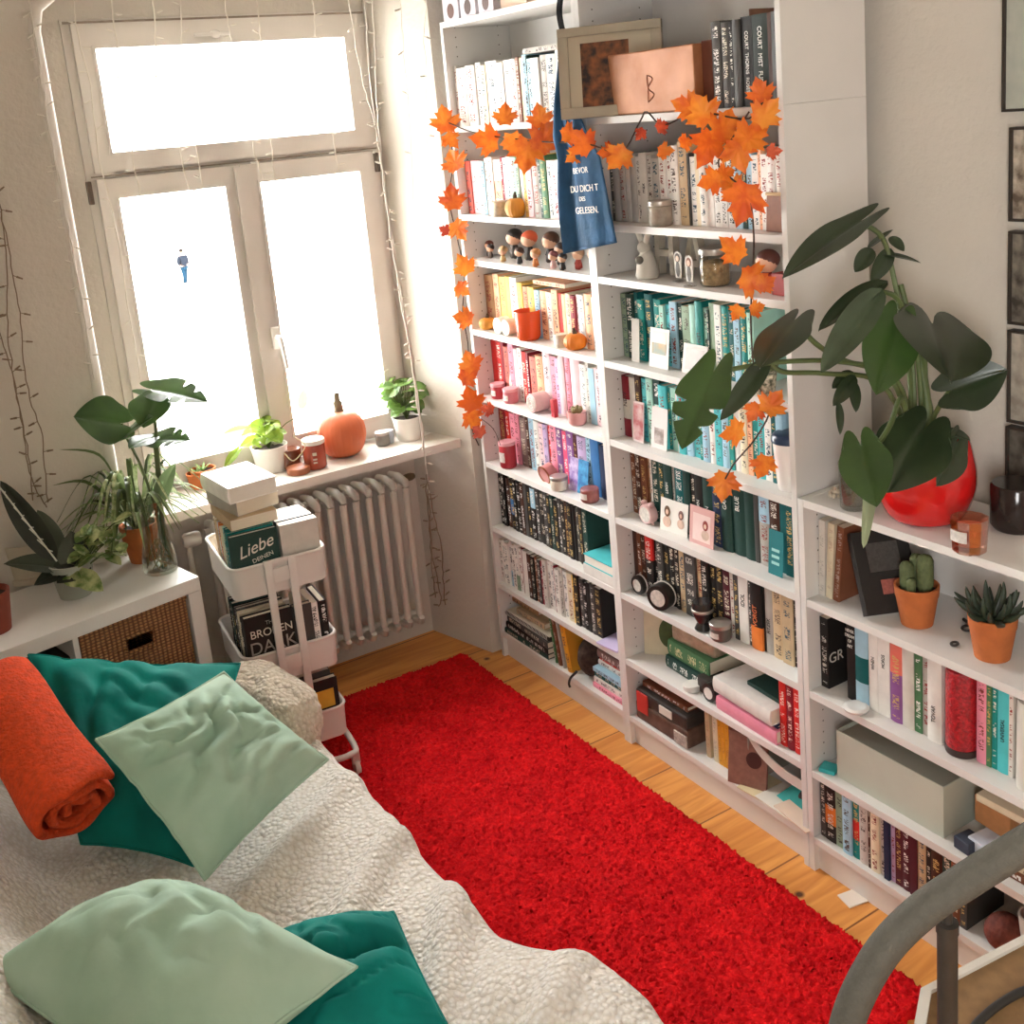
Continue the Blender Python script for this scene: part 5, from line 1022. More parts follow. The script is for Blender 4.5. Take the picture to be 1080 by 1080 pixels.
# grey pot with dark veined plant and variegated trailing leaves
gp = onk(84, 632) + Vector((0, .045, 0)); gp.z = ZK + .0005; dg_ = depth(gp)
g1 = thing('arrowhead_plant', 'dark veined plant with trailing cream-edged leaves in a pale grey pot', 'plant', gp, 0)
q = MB(); q.lathe([(.045, 0), (.063, .105), (.058, .105), (.052, .08)], seg=32, cap=False); q.lathe([(.0005, 0), (.045, 0)], seg=32, cap=False); q.build('pot', mat('grey_pot', '#a3a79a', .6, .05, 10), g1, 50)
q = MB(); q.lathe([(.0005, .088), (.056, .086)], seg=20, cap=False); q.build('soil', SOIL, g1)
VEIN = leafmat('veined_leaf', '#2a3324', '#3a4433', .4, '#1f271c', 14, .05); VAR = leafmat('variegated_leaf', '#587634', '#7a9150', .4, '#b4ba80', 34); 
plant_leaves(g1, [((60, 592, dg_-.03), (-4, 508, dg_-.05), .105, (.75, -.3, .55), 'lance', .12, .2, [(82, 606, dg_), (70, 600, dg_-.02)]), ((66, 590, dg_-.02), (40, 535, dg_+.02), .085, (.7, .3, .6), 'lance', .12, .2, None),
 ((62, 598, dg_-.04), (6, 588, dg_-.10), .085, (.5, 0, .85), 'heart', .16, .15, None), ((72, 600, dg_-.05), (34, 612, dg_-.09), .08, (.6, -.1, .8), 'heart', .2, .15, None), ((80, 598, dg_-.03), (74, 560, dg_-.02), .09, (.9, .1, .3), 'heart', .1, .15, None), ((86, 600, dg_-.04), (60, 612, dg_-.10), .07, (.7, 0, .6), 'heart', .15, .15, None)], VEIN, gp, 'leaf', STEMG, .004)
q = MB(); P0 = AD(60, 590, dg_-.034) - gp
for k in range(1, 7):
    a = k/7; p = AD(lerp(60, -4, a), lerp(592, 508, a), lerp(dg_-.04, dg_-.06, a)) - gp
    for s_ in (-1, 1): q.tube([p, p + (RIGHT*.60 + UPV*-.46)*(.042*s_*(1-a*.7)) + (RIGHT*-.6 + UPV*.8)*.016], .0016, 5)
q.tube([AD(60, 592, dg_-.04) - gp, AD(-2, 512, dg_-.062) - gp], .0025, 5); q.build('pale_veins', mat('pale_vein', '#cfd2c4', .6), g1, 60)
rn = random.Random(12); sp_ = []
for k in range(34):
    u = 86 + rn.uniform(-14, 44); v = 596 + rn.uniform(-42, 2) - .35*(u-86); d0 = dg_ + rn.uniform(-.06, .04); du = rn.uniform(-16, 18); dv_ = rn.uniform(-14, 12)
    sp_.append(((u, v, d0), (u+du, v+dv_, d0-.03), rn.uniform(.03, .045), (.6, rn.uniform(-.4, .4), .8), 'heart', .12, .15, [(84, 606, dg_), ((84+u)/2, (606+v)/2 - 8, d0)] if k % 2 == 0 else None))
sp_ += [((84, 606, dg_-.07), (108, 622, dg_-.10), .06, (.9, .3, .4), 'heart', .1, .15, None), ((72, 606, dg_-.07), (84, 618, dg_-.10), .05, (.8, 0, .6), 'heart', .1, .15, None)]
plant_leaves(g1, sp_, VAR, gp, 'trailing_leaf', STEMG, .0022)
# cream pot behind
cp = onk(38, 612) + Vector((-.01, .03, 0)); cp.z = ZK + .0005
c1 = thing('ceramic_pot', 'cream ceramic pot behind the pale grey one on the cabinet', 'pot', cp, 0)
q = MB(); q.lathe([(.062, 0), (.064, .018), (.058, .02), (.066, .125), (.061, .125), (.056, .03)], seg=32, cap=False); q.lathe([(.0005, 0), (.062, 0)], seg=32, cap=False); q.build('body', mat('cream_ceramic', '#cfc4ae', .5, .08, 12), c1, 40)
q = MB(); q.lathe([(.0005, .10), (.06, .10)], seg=20, cap=False); q.build('soil', SOIL, c1)
# red-brown pot at the frame edge
rp = onk(0, 668) + Vector((-.01, .03, 0)); rp.z = ZK + .0005
r1 = thing('flower_pot', 'tall red-brown flower pot at the edge of the plant cabinet', 'pot', rp, 0)
q = MB(); q.lathe([(.045, 0), (.058, .115), (.053, .115), (.048, .09)], seg=32, cap=False); q.lathe([(.0005, 0), (.045, 0)], seg=32, cap=False); q.build('pot', mat('redbrown_clay', '#8a3f2c', .7, .15, 20), r1, 40)
q = MB(); q.lathe([(.0005, .10), (.052, .10)], seg=20, cap=False); q.build('soil', SOIL, r1)
# spider plant in a terracotta pot
so_ = onk(152, 590) + Vector((.0, .0, 0)); so_.z = ZK + .0005; ds = depth(so_)
s1 = thing('spider_plant', 'spider plant with long striped leaves in a terracotta pot behind the vase', 'plant', so_, 0)
q = MB(); q.lathe([(.040, 0), (.056, .095), (.058, .12), (.052, .12), (.048, .09)], seg=32, cap=False); q.lathe([(.0005, 0), (.040, 0)], seg=32, cap=False); q.build('pot', TERRA, s1, 50)
q = MB(); q.lathe([(.0005, .105), (.05, .105)], seg=20, cap=False); q.build('soil', SOIL, s1)
SPI = leafmat('spider_leaf', '#7f955c', '#90a36c', .4, '#c4cba0', 60); SPD = leafmat('spider_leaf_dark', '#4f6034', '#5f6f45', .4)
rn = random.Random(6)
for k in range(60):
    a = rn.uniform(0, 2*PI); l_ = rn.uniform(.12, .26); up_ = rn.uniform(.06, .22)
    p0 = Vector((.015*math.cos(a), .015*math.sin(a), .11)); p1 = p0 + Vector((math.cos(a)*l_*.45, math.sin(a)*l_*.45, up_)); p2 = p0 + Vector((math.cos(a)*l_, math.sin(a)*l_, up_*.35 - .03*rn.random()))
    lim_ = .30 if min((so_ + p2).x, (so_ + p1).x) > -1.47 else .02
    if (so_ + p2).y > lim_: p2.y = lim_ - so_.y; p1.y = min(p1.y, max(lim_ - so_.y, 0))
    pts = smoothline([p0, p1, p2], 6); wd = rn.uniform(.006, .010); sd = Vector((-math.sin(a), math.cos(a), 0))
    q = MB(); n_ = len(pts); q.grid([[p - sd*wd*(1 - (i/(n_-1))**3)*(.6 if i == 0 else 1), p + Vector((0, 0, -.003)), p + sd*wd*(1 - (i/(n_-1))**3)*(.6 if i == 0 else 1)] for i, p in enumerate(pts)]); q.build('leaf', SPI if k % 3 else SPD, s1, 180)
for (u0, v0), (u1, v1), (u2, v2) in (((128, 520), (105, 480), (62, 474)), ((120, 530), (90, 508), (55, 512)), ((130, 525), (118, 500), (88, 545))):
    pts = smoothline([AD(u0, v0, ds) - so_, AD(u1, v1, ds-.08) - so_, AD(u2, v2, ds-.14) - so_], 6); q = MB(); n_ = len(pts); q.grid([[p - UPV*.007*(1-(i/(n_-1))**2), p + VIEW*.002, p + UPV*.007*(1-(i/(n_-1))**2)] for i, p in enumerate(pts)]); q.build('leaf', SPD, s1, 180)
# small wooden stand between pots
q = MB(); q.box(-.006, .006, -.006, .006, 0, .11); q.box(-.006, .006, .075, .087, 0, .11); q.box(-.006, .006, -.006, .087, .11, .12)
kk = onk(110, 590); solo('wooden_stand', q, mat('pale_wood', '#a88a5c', .7, .15, 30), 'narrow pale wooden stand between the grey pot and the rooting glass', 'stand', (kk.x, kk.y + .0, ZK + .0005), R(10))
# dark gnarled twig at the edge
q = MB(); tw = [AD(*p) for p in ((2, 712, 3.2), (8, 690, 3.2), (18, 674, 3.2), (28, 664, 3.2), (38, 668, 3.19))]; q.tube(smoothline(tw, 5), [.016]*6 + [.013]*5 + [.010]*5 + [.005]*5, 8); q.tube(smoothline([AD(26, 666, 3.2), AD(34, 660, 3.19), AD(40, 664, 3.18)], 4), .005, 6); q.tube(smoothline([tw[0], tw[0] + Vector((0, .01, -.10)), tw[0] + Vector((0, .02, -.20))], 4), .015, 8)
solo('gnarled_twig', q, mat('dark_bark', '#3b2d24', .9, .35, 40, .6, 60), 'dark gnarled twig rising beside the orange roll and the cabinet', 'twig', smooth=60)

# ---- on the windowsill
ZS0 = .8705
def pothos(t, c, n, r_, h, m, seed, trail=None, wd=(.03, .045)):
    rn = random.Random(seed)
    for k in range(n):
        a = rn.uniform(0, 2*PI); rr_ = r_*rn.uniform(.35, 1); p0 = Vector(c) + Vector((rr_*math.cos(a)*.6, rr_*math.sin(a)*.6, h*rn.uniform(.2, .75))); p1 = p0 + Vector((math.cos(a)*rn.uniform(.02, .045), math.sin(a)*rn.uniform(.02, .045), rn.uniform(-.025, .02)))
        q = MB(); leaf(q, p0, p1, rn.uniform(*wd), Vector((math.cos(a)*.3, math.sin(a)*.3, 1)) + VIEW*.6, 'heart', .1, .15, 10, 4); q.build('leaf', m, t, 180)
        q = MB(); q.tube(smoothline([Vector(c), (Vector(c)+p0)/2 + Vector((0, 0, .015)), p0], 3), .0018, 5); q.build('stem', STEMG, t, 60)
wp = AZ(290, 500, .87) + Vector((.01, .055, 0)); wp.z = ZS0
w1_ = thing('pothos_plant', 'bright green trailing plant in a white pot behind the book trolley', 'plant', wp, 0)
WPOT = mat('white_ceramic', '#e4e0d8', .3, .03, 8)
q = MB(); q.lathe([(.052, 0), (.066, .095), (.062, .095), (.056, .06)], seg=32, cap=False); q.lathe([(.0005, 0), (.052, 0)], seg=32, cap=False); q.build('pot', WPOT, w1_, 50); q = MB(); q.lathe([(.0005, .08), (.06, .08)], seg=20, cap=False); q.build('soil', SOIL, w1_)
LIME = leafmat('lime_leaf', '#9cb648', '#b4c870', .4, '#7c9a38', 14, .4)
pothos(w1_, (0, 0, .08), 26, .09, .13, LIME, 5, wd=(.04, .058))
dq = depth(wp)
plant_leaves(w1_, [((318, 432, dq), (321, 410, dq-.01), .052, (.9, .2, .2), 'lance', .02, .2, [(288, 462, dq), (300, 448, dq), (312, 440, dq)]), ((258, 452, dq-.03), (234, 456, dq-.05), .045, (.6, -.2, .7), 'heart', .1, .15, [(285, 468, dq), (268, 452, dq-.02)]), ((272, 462, dq-.04), (252, 470, dq-.06), .05, (.7, 0, .6), 'heart', .1, .15, None), ((250, 476, dq-.05), (236, 492, dq-.07), .035, (.8, 0, .4), 'heart', .1, .15, None)], LIME, wp, 'leaf', STEMG, .002)
q = MB(); q.tube(smoothline([AD(300, 478, dq-.06) - wp, AD(310, 486, dq-.09) - wp, AD(322, 470, dq-.09) - wp, AD(310, 460, dq-.05) - wp, AD(318, 452, dq-.05) - wp], 5), .002, 5); q.build('runner', leafmat('pale_runner', '#c8b890', '#c8b890', .6), w1_, 60)
hp_ = AZ(437, 466, .87) + Vector((.005, .055, 0)); hp_.z = ZS0
h1_ = thing('pothos_plant', 'bushy green plant in a white pot at the niche corner end of the sill', 'plant', hp_, 0)
q = MB(); q.lathe([(.043, 0), (.056, .085), (.058, .09), (.052, .09), (.046, .05)], seg=32, cap=False); q.lathe([(.0005, 0), (.043, 0)], seg=32, cap=False); q.build('pot', WPOT, h1_, 50); q = MB(); q.lathe([(.0005, .08), (.05, .08)], seg=20, cap=False); q.build('soil', SOIL, h1_)
MIDG = leafmat('mid_leaf', '#6f9142', '#8da860', .4, '#55763a', 16, .35); pothos(h1_, (0, 0, .075), 40, .105, .20, MIDG, 11, wd=(.045, .068))
pumpkin('large orange pumpkin with dry stem standing on the windowsill', tuple(AZ(372, 484, .87).xy + Vector((.0, .075)))[:2] + (ZS0,), .090, .168, '#d06a3e', '#8b7a5e', .6, 14, None, .38)
jc = AZ(337, 495, .87) + Vector((.0, .03, 0))
cj = jar('candle_jar', 'red-brown candle jar with white lid and print on the windowsill', 'candle', (jc.x, jc.y, ZS0), .040, .092, mat('redbrown_glass', '#a8452e', .25, .3, 10), mat('white_lid', '#e4ddd2', .5), None)
q = MB(); a = [math.atan2(CAM.y-jc.y, CAM.x-jc.x) + (k-2)*.09 for k in range(5)]; q.grid([[(.0405*math.cos(x), .0405*math.sin(x), z) for x in a] for z in (.055, .066)]); q.grid([[(.0405*math.cos(x), .0405*math.sin(x), z) for x in a] for z in (.026, .032)]); q.grid([[(.0405*math.cos(x), .0405*math.sin(x), z) for x in a] for z in (.038, .044)]); q.build('print', KRAFT, cj, 180)
jar('candle_jar', 'short brown glass between the white pot and the red-brown candle', 'candle', (jc.x - .065, jc.y + .075, ZS0), .040, .07, mat('brown_glass', '#7a4630', .2, .2), None)
q = MB(); q.lathe([(.04, 0), (.042, .004), (.042, .022), (.036, .024)], seg=24); solo('coaster_dish', q, mat('copper_wood', '#a5603c', .5, .2, 20), 'flat copper-brown dish before the short brown glass on the sill', 'dish', (jc.x - .07, jc.y - .008, ZS0), 0, smooth=40)
vv = AZ(408, 471, .87) + Vector((0, .03, 0)); jar('votive_glass', 'small smoky votive glass between the pumpkin and the bushy plant', 'candle', (vv.x, vv.y, ZS0), .027, .042, mat('smoky_grey_glass', '#8b877e', .2, .25, 20), SIL)
q = MB(); q.lathe([(.018, 0), (.02, .05)], seg=20); solo('small_cup', q, mat('blue_grey_cup', '#aab0ba', .4), 'tiny blue-grey cup beside the bushy plant pot on the sill', 'cup', (hp_.x - .078, hp_.y + .01, ZS0), 0, smooth=40)
for i, (u, v, r_, h) in enumerate(((216, 512, .045, .065), (200, 506, .038, .055))):
    p = AZ(u, v, .87); p.z = ZS0; p.y = min(p.y + .02, .30)
    t = thing('seedling_pot', ['small terracotta pot with green sprout on the sill behind the trolley books', 'second small terracotta pot on the sill, nearer the spider plant'][i], 'plant', p, 0)
    q = MB(); q.lathe([(r_*.75, 0), (r_, h), (r_*.9, h), (r_*.85, h*.7)], seg=24, cap=False); q.lathe([(.0005, 0), (r_*.75, 0)], seg=24, cap=False); q.build('pot', TERRA, t, 50); q = MB(); q.lathe([(.0005, h*.85), (r_*.9, h*.85)], seg=16, cap=False); q.build('soil', SOIL, t)
    for k in range(6):
        a = k*PI/3; q = MB(); leaf(q, (0, 0, h*.85), (.03*math.cos(a), .03*math.sin(a), h*.85 + .028), .014, (0, 0, 1), 'lance', .1, .2, 8, 4); q.build('leaf', MIDG, t, 180)
# ================================================================= trolley with books
TO = Vector((-1.205, -.188, .014)); TR_ = R(-5)
tl = thing('trolley', 'white three-tier metal trolley full of books beside the radiator', 'trolley', TO, TR_)
HX, HY = .148, .182
for i, z in enumerate((.78, .49, .243)):
    q = MB(); tub(q, HX, HY, .03, z-.10, z, .002, .003)
    tray = q.build('tray', WMETAL, tl, 50)
    q = MB(); rp = rrect(HX, HY, .035); q.tube([(a, b, z) for a, b in rp + rp[:1]], .0055, 8); q.build('rim', WMETAL, tray, 60)
for sy in (-1, 1):
    y = sy*(HY + .007); q = MB()
    for sx in (-1, 1): q.rbox(sx*.036-.012, sx*.036+.012, y-.006, y+.006, .09, .79, .003)
    q.rbox(-.05, .05, y-.004, y+.004, .775, .79, .002)
    up_ = q.build('upright', WMETAL, tl, 40)
    for z in (.735, .445, .20):
        q = MB(); q.lathe([(.006, 0), (.005, .004)], (0, y - sy*.0, z), 10, M=Matrix.Rotation(PI/2*sy, 3, 'X')); q.build('screw', mat('dark_screw', '#6b6258', .4, metal=.6), up_)
    q = MB(); q.rbox(-.03, .03, y-.003, y+.003, .715, .76, .002); q.rbox(-.03, .03, y-.003, y+.003, .425, .47, .002); q.build('bracket', WMETAL, up_, 40)
q = MB()
for sx in (-1, 1): q.tube(smoothline([(sx*.036, -HY-.007, .11), (sx*.06, -HY-.03, .09), (sx*.13, -HY-.03, .085), (sx*.16, -HY+.02, .085), (sx*.16, HY-.02, .085), (sx*.13, HY+.03, .085), (sx*.06, HY+.03, .09), (sx*.036, HY+.007, .11)], 5), .010, 8)
q.build('base_frame', WMETAL, tl, 60)
for sx in (-1, 1):
    for sy in (-1, 1):
        q = MB(); q.lathe([(.004, -.008), (.024, -.008), (.026, 0), (.024, .008), (.004, .008)], (sx*.15, sy*(HY+.015), .027), 18, M=Matrix.Rotation(PI/2, 3, 'Y')); w_ = q.build('wheel', mat('white_caster', '#d5cfc6', .4), tl, 40)
        q = MB(); q.rbox(sx*.15-.013, sx*.15+.013, sy*(HY+.015)-.008, sy*(HY+.015)+.008, .04, .085, .003); q.build('fork', WMETAL, w_)
TM = Matrix.Translation(TO) @ Matrix.Rotation(TR_, 4, 'Z')
def tbook(c, t, h, d, x, y, z, label, hard=True, tilt=0, rz=0, **k):
    p = TM @ Vector((x, y, z)); return book(c, t, h, d, hard, label, 'books on the trolley', p, (tilt, 0, TR_ + rz), **k)
z1 = .6825
LW = mat('pale_script', '#e5dfd0', .5)
b1 = tbook('dk', .022, .200, .145, -.135, -.160, z1, 'dark green-grey book with white script, front of the top trolley tray', True, 0, amount=0, pages=PAGESW)
text('Liebe', .054, LW, b1, basis((.975, 0, .22), (-.22, 0, .975), (0, -1, 0), (.072, -.0118, .152)), sx=.95, shear=.4); text('DEINEN', .019, LW, b1, basis((.975, 0, .22), (-.22, 0, .975), (0, -1, 0), (.092, -.0118, .116)))
tbook('gl', .036, .198, .118, .018, -.152, z1, 'lilac-grey book beside the script-titled one in the top trolley tray', False, 0, amount=0, pages=PAGESW)
for i, (c, t, h, l) in enumerate([('te', .018, .204, 'teal book just behind the script-titled book on the trolley'), ('dt', .020, .21, 'dark teal book third from the front of the top trolley tray'), ('mi', .022, .206, 'mint book fourth from the front of the top trolley tray'), ('cr', .024, .20, 'cream book fifth from the front of the top trolley tray'), ('og', .018, .204, 'orange book sixth from the front of the top trolley tray'), ('wh', .024, .20, 'white book seventh from the front of the top trolley tray'), ('be', .024, .205, 'beige book at the back of the top trolley tray')]):
    tbook(c, t, h, .14, -.135 + .002*(i % 3), -.134 + .0265*i, z1, l, True)
for i, (c, l) in enumerate([('wh', 'white book behind the lilac-grey one on the trolley'), ('dt', 'leaf-patterned green book under the radiator side of the trolley pile'), ('wh', 'second white book behind the leaf-patterned one on the trolley'), ('wh', 'third white book at the radiator side of the trolley')]):
    tbook(c, .034, .200 - .004*i, .115, .018, -.112 + .038*i, z1, l, False, amount=.2, band='mi' if i == 1 else None, blo=.6, bhi=1, pages=PAGESW)
for i, (c, t, l_, d, x, y, rz, lab, pg, hd) in enumerate([('be', .034, .205, .145, -.135, -.135, -62, 'beige-paged paperback at the bottom of the pile on the trolley books', PAGES, False), ('gy', .044, .20, .14, -.14, -.125, -66, 'grey-paged book in the middle of the pile on the trolley', PAGES, False), ('wh', .050, .225, .155, -.145, -.105, -70, 'big white book with navy edge on top of the trolley pile', PAGESW, True)]):
    z0 = .8945 + [0, .0345, .079][i]
    p = TM @ Vector((x + .0, y + .185, z0 + t/2)); book(c, t, l_, d, hd, lab, 'pile on the trolley', p, (PI/2, 0, TR_ + R(0)), amount=.0, pages=pg)
for o in [o for o in COL.objects if o.get('group') == 'pile on the trolley']:
    k = o['label']; o.rotation_euler = (PI/2, 0, TR_ + R(14 if 'middle' in k else (4 if 'bottom' in k else 9)))
z2 = .3925
b2 = tbook('bk', .026, .225, .15, -.130, -.158, z2, 'black book with large pale lettering, front of the middle trolley tray', True, 0, amount=0)
for s_, sz, zz in (('THE', .018, .195), ('BROKEN', .036, .165), ('DARK', .058, .118)): text(s_, sz, mat('silver_print', '#a8a49b', .5) if s_ != 'BROKEN' else LW, b2, front_mx((.080, -.0136, zz)), sx=.95)
tbook('dg', .026, .22, .06, .022, -.158, z2, 'dark grey book right beside the lettered black one in the middle tray', True, 0, amount=0)
for i, (c, t, l) in enumerate([('bk', .022, 'black book second from the front of the middle trolley tray'), ('cr', .03, 'cream-paged book third from the front of the middle trolley tray'), ('dg', .022, 'dark grey book fourth from the front of the middle trolley tray'), ('bk', .024, 'black book fifth from the front of the middle trolley tray'), ('dk', .024, 'dark green book sixth from the front of the middle trolley tray'), ('bk', .022, 'black book at the back of the middle trolley tray')]):
    tbook(c, t, .215 + .004*(i % 3), .145, -.130, -.130 + .031*i, z2, l, True)
for i, (c, t, l) in enumerate([('cr', .026, 'cream-spined book beside the uprights in the middle trolley tray'), ('wh', .024, 'white book with red lettering in the middle trolley tray'), ('bk', .022, 'black-spined book at the radiator edge of the middle trolley tray')]):
    tbook(c, t, .215, .14, .061 + .029*i, -.168, z2, l, True, 0, R(90), ink=None)
z3 = .1455
b3 = tbook('bk', .028, .20, .15, -.02, -.158, z3, 'black book with a yellow label in the bottom trolley tray', True, 0, amount=0); MB().box(.02, .135, -.0155, -.0148, .105, .165).build('yellow_label', mat('yellow_label', '#e0b13c', .6, .1, 40), b3)
for i, (c, t, l) in enumerate([('dg', .026, 'dark grey book behind the yellow-labelled one'), ('be', .024, 'beige book third from the front of the bottom trolley tray'), ('bk', .026, 'black book fourth from the front of the bottom trolley tray')]): tbook(c, t, .215 + .006*i, .14, -.02, -.128 + .031*i, z3, l, True)
tbook('db', .03, .19, .10, -.13, -.155, z3, 'dark brown book nearest the bed in the bottom trolley tray', True)

# ================================================================= bed, blanket, cushions
bed = thing('bed', 'low bed along the wall, wholly covered by the sherpa blanket', 'bed', (0, 0, 0))
BX0, BX1, BY0, BY1 = -2.40, -1.365, -2.44, -.50
q = MB(); q.rbox(BX0, BX1, BY0, BY1, .12, .24, .01); fr_ = q.build('frame', mat('bed_wood', '#b98a58', .5, .2, 12, stretch=(2, 20, 20)), bed)
for x in (BX0+.05, BX1-.05):
    for y in (BY0+.05, BY1-.05): q = MB(); q.box(x-.03, x+.03, y-.03, y+.03, 0, .12); q.build('leg', mat('bed_wood', '#b98a58'), bed)
q = MB(); q.rbox(BX0+.01, BX1-.005, BY0+.01, BY1-.01, .24, .425, .03); q.build('mattress', mat('mattress_ticking', '#d9d3c8', .8), bed)
def sherpa(name, c1, c2, sc=55):
    m = bpy.data.materials.new(name); m.use_nodes = True; nt = m.node_tree; N = nt.nodes; L = nt.links; b = N['Principled BSDF']; b.inputs['Roughness'].default_value = .95; b.inputs['Specular IOR Level'].default_value = .1; b.inputs['Sheen Weight'].default_value = .3
    tc = N.new('ShaderNodeTexCoord'); v = N.new('ShaderNodeTexVoronoi'); v.inputs['Scale'].default_value = sc; v.feature = 'F1'; n = N.new('ShaderNodeTexNoise'); n.inputs['Scale'].default_value = sc*.8; n.inputs['Detail'].default_value = 3
    L.new(tc.outputs['Object'], n.inputs['Vector']); mxv = N.new('ShaderNodeMix'); mxv.data_type = 'RGBA'; mxv.inputs[0].default_value = .006; L.new(tc.outputs['Object'], mxv.inputs[6]); L.new(n.outputs['Color'], mxv.inputs[7]); L.new(mxv.outputs[2], v.inputs['Vector'])
    cr = N.new('ShaderNodeValToRGB'); cr.color_ramp.elements[0].color = lin(c1); cr.color_ramp.elements[0].position = .1; cr.color_ramp.elements[1].color = lin(c2); cr.color_ramp.elements[1].position = .75; L.new(v.outputs['Distance'], cr.inputs[0]); L.new(cr.outputs[0], b.inputs['Base Color'])
    iv = N.new('ShaderNodeMath'); iv.operation = 'SUBTRACT'; iv.inputs[0].default_value = 1; L.new(v.outputs['Distance'], iv.inputs[1])
    bp = N.new('ShaderNodeBump'); bp.inputs['Strength'].default_value = .9; bp.inputs['Distance'].default_value = .009; L.new(iv.outputs[0], bp.inputs['Height']); L.new(bp.outputs[0], b.inputs['Normal']); return m
SHERPA = sherpa('cream_sherpa', '#f2eee7', '#dfd7ca', 84)
EDGE = [(-.43, -1.34), (-.9, -1.333), (-1.15, -1.335), (-1.3, -1.327), (-1.45, -1.335), (-1.6, -1.322), (-1.68, -1.342), (-1.78, -1.33), (-1.86, -1.305), (-1.93, -1.262), (-2.02, -1.222), (-2.12, -1.222), (-2.25, -1.24), (-2.47, -1.26)]
def edge_x(y):
    for (a, xa), (b, xb) in zip(EDGE, EDGE[1:]):
        if y <= a and y >= b: return lerp(xa, xb, (a-y)/(a-b))
    return EDGE[-1][1] if y < EDGE[-1][0] else EDGE[0][1]
def smooth01(t): t = max(0, min(1, t)); return t*t*(3-2*t)
def bed_h(x, y):
    p = Vector((x, y, 0)); h = .452
    # long soft folds running from the near edge towards the wall
    d = Vector((.80, .60)); s_ = x*d.y*1.0 - y*d.x; w_ = noise.noise(Vector((x*1.6, y*1.6, 3)))
    f = math.sin(s_*26 + w_*5.0); amp = .014 + .030*max(0, noise.noise(Vector((x*2.1+4, y*2.1, 7))))
    h += amp*(max(f, -.2)**2 if f > 0 else 0)*1.5 + .014*noise.noise(Vector((x*5, y*5, 1))) + .020*noise.noise(Vector((x*2, y*2, 5)))
    h += .20*smooth01((-2.02 - x)/.26)                                   # heaped up against the wall
    h += .045*math.exp(-((x+1.30)**2/.012 + (y+2.08)**2/.03)) + .03*math.exp(-((x+1.40)**2/.006 + (y+1.93)**2/.008))
    return h
NX, NY = 150, 230; g = MB(); rows = []
for i in range(NY+1):
    y = lerp(-2.475, -.478, i/NY); ex = edge_x(y) + .006*noise.noise(Vector((0, y*14, 2))); row_ = []
    for j in range(NX+1):
        t = j/NX
        if t < .80: x = lerp(-2.412, ex - .035, t/.80); z = bed_h(x, y); 
        else:
            s_ = (t-.80)/.20; a = min(1, s_/.18)*PI/2; x = ex - .035 + .035*math.sin(a); z = bed_h(ex-.035, y) - .035*(1-math.cos(a)) - max(0, s_-.18)/.82*.30
            x += .012*math.sin(y*22 + 2*noise.noise(Vector((y*3, 1, 1))))*max(0, s_-.18)
        yy = y
        row_.append(Vector((x, yy, z)) + Vector((0, 0, 1))*.002*noise.noise(Vector((x*40, y*40, z*40))))
    rows.append(row_)
g.grid(rows)
bl_ = g.build('sherpa_blanket', SHERPA, None, 180); tag(bl_, 'cream sherpa blanket spread over the whole bed with soft folds', 'blanket')
sol = bl_.modifiers.new('thick', 'SOLIDIFY'); sol.thickness = .012; sol.offset = -1
def velvet(name, c, c2, sh):
    m = mat(name, c, .75, 0, 5, .25, 18, hex2=c2); b = m.node_tree.nodes['Principled BSDF']; b.inputs['Sheen Weight'].default_value = sh; b.inputs['Sheen Roughness'].default_value = .4; b.inputs['Sheen Tint'].default_value = lin(c); b.inputs['Specular IOR Level'].default_value = .15; return m
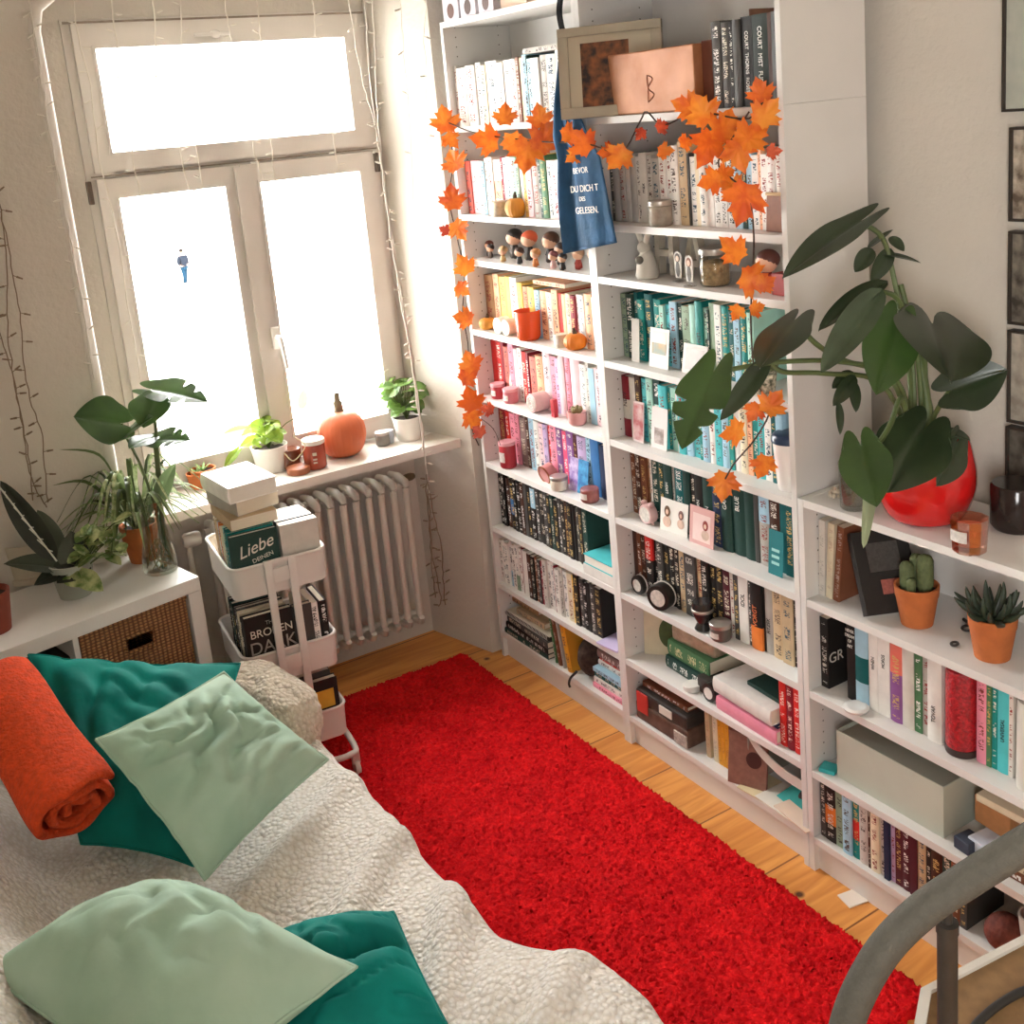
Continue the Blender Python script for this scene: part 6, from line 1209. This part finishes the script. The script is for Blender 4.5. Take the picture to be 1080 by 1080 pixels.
def cushion(name, label, cs, thick, m, seed=0, wr=.012, wdir=(1, .3), pipe=None, sag=.0, crease=None, inset=.07, folds=(), peak=.55):
    """soft square cushion between four corner points (in order round)"""
    A_, B_, C_, D_ = [Vector(c) for c in cs]; n = (C_-A_).cross(D_-B_).normalized()
    if n.z < 0: n = -n
    t = thing(name, label, 'cushion', (0, 0, 0)); o_ = (A_+B_+C_+D_)/4; t.location = o_
    NN = 44; q = MB(); top = []; bot = []
    for i in range(NN+1):
        ru = []; rb_ = []
        for j in range(NN+1):
            u = i/NN; v = j/NN
            # edges drawn in between the corners
            uu = lerp(u, .5 + (u-.5)*(1-inset*4*v*(1-v)*0), 1); pu = (2*u-1); pv = (2*v-1)
            fu = 1 - inset*(1-pv*pv); fv = 1 - inset*(1-pu*pu)
            a = .5 + .5*pu*fv if abs(pu) > -1 else u; b = .5 + .5*pv*fu
            a = .5 + .5*pu*(1 - inset*(1-pv*pv)); b = .5 + .5*pv*(1 - inset*(1-pu*pu))
            p = A_.lerp(B_, a).lerp(D_.lerp(C_, a), b)
            prof = ((1-pu**4)*(1-pv**4))**peak * (.55 + .45*(1-pu*pu)*(1-pv*pv))
            k = noise.noise(Vector((u*3*wdir[0]+seed, v*3*wdir[1]+seed, seed))) ; s_ = u*wdir[1] - v*wdir[0]
            wv = wr*math.sin(s_*24 + 6*k + seed)*max(0, noise.noise(Vector((u*2.3, v*2.3, seed+9)))+.25)*(1-pu**8)*(1-pv**8) + wr*1.2*noise.noise(Vector((u*4, v*4, seed+3)))*(1-pu**4)*(1-pv**4)
            ridge = abs(noise.noise(Vector((u*3.2 + 2*v, v*4.5 - u, seed+20)))); wv -= wr*1.6*math.exp(-(ridge/.06)**2)*(1-pu**6)*(1-pv**6)
            cr_ = 0
            for fu_, fv_, fr, fa, ff, fm in folds:
                dd = ((u-fu_)**2 + (v-fv_)**2)/fr**2
                if dd < 6:
                    q_ = (u-fu_)*math.cos(fa) + (v-fv_)*math.sin(fa) + .10*noise.noise(Vector((u*4, v*4, seed+40))); sn = math.sin(q_*ff); wv += fm*math.exp(-dd)*(sn - .55*abs(sn))*1.5
            if crease: cr_ = -crease[2]*math.exp(-(((u-.5)*crease[0] + (v-.5)*crease[1])/.07)**2)*prof
            ru.append(p - o_ + n*(thick*.55*prof + wv + cr_)); rb_.append(p - o_ - n*(thick*.45*prof))
        top.append(ru); bot.append(rb_[::1])
    q.grid(top); q.grid([r_[::-1] for r_ in bot]); co_ = q.build('cover', m, t, 180)
    rim = [top[0][j] for j in range(NN)] + [top[i][NN] for i in range(NN)] + [top[NN][NN-j] for j in range(NN)] + [top[NN-i][0] for i in range(NN)]
    q = MB(); q.tube(rim + rim[:1], pipe or .0035, 6, cap=False); q.build('seam', m, t, 180)
    return t
TEAL = velvet('teal_velvet', '#0e877d', '#0b6a63', .5); MINT = velvet('mint_velvet', '#aec8b4', '#9dbba5', .3)
cushion('cushion', 'big teal velvet cushion leaning against the plant cabinet', [AZ(30, 690, .80), AZ(253, 700, .70), AZ(206, 914, .505), AZ(86, 890, .53)], .17, TEAL, 2, .003, (.4, 1), inset=.05, folds=[(.35, .3, .40, .35, 30, .008), (.55, .2, .25, 2.0, 40, .006)])
cushion('cushion', 'mint velvet cushion lying on the teal one by the cabinet', [AZ(101, 780, .775), AZ(236, 709, .79), AZ(346, 801, .56), AZ(216, 928, .58)], .15, MINT, 5, .008, (1, .5), inset=.05, folds=[(.42, .5, .30, 1.0, 34, .013), (.6, .35, .22, .7, 46, .009), (.25, .3, .2, 1.9, 38, .007)])
cushion('cushion', 'teal velvet cushion half under the near mint one', [AZ(285, 985, .53), AZ(415, 962, .52), AZ(472, 1082, .505), AZ(290, 1150, .50)], .17, TEAL, 8, .007, (1, .2), crease=(.25, 1, .055), inset=.03)
cushion('cushion', 'large mint velvet cushion nearest the camera on the bed', [AZ(-22, 1022, .60), AZ(188, 934, .585), AZ(376, 1020, .645), AZ(178, 1170, .60)], .27, MINT, 11, .005, (.2, 1), inset=.02, peak=.75, folds=[(.55, .72, .26, 0.9, 30, .009), (.75, .5, .22, .5, 34, .007), (.35, .6, .2, 1.3, 34, .006)])
# orange rolled blanket
ORG = mat('orange_fleece', '#e04a18', .95, .25, 60, .7, 140)
P0 = AZ(2, 742, .80); P1 = AZ(84, 852, .665); ax = (P1-P0).normalized(); P0 = P1 - ax*.44
e1 = Vector((0, 0, 1)); e1 = (e1 - ax*e1.dot(ax)).normalized(); e2 = ax.cross(e1)
q = MB(); NS = 90; turns = 2.4
sec = []
for k in range(NS+1):
    a = k/NS*turns*2*PI; r_ = .022 + .066*(k/NS) ; sec.append((r_*math.cos(a)*1.15, r_*math.sin(a)*.82))
rows = []
for m_ in range(25):
    s_ = m_/24; c = P0.lerp(P1, s_) + e1*(.010*math.sin(s_*5)); f = 1 + .05*math.sin(s_*7+1) - (.0 if s_ < .9 else .35*(s_-.9))
    rows.append([c + (e2*x + e1*y)*f + ax*.006*math.sin(k*.7) for k, (x, y) in enumerate(sec)])
q.grid(rows)
rl = q.build('rolled_blanket', ORG, None, 180); sm = rl.modifiers.new('thick', 'SOLIDIFY'); sm.thickness = .020; sm.offset = 0; subsurf(rl, 1)
tag(rl, 'rolled-up orange fleece blanket lying at the big teal cushion', 'blanket')
# cream fluffy cushion bunched between mint cushion and trolley
q = MB(); ctr = Vector((-1.418, -.675, .500)); bm = bmesh.new(); bmesh.ops.create_icosphere(bm, subdivisions=5, radius=1)
for v in bm.verts:
    d = v.co.normalized(); f = 1 + .10*noise.noise(d*2.2 + Vector((3, 0, 0))) + .05*noise.noise(d*6) + .02*noise.noise(d*20)
    e = [math.copysign(abs(c)**.8, c) for c in d]; v.co = Vector((e[0]*.105, e[1]*.205, e[2]*.115))*f
bm.verts.index_update(); q.add([v.co for v in bm.verts], [[v.index for v in f.verts] for f in bm.faces]); bm.free()
solo('fluffy_cushion', q, sherpa('beige_fluff', '#e0d6c6', '#cfc2ac', 80), 'beige fluffy cushion between the mint cushion and the trolley', 'cushion', ctr, R(14), smooth=180)
# ================================================================= autumn leaf garland
MAPLE = [(0, -.42), (.14, -.44), (.36, -.52), (.36, -.38), (.52, -.30), (.46, -.20), (.62, -.08), (.84, .06), (.66, .14), (.76, .34), (.58, .30), (.46, .30), (.36, .26), (.38, .40), (.46, .58), (.30, .56), (.22, .70), (.11, .80), (0, .98)]
MAPLE = MAPLE + [(-x, y) for x, y in MAPLE[-2:0:-1]]
def maple_leaf(c, size, rot, nrm, cup, mb):
    n = nrm.normalized(); a = UPV - n*UPV.dot(n); a.normalize(); b = a.cross(n); c_, s_ = math.cos(rot), math.sin(rot); X_ = b*c_ + a*s_; Y_ = a*c_ - b*s_
    def P(x, y, k=1.0):
        r2 = x*x + y*y; z = cup*r2 + .10*abs(x)*(1 if k == 1 else .6) - .05*(math.cos(8*math.atan2(y, x))) * (r2**.5)
        return c + (X_*x + Y_*y + n*z)*size*.56
    vs = [P(0, -.05)] + [P(x*.5, y*.5, .5) for x, y in MAPLE] + [P(x, y) for x, y in MAPLE]; N_ = len(MAPLE)
    fs = [(0, 1+k, 1+(k+1) % N_) for k in range(N_)] + [(1+k, 1+N_+k, 1+N_+(k+1) % N_, 1+(k+1) % N_) for k in range(N_)]
    return mb.add(vs, fs)
def autumn(name, c, c2):
    return leafmat(name, c, c2, .5, c2, 26, .2)
AUT = [autumn('autumn_orange', '#f08a28', '#e0661c'), autumn('autumn_deep_orange', '#e87422', '#d0521c'), autumn('autumn_rust', '#cf5a34', '#a83a24'), autumn('autumn_amber', '#f39a34', '#e97a22')]
ga = thing('leaf_garland', 'orange maple leaf garland draped along both tall bookcases', 'garland', (0, 0, 0))
GX = -.305
VINE = mat('dark_vine', '#4a3a30', .8, .2)
def vine(pts, nm='vine', r_=.0022): q = MB(); q.tube(smoothline([AX(u, v, x) for u, v, x in pts], 5), r_, 6); q.build(nm, VINE, ga, 60)
vine([(470, 128, -.30), (478, 165, -.29), (474, 210, -.30), (482, 250, -.295), (490, 290, -.30), (488, 330, -.30), (494, 370, -.30), (488, 410, -.30), (497, 450, -.30), (505, 470, -.30)])
vine([(470, 128, -.30), (500, 140, -.30), (540, 146, -.305), (580, 150, -.33), (620, 152, -.34), (655, 160, -.305), (675, 128, -.31), (682, 118, -.31), (700, 132, -.305), (735, 118, -.30), (790, 125, -.305), (805, 95, -.30)])
vine([(790, 118, -.305), (770, 150, -.31), (758, 175, -.31), (788, 205, -.31), (795, 250, -.305), (793, 300, -.305), (792, 345, -.30), (797, 400, -.305), (812, 430, -.31), (797, 462, -.31), (775, 488, -.31), (765, 505, -.31)])
vine([(505, 440, -.30), (520, 452, -.30), (528, 470, -.285)], r_=.0012)
GL = [(470, 130, 32, .2), (474, 146, 22, -2.4), (480, 172, 30, .5), (477, 212, 30, .1), (483, 240, 26, -2.6), (470, 243, 14, 1.2), (491, 282, 26, .6), (486, 304, 20, -2.2), (492, 336, 24, 1.4), (497, 384, 26, .4), (492, 398, 24, -1), (498, 424, 30, .3), (497, 440, 26, -2.5), (506, 456, 17, .9), (516, 432, 16, 1.4),
 (516, 148, 34, 1.5), (533, 124, 26, .0), (542, 150, 34, -2.9), (556, 158, 40, 3.0), (570, 126, 28, .2), (573, 148, 38, -.6), (600, 142, 26, -1.4), (616, 152, 34, .8), (607, 164, 20, 2.2), (655, 164, 32, 2.4), (643, 160, 22, 1.7), (676, 140, 16, 2.6), (697, 134, 18, -1.1), (722, 150, 20, -1.4),
 (727, 113, 32, 1.2), (742, 120, 40, .6), (748, 152, 44, 2.7), (764, 138, 44, -.4), (778, 158, 40, -2.9), (790, 145, 42, -.9), (803, 100, 30, .3), (806, 122, 36, -.7), (814, 160, 18, -1.5), (700, 160, 20, -1.6), (752, 190, 30, 1.9), (764, 183, 22, -1.2), (785, 208, 50, 2.9), (774, 198, 30, 1.0), (775, 266, 36, .8), (792, 294, 38, -1.9), (806, 300, 22, -1.0), (778, 328, 20, 2.6), (796, 326, 20, -1.2),
 (813, 428, 32, -.6), (797, 432, 24, 2.6), (776, 455, 32, 1.8), (806, 489, 30, 2.9), (764, 508, 34, 3.0)]
rn = random.Random(21)
for i, (u, v, s_, r_) in enumerate(GL):
    x = GX - rn.uniform(.004, .022) - (.03 if 590 < u < 630 else 0); p = AX(u, v, x); sz = s_*depth(p)/F_PX
    nv = VIEW + RIGHT*rn.uniform(-.45, .45) + UPV*rn.uniform(-.4, .3); q = MB(); maple_leaf(p, sz*1.22, r_, nv, rn.uniform(-.25, .3), q)
    q.build('leaf', AUT[2] if s_ < 20 else rn.choice([AUT[0], AUT[0], AUT[3], AUT[1]]), ga, 180)
# ================================================================= tote bag
BLUE = mat('navy_canvas', '#2f5f88', .85, .25, 9, .4, 40, hex2='#244a68')
bg = thing('tote_bag', 'blue cloth bag with white lettering hanging between the tall bookcases', 'bag', (0, 0, 0))
ROWS = [(591, 36, 599, 36, -.30), (588, 70, 600, 74, -.305), (584, 110, 608, 112, -.315), (583, 145, 622, 146, -.33), (588, 168, 633, 165, -.335), (588, 205, 641, 205, -.335), (590, 235, 646, 232, -.332), (594, 268, 651, 256, -.33)]
def cloth(off):
    P = []
    NR = 40
    for i in range(NR+1):
        f = i/NR*(len(ROWS)-1); k = min(int(f), len(ROWS)-2); s_ = f-k; a, b = ROWS[k], ROWS[k+1]; r_ = [lerp(x, y, s_) for x, y in zip(a, b)]; row_ = []
        for j in range(17):
            t = j/16; u = lerp(r_[0], r_[2], t); v = lerp(r_[1], r_[3], t); fold = .018*math.sin(t*9.5 + i*.03 + .8)*(.4 + .6*i/NR)*(1.15-t) + .014*math.exp(-((t-.42)/.07)**2)
            row_.append(AX(u, v, r_[4] - fold + off))
        P.append(row_)
    return P
q = MB(); f_ = cloth(0); b_ = cloth(.02); q.grid(f_); q.grid([r_[::-1] for r_ in b_]); q.grid([[a, b] for a, b in zip([r_[0] for r_ in b_], [r_[0] for r_ in f_])]); q.grid([[a, b] for a, b in zip([r_[-1] for r_ in f_], [r_[-1] for r_ in b_])]); q.grid([f_[-1], b_[-1]])
q.build('bag_body', BLUE, bg, 180)
q = MB(); st_ = smoothline([AX(595, 40, -.305), AX(590, 15, -.295), AX(592, -8, -.292), AX(596, -30, -.29)], 5); q.tube(st_, .009, 4); q.build('strap', mat('black_strap2', '#1f2226', .8), bg); 
q = MB(); q.tube([AX(596, -30, -.29), AX(596, -30, -.29) + Vector((.02, 0, 0)), AX(596, -30, -.29) + Vector((.02, 0, .02))], .004, 6); q.build('hook', SIL, bg, 60)
def bag_text(s, u, v, sz): p = AX(u, v, -.352); text(s, sz, WINK, bg, basis((0, -1, 0), (0, 0, 1), (-1, 0, 0), p) @ Matrix.Rotation(R(4), 4, 'Z'), 'lettering')
for s_, u, v, z_ in (('BEVOR', 612, 180, .024), ('DU DICH T', 616, 199, .027), ('DES', 614, 210, .018), ('GELESEN.', 619, 222, .027)): bag_text(s_, u, v, z_)
# ================================================================= strings of little lights
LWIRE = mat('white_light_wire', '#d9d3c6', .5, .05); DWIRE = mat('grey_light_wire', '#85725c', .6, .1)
def strand(t, pts, y, m, seed, nb=9, r_=.0024, jit=.006):
    rn = random.Random(seed); P = [AY(u, v, yy if isinstance(yy := (y if not isinstance(y, (list, tuple)) else y[i]), float) else yy) for i, (u, v) in enumerate(pts)]
    P = smoothline(P, 5); P = [p + Vector((rn.uniform(-jit, jit)*.5, 0, 0)) for p in P]
    q = MB(); q.tube(P, r_, 5)
    for k in range(nb):
        i = int((k+.5)/nb*(len(P)-1)); p = P[i]; d = Vector((rn.choice((-1, 1))*rn.uniform(.6, 1), -.1, rn.uniform(-.5, .5))).normalized(); q.tube([p, p + d*.012], .0012, 4); q.tube([p + d*.010, p + d*.028], [.0036, .0024], 6)
    q.build('light_strand', m, t, 60)
L1 = thing('hanging_light_string', 'icicle string lights hanging in front of the window panes', 'string lights', (0, 0, 0), 0)
for i, (pts, nb) in enumerate([([(78, -30), (80, 25), (95, 90), (105, 170), (122, 240), (135, 320), (148, 400)], 14), ([(118, -30), (120, 25), (128, 70), (132, 110), (143, 180), (150, 215)], 9), ([(160, -30), (163, 25), (165, 55), (172, 90)], 5), ([(190, -20), (192, 45)], 3), ([(190, 155), (197, 190), (208, 240)], 4), ([(206, 150), (213, 195)], 3), ([(236, -30), (240, 20), (245, 45)], 4), ([(268, -30), (273, 15), (276, 45)], 4), ([(262, 125), (270, 165), (278, 190)], 4), ([(282, 100), (286, 150), (291, 200), (292, 230)], 6), ([(325, -20), (331, 10), (333, 38)], 4), ([(350, 138), (354, 160), (357, 180)], 3), ([(388, 300), (398, 370), (408, 420)], 5)]):
    strand(L1, pts, .29, LWIRE, i, nb)
q = MB(); q.tube(smoothline([AY(u, v, .29) for u, v in ((70, -32), (150, -36), (250, -38), (335, -30))], 6), .0018, 5); q.build('top_cord', LWIRE, L1, 60)
L2 = thing('hanging_light_string', 'bundle of string lights falling past the sill at the bookcase end of the window', 'string lights', (0, 0, 0), 0)
for i, pts in enumerate([[(366, -20), (374, 40), (384, 90), (395, 130), (403, 180), (412, 250), (425, 320), (436, 390), (441, 430), (448, 480), (452, 520)], [(384, -20), (388, 60), (393, 110), (400, 150), (408, 210), (418, 280), (430, 350), (438, 400), (446, 460), (450, 500)], [(392, -20), (395, 50), (398, 110), (402, 160), (410, 230), (420, 300), (432, 370), (440, 430)]]): strand(L2, pts, .075, LWIRE, 40+i, 18)
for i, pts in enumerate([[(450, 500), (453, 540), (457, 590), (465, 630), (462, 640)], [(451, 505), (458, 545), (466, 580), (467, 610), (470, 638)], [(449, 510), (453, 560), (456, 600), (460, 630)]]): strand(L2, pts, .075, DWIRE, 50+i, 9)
L3 = thing('hanging_light_string', 'two thin light strings hanging down the bright niche side', 'string lights', (0, 0, 0), 0)
for i, pts in enumerate([[(420, -20), (424, 30), (426, 60), (430, 100), (433, 150), (436, 210)], [(446, -20), (449, 10), (447, 45), (450, 80), (449, 130), (452, 190)]]): strand(L3, pts, .03, LWIRE, 60+i, 4, .0014)
L4 = thing('hanging_light_string', 'dull string lights hanging on the shadowed wall above the dark veined plant', 'string lights', (0, 0, 0), 0)
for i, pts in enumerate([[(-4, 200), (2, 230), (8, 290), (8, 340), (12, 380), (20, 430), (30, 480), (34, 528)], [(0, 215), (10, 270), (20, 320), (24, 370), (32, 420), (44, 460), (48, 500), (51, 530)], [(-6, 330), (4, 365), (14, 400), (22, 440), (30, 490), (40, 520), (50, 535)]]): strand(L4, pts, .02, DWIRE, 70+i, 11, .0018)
L5 = thing('hanging_light_string', 'white string lights running down the rounded niche edge', 'string lights', (0, 0, 0), 0)
for i, pts in enumerate([[(26, -10), (34, 20), (40, 60), (48, 110), (60, 180), (70, 230), (80, 290), (92, 350), (100, 400)], [(30, -10), (36, 40), (44, 90), (55, 150), (66, 210), (76, 260), (88, 330), (98, 395)]]): strand(L5, pts, .012, LWIRE, 80+i, 13)
# ================================================================= pictures on the wall over the low bookcase
FRD = mat('dark_thin_frame', '#3b332c', .5, .2, 40)
for i, (u0, v0, v1, c1, c2, lab) in enumerate([(1060, -40, 118, '#b3b6aa', '#a9ada2', 'pale grey-green framed picture, uppermost on the wall above the red pot'), (1067, 134, 233, '#cbbfae', '#5d5043', 'mottled brown framed print directly below the pale grey-green picture'), (1066, 243, 341, '#8a8376', '#38322c', 'dark framed print third from the top on the wall'), (1065, 347, 444, '#bdb5a6', '#8d8578', 'pale framed print fourth from the top on the wall'), (1063, 448, 547, '#6a655a', '#2e2a25', 'darkest framed print lowest on the wall behind the black candle glass')]):
    a = AX(u0, (v0+v1)/2, .045); z1_ = AX(u0, v0, .045).z; z0_ = AX(u0, v1, .045).z; w_ = .15 if i else .24
    t = thing('framed_print', lab, 'picture', (.045, a.y, z0_), 0, 'framed prints over the low bookcase'); H_ = z1_-z0_
    q = MB(); f = .006
    for b in ((-w_, 0, 0, f), (-w_, 0, H_-f, H_), (-w_, -w_+f, f, H_-f), (-f, 0, f, H_-f)): q.rbox(-.012, .012, *b, .001)
    q.build('frame', FRD, t); MB().box(-.004, .0, -w_+f, -f, f, H_-f).build('print', mat('wall_print_%d' % i, c1, .6, 0, 26, hex2=c2), t)
# ================================================================= near corner: tube rail, board
DK = 1.62
def N_(u, v, d=DK): return AD(u, v, d)
rlg = thing('tube_rail', 'thick curved dark grey tube rail in the near corner with a thin rod below', 'rail', (0, 0, 0), 0)
TUBE = mat('dark_grey_foam', '#57544a', .75, .14, 70, .25, 200)
pts = [N_(892, 1085), N_(925, 1012), N_(970, 963), N_(1025, 925), N_(1085, 888)]
a0 = pts[0]; foot = Vector((a0.x - .02, a0.y - .0, 0.0)); ext = pts[-1] + (pts[-1]-pts[-2])*1.0
pp_ = [foot, Vector((a0.x - .02, a0.y, .35)), Vector((a0.x - .015, a0.y, .6))] + pts + [ext, ext + Vector((.16, -.03, .01)), ext + Vector((.26, -.05, -.08)), Vector((ext.x + .30, ext.y - .06, .5)), Vector((ext.x + .30, ext.y - .06, 0))]
q = MB(); q.tube(smoothline(pp_, 8), .0245, 16); q.build('tube', TUBE, rlg, 60)
RODM = mat('dark_rod', '#3b352e', .5, .2, 50); tp = N_(999, 925); lo_ = N_(999, 985); 
q = MB(); q.tube([tp, Vector((tp.x, tp.y, lo_.z - .02))], .0075, 10); q.build('pin', RODM, rlg, 60)
q = MB(); q.tube([Vector((tp.x, tp.y, lo_.z)), Vector((tp.x, tp.y, 0.002))], .0150, 14); q.tube([Vector((tp.x, tp.y, lo_.z - .012)), Vector((tp.x, tp.y, lo_.z + .004))], .0165, 14); q.build('rod', RODM, rlg, 60)
zt = .60; tb = thing('side_table', 'brown board table with white edge behind the tube rail', 'table', (0, 0, 0), 0)
poly = [AZ(971, 1042, zt), AZ(962, 1092, zt), Vector((-1.02, -2.66, zt)), Vector((-.98, -2.80, zt)), Vector((-.60, -2.80, zt)), Vector((-.50, -2.70, zt)), AZ(1115, 967, zt)]
pl2 = [(p.x, p.y) for p in poly]; cx_ = sum(p[0] for p in pl2)/len(pl2); cy_ = sum(p[1] for p in pl2)/len(pl2)
inn = [(lerp(x, cx_, .085), lerp(y, cy_, .085)) for x, y in pl2]; n_ = len(pl2)
q = MB(); q.add([(x, y, zt-.03) for x, y in pl2] + [(x, y, zt) for x, y in pl2] + [(x, y, zt) for x, y in inn] + [(x, y, zt-.008) for x, y in inn], [tuple(range(n_))] + [(k + r_*n_, (k+1) % n_ + r_*n_, (k+1) % n_ + (r_+1)*n_, k + (r_+1)*n_) for r_ in range(3) for k in range(n_)]); q.build('white_edge', mat('white_edge_band', '#d3cdc2', .5, .06, 20), tb)
q = MB(); q.add([(x, y, zt-.007) for x, y in inn], [tuple(range(n_))]); q.build('board', mat('brown_board', '#8a6a44', .7, .2, 40), tb)
for k in range(n_):
    if k % 2 == 0: x, y = lerp(pl2[k][0], cx_, .2), lerp(pl2[k][1], cy_, .2); q = MB(); q.box(x-.015, x+.015, y-.015, y+.015, 0, zt-.03); q.build('leg', mat('white_edge_band', '#d3cdc2'), tb)
q = MB(); q.tube(smoothline([AZ(1015, 1100, zt), AZ(1032, 1078, zt), AZ(1056, 1058, zt), AZ(1084, 1044, zt), AZ(1120, 1040, zt)], 6), .007, 8)
solo('cable', q, mat('black_rubber', '#2a2723', .6), 'black cable curving across the brown board in the near corner', 'cable', smooth=60)

# ================================================================= light and camera
wd = bpy.data.worlds.new('daylight'); SC.world = wd; wd.use_nodes = True
bgd = wd.node_tree.nodes['Background']; bgd.inputs[0].default_value = (1.0, .995, .985, 1); bgd.inputs[1].default_value = 7.0
def portal(name, loc, rot, sx, sy):
    l = bpy.data.lights.new(name, 'AREA'); l.shape = 'RECTANGLE'; l.size = sx; l.size_y = sy; l.cycles.is_portal = True
    o = bpy.data.objects.new(name, l); COL.objects.link(o); o.location = loc; o.rotation_euler = rot
portal('window_portal', (-.92, .44, 1.67), (R(-90), 0, 0), 1.0, 1.6)
portal('added_window_portal', (XL-.115, (WY0+WY1)/2, (WZ0+WZ1)/2), (R(90), 0, R(-90)), WY1-WY0, WZ1-WZ0)
cd_ = bpy.data.cameras.new('camera'); cam = bpy.data.objects.new('camera', cd_); COL.objects.link(cam)
Rw = ROT.transposed(); cam.matrix_world = Matrix.Translation(CAM) @ Matrix((Rw.col[0], -Rw.col[1], -Rw.col[2])).transposed().to_4x4()
cd_.sensor_width = 36; cd_.sensor_fit = 'HORIZONTAL'; cd_.lens = 36*F_PX/1080; cd_.shift_x = (540-PPX)/1080; cd_.shift_y = (PPY-540)/1080; cd_.clip_start = .02; cd_.clip_end = 500
SC.camera = cam
SC.view_settings.view_transform = 'Standard'; SC.view_settings.look = 'None'; SC.view_settings.gamma = 1; SC.view_settings.use_curve_mapping = False
SC.view_settings.exposure = 2.16
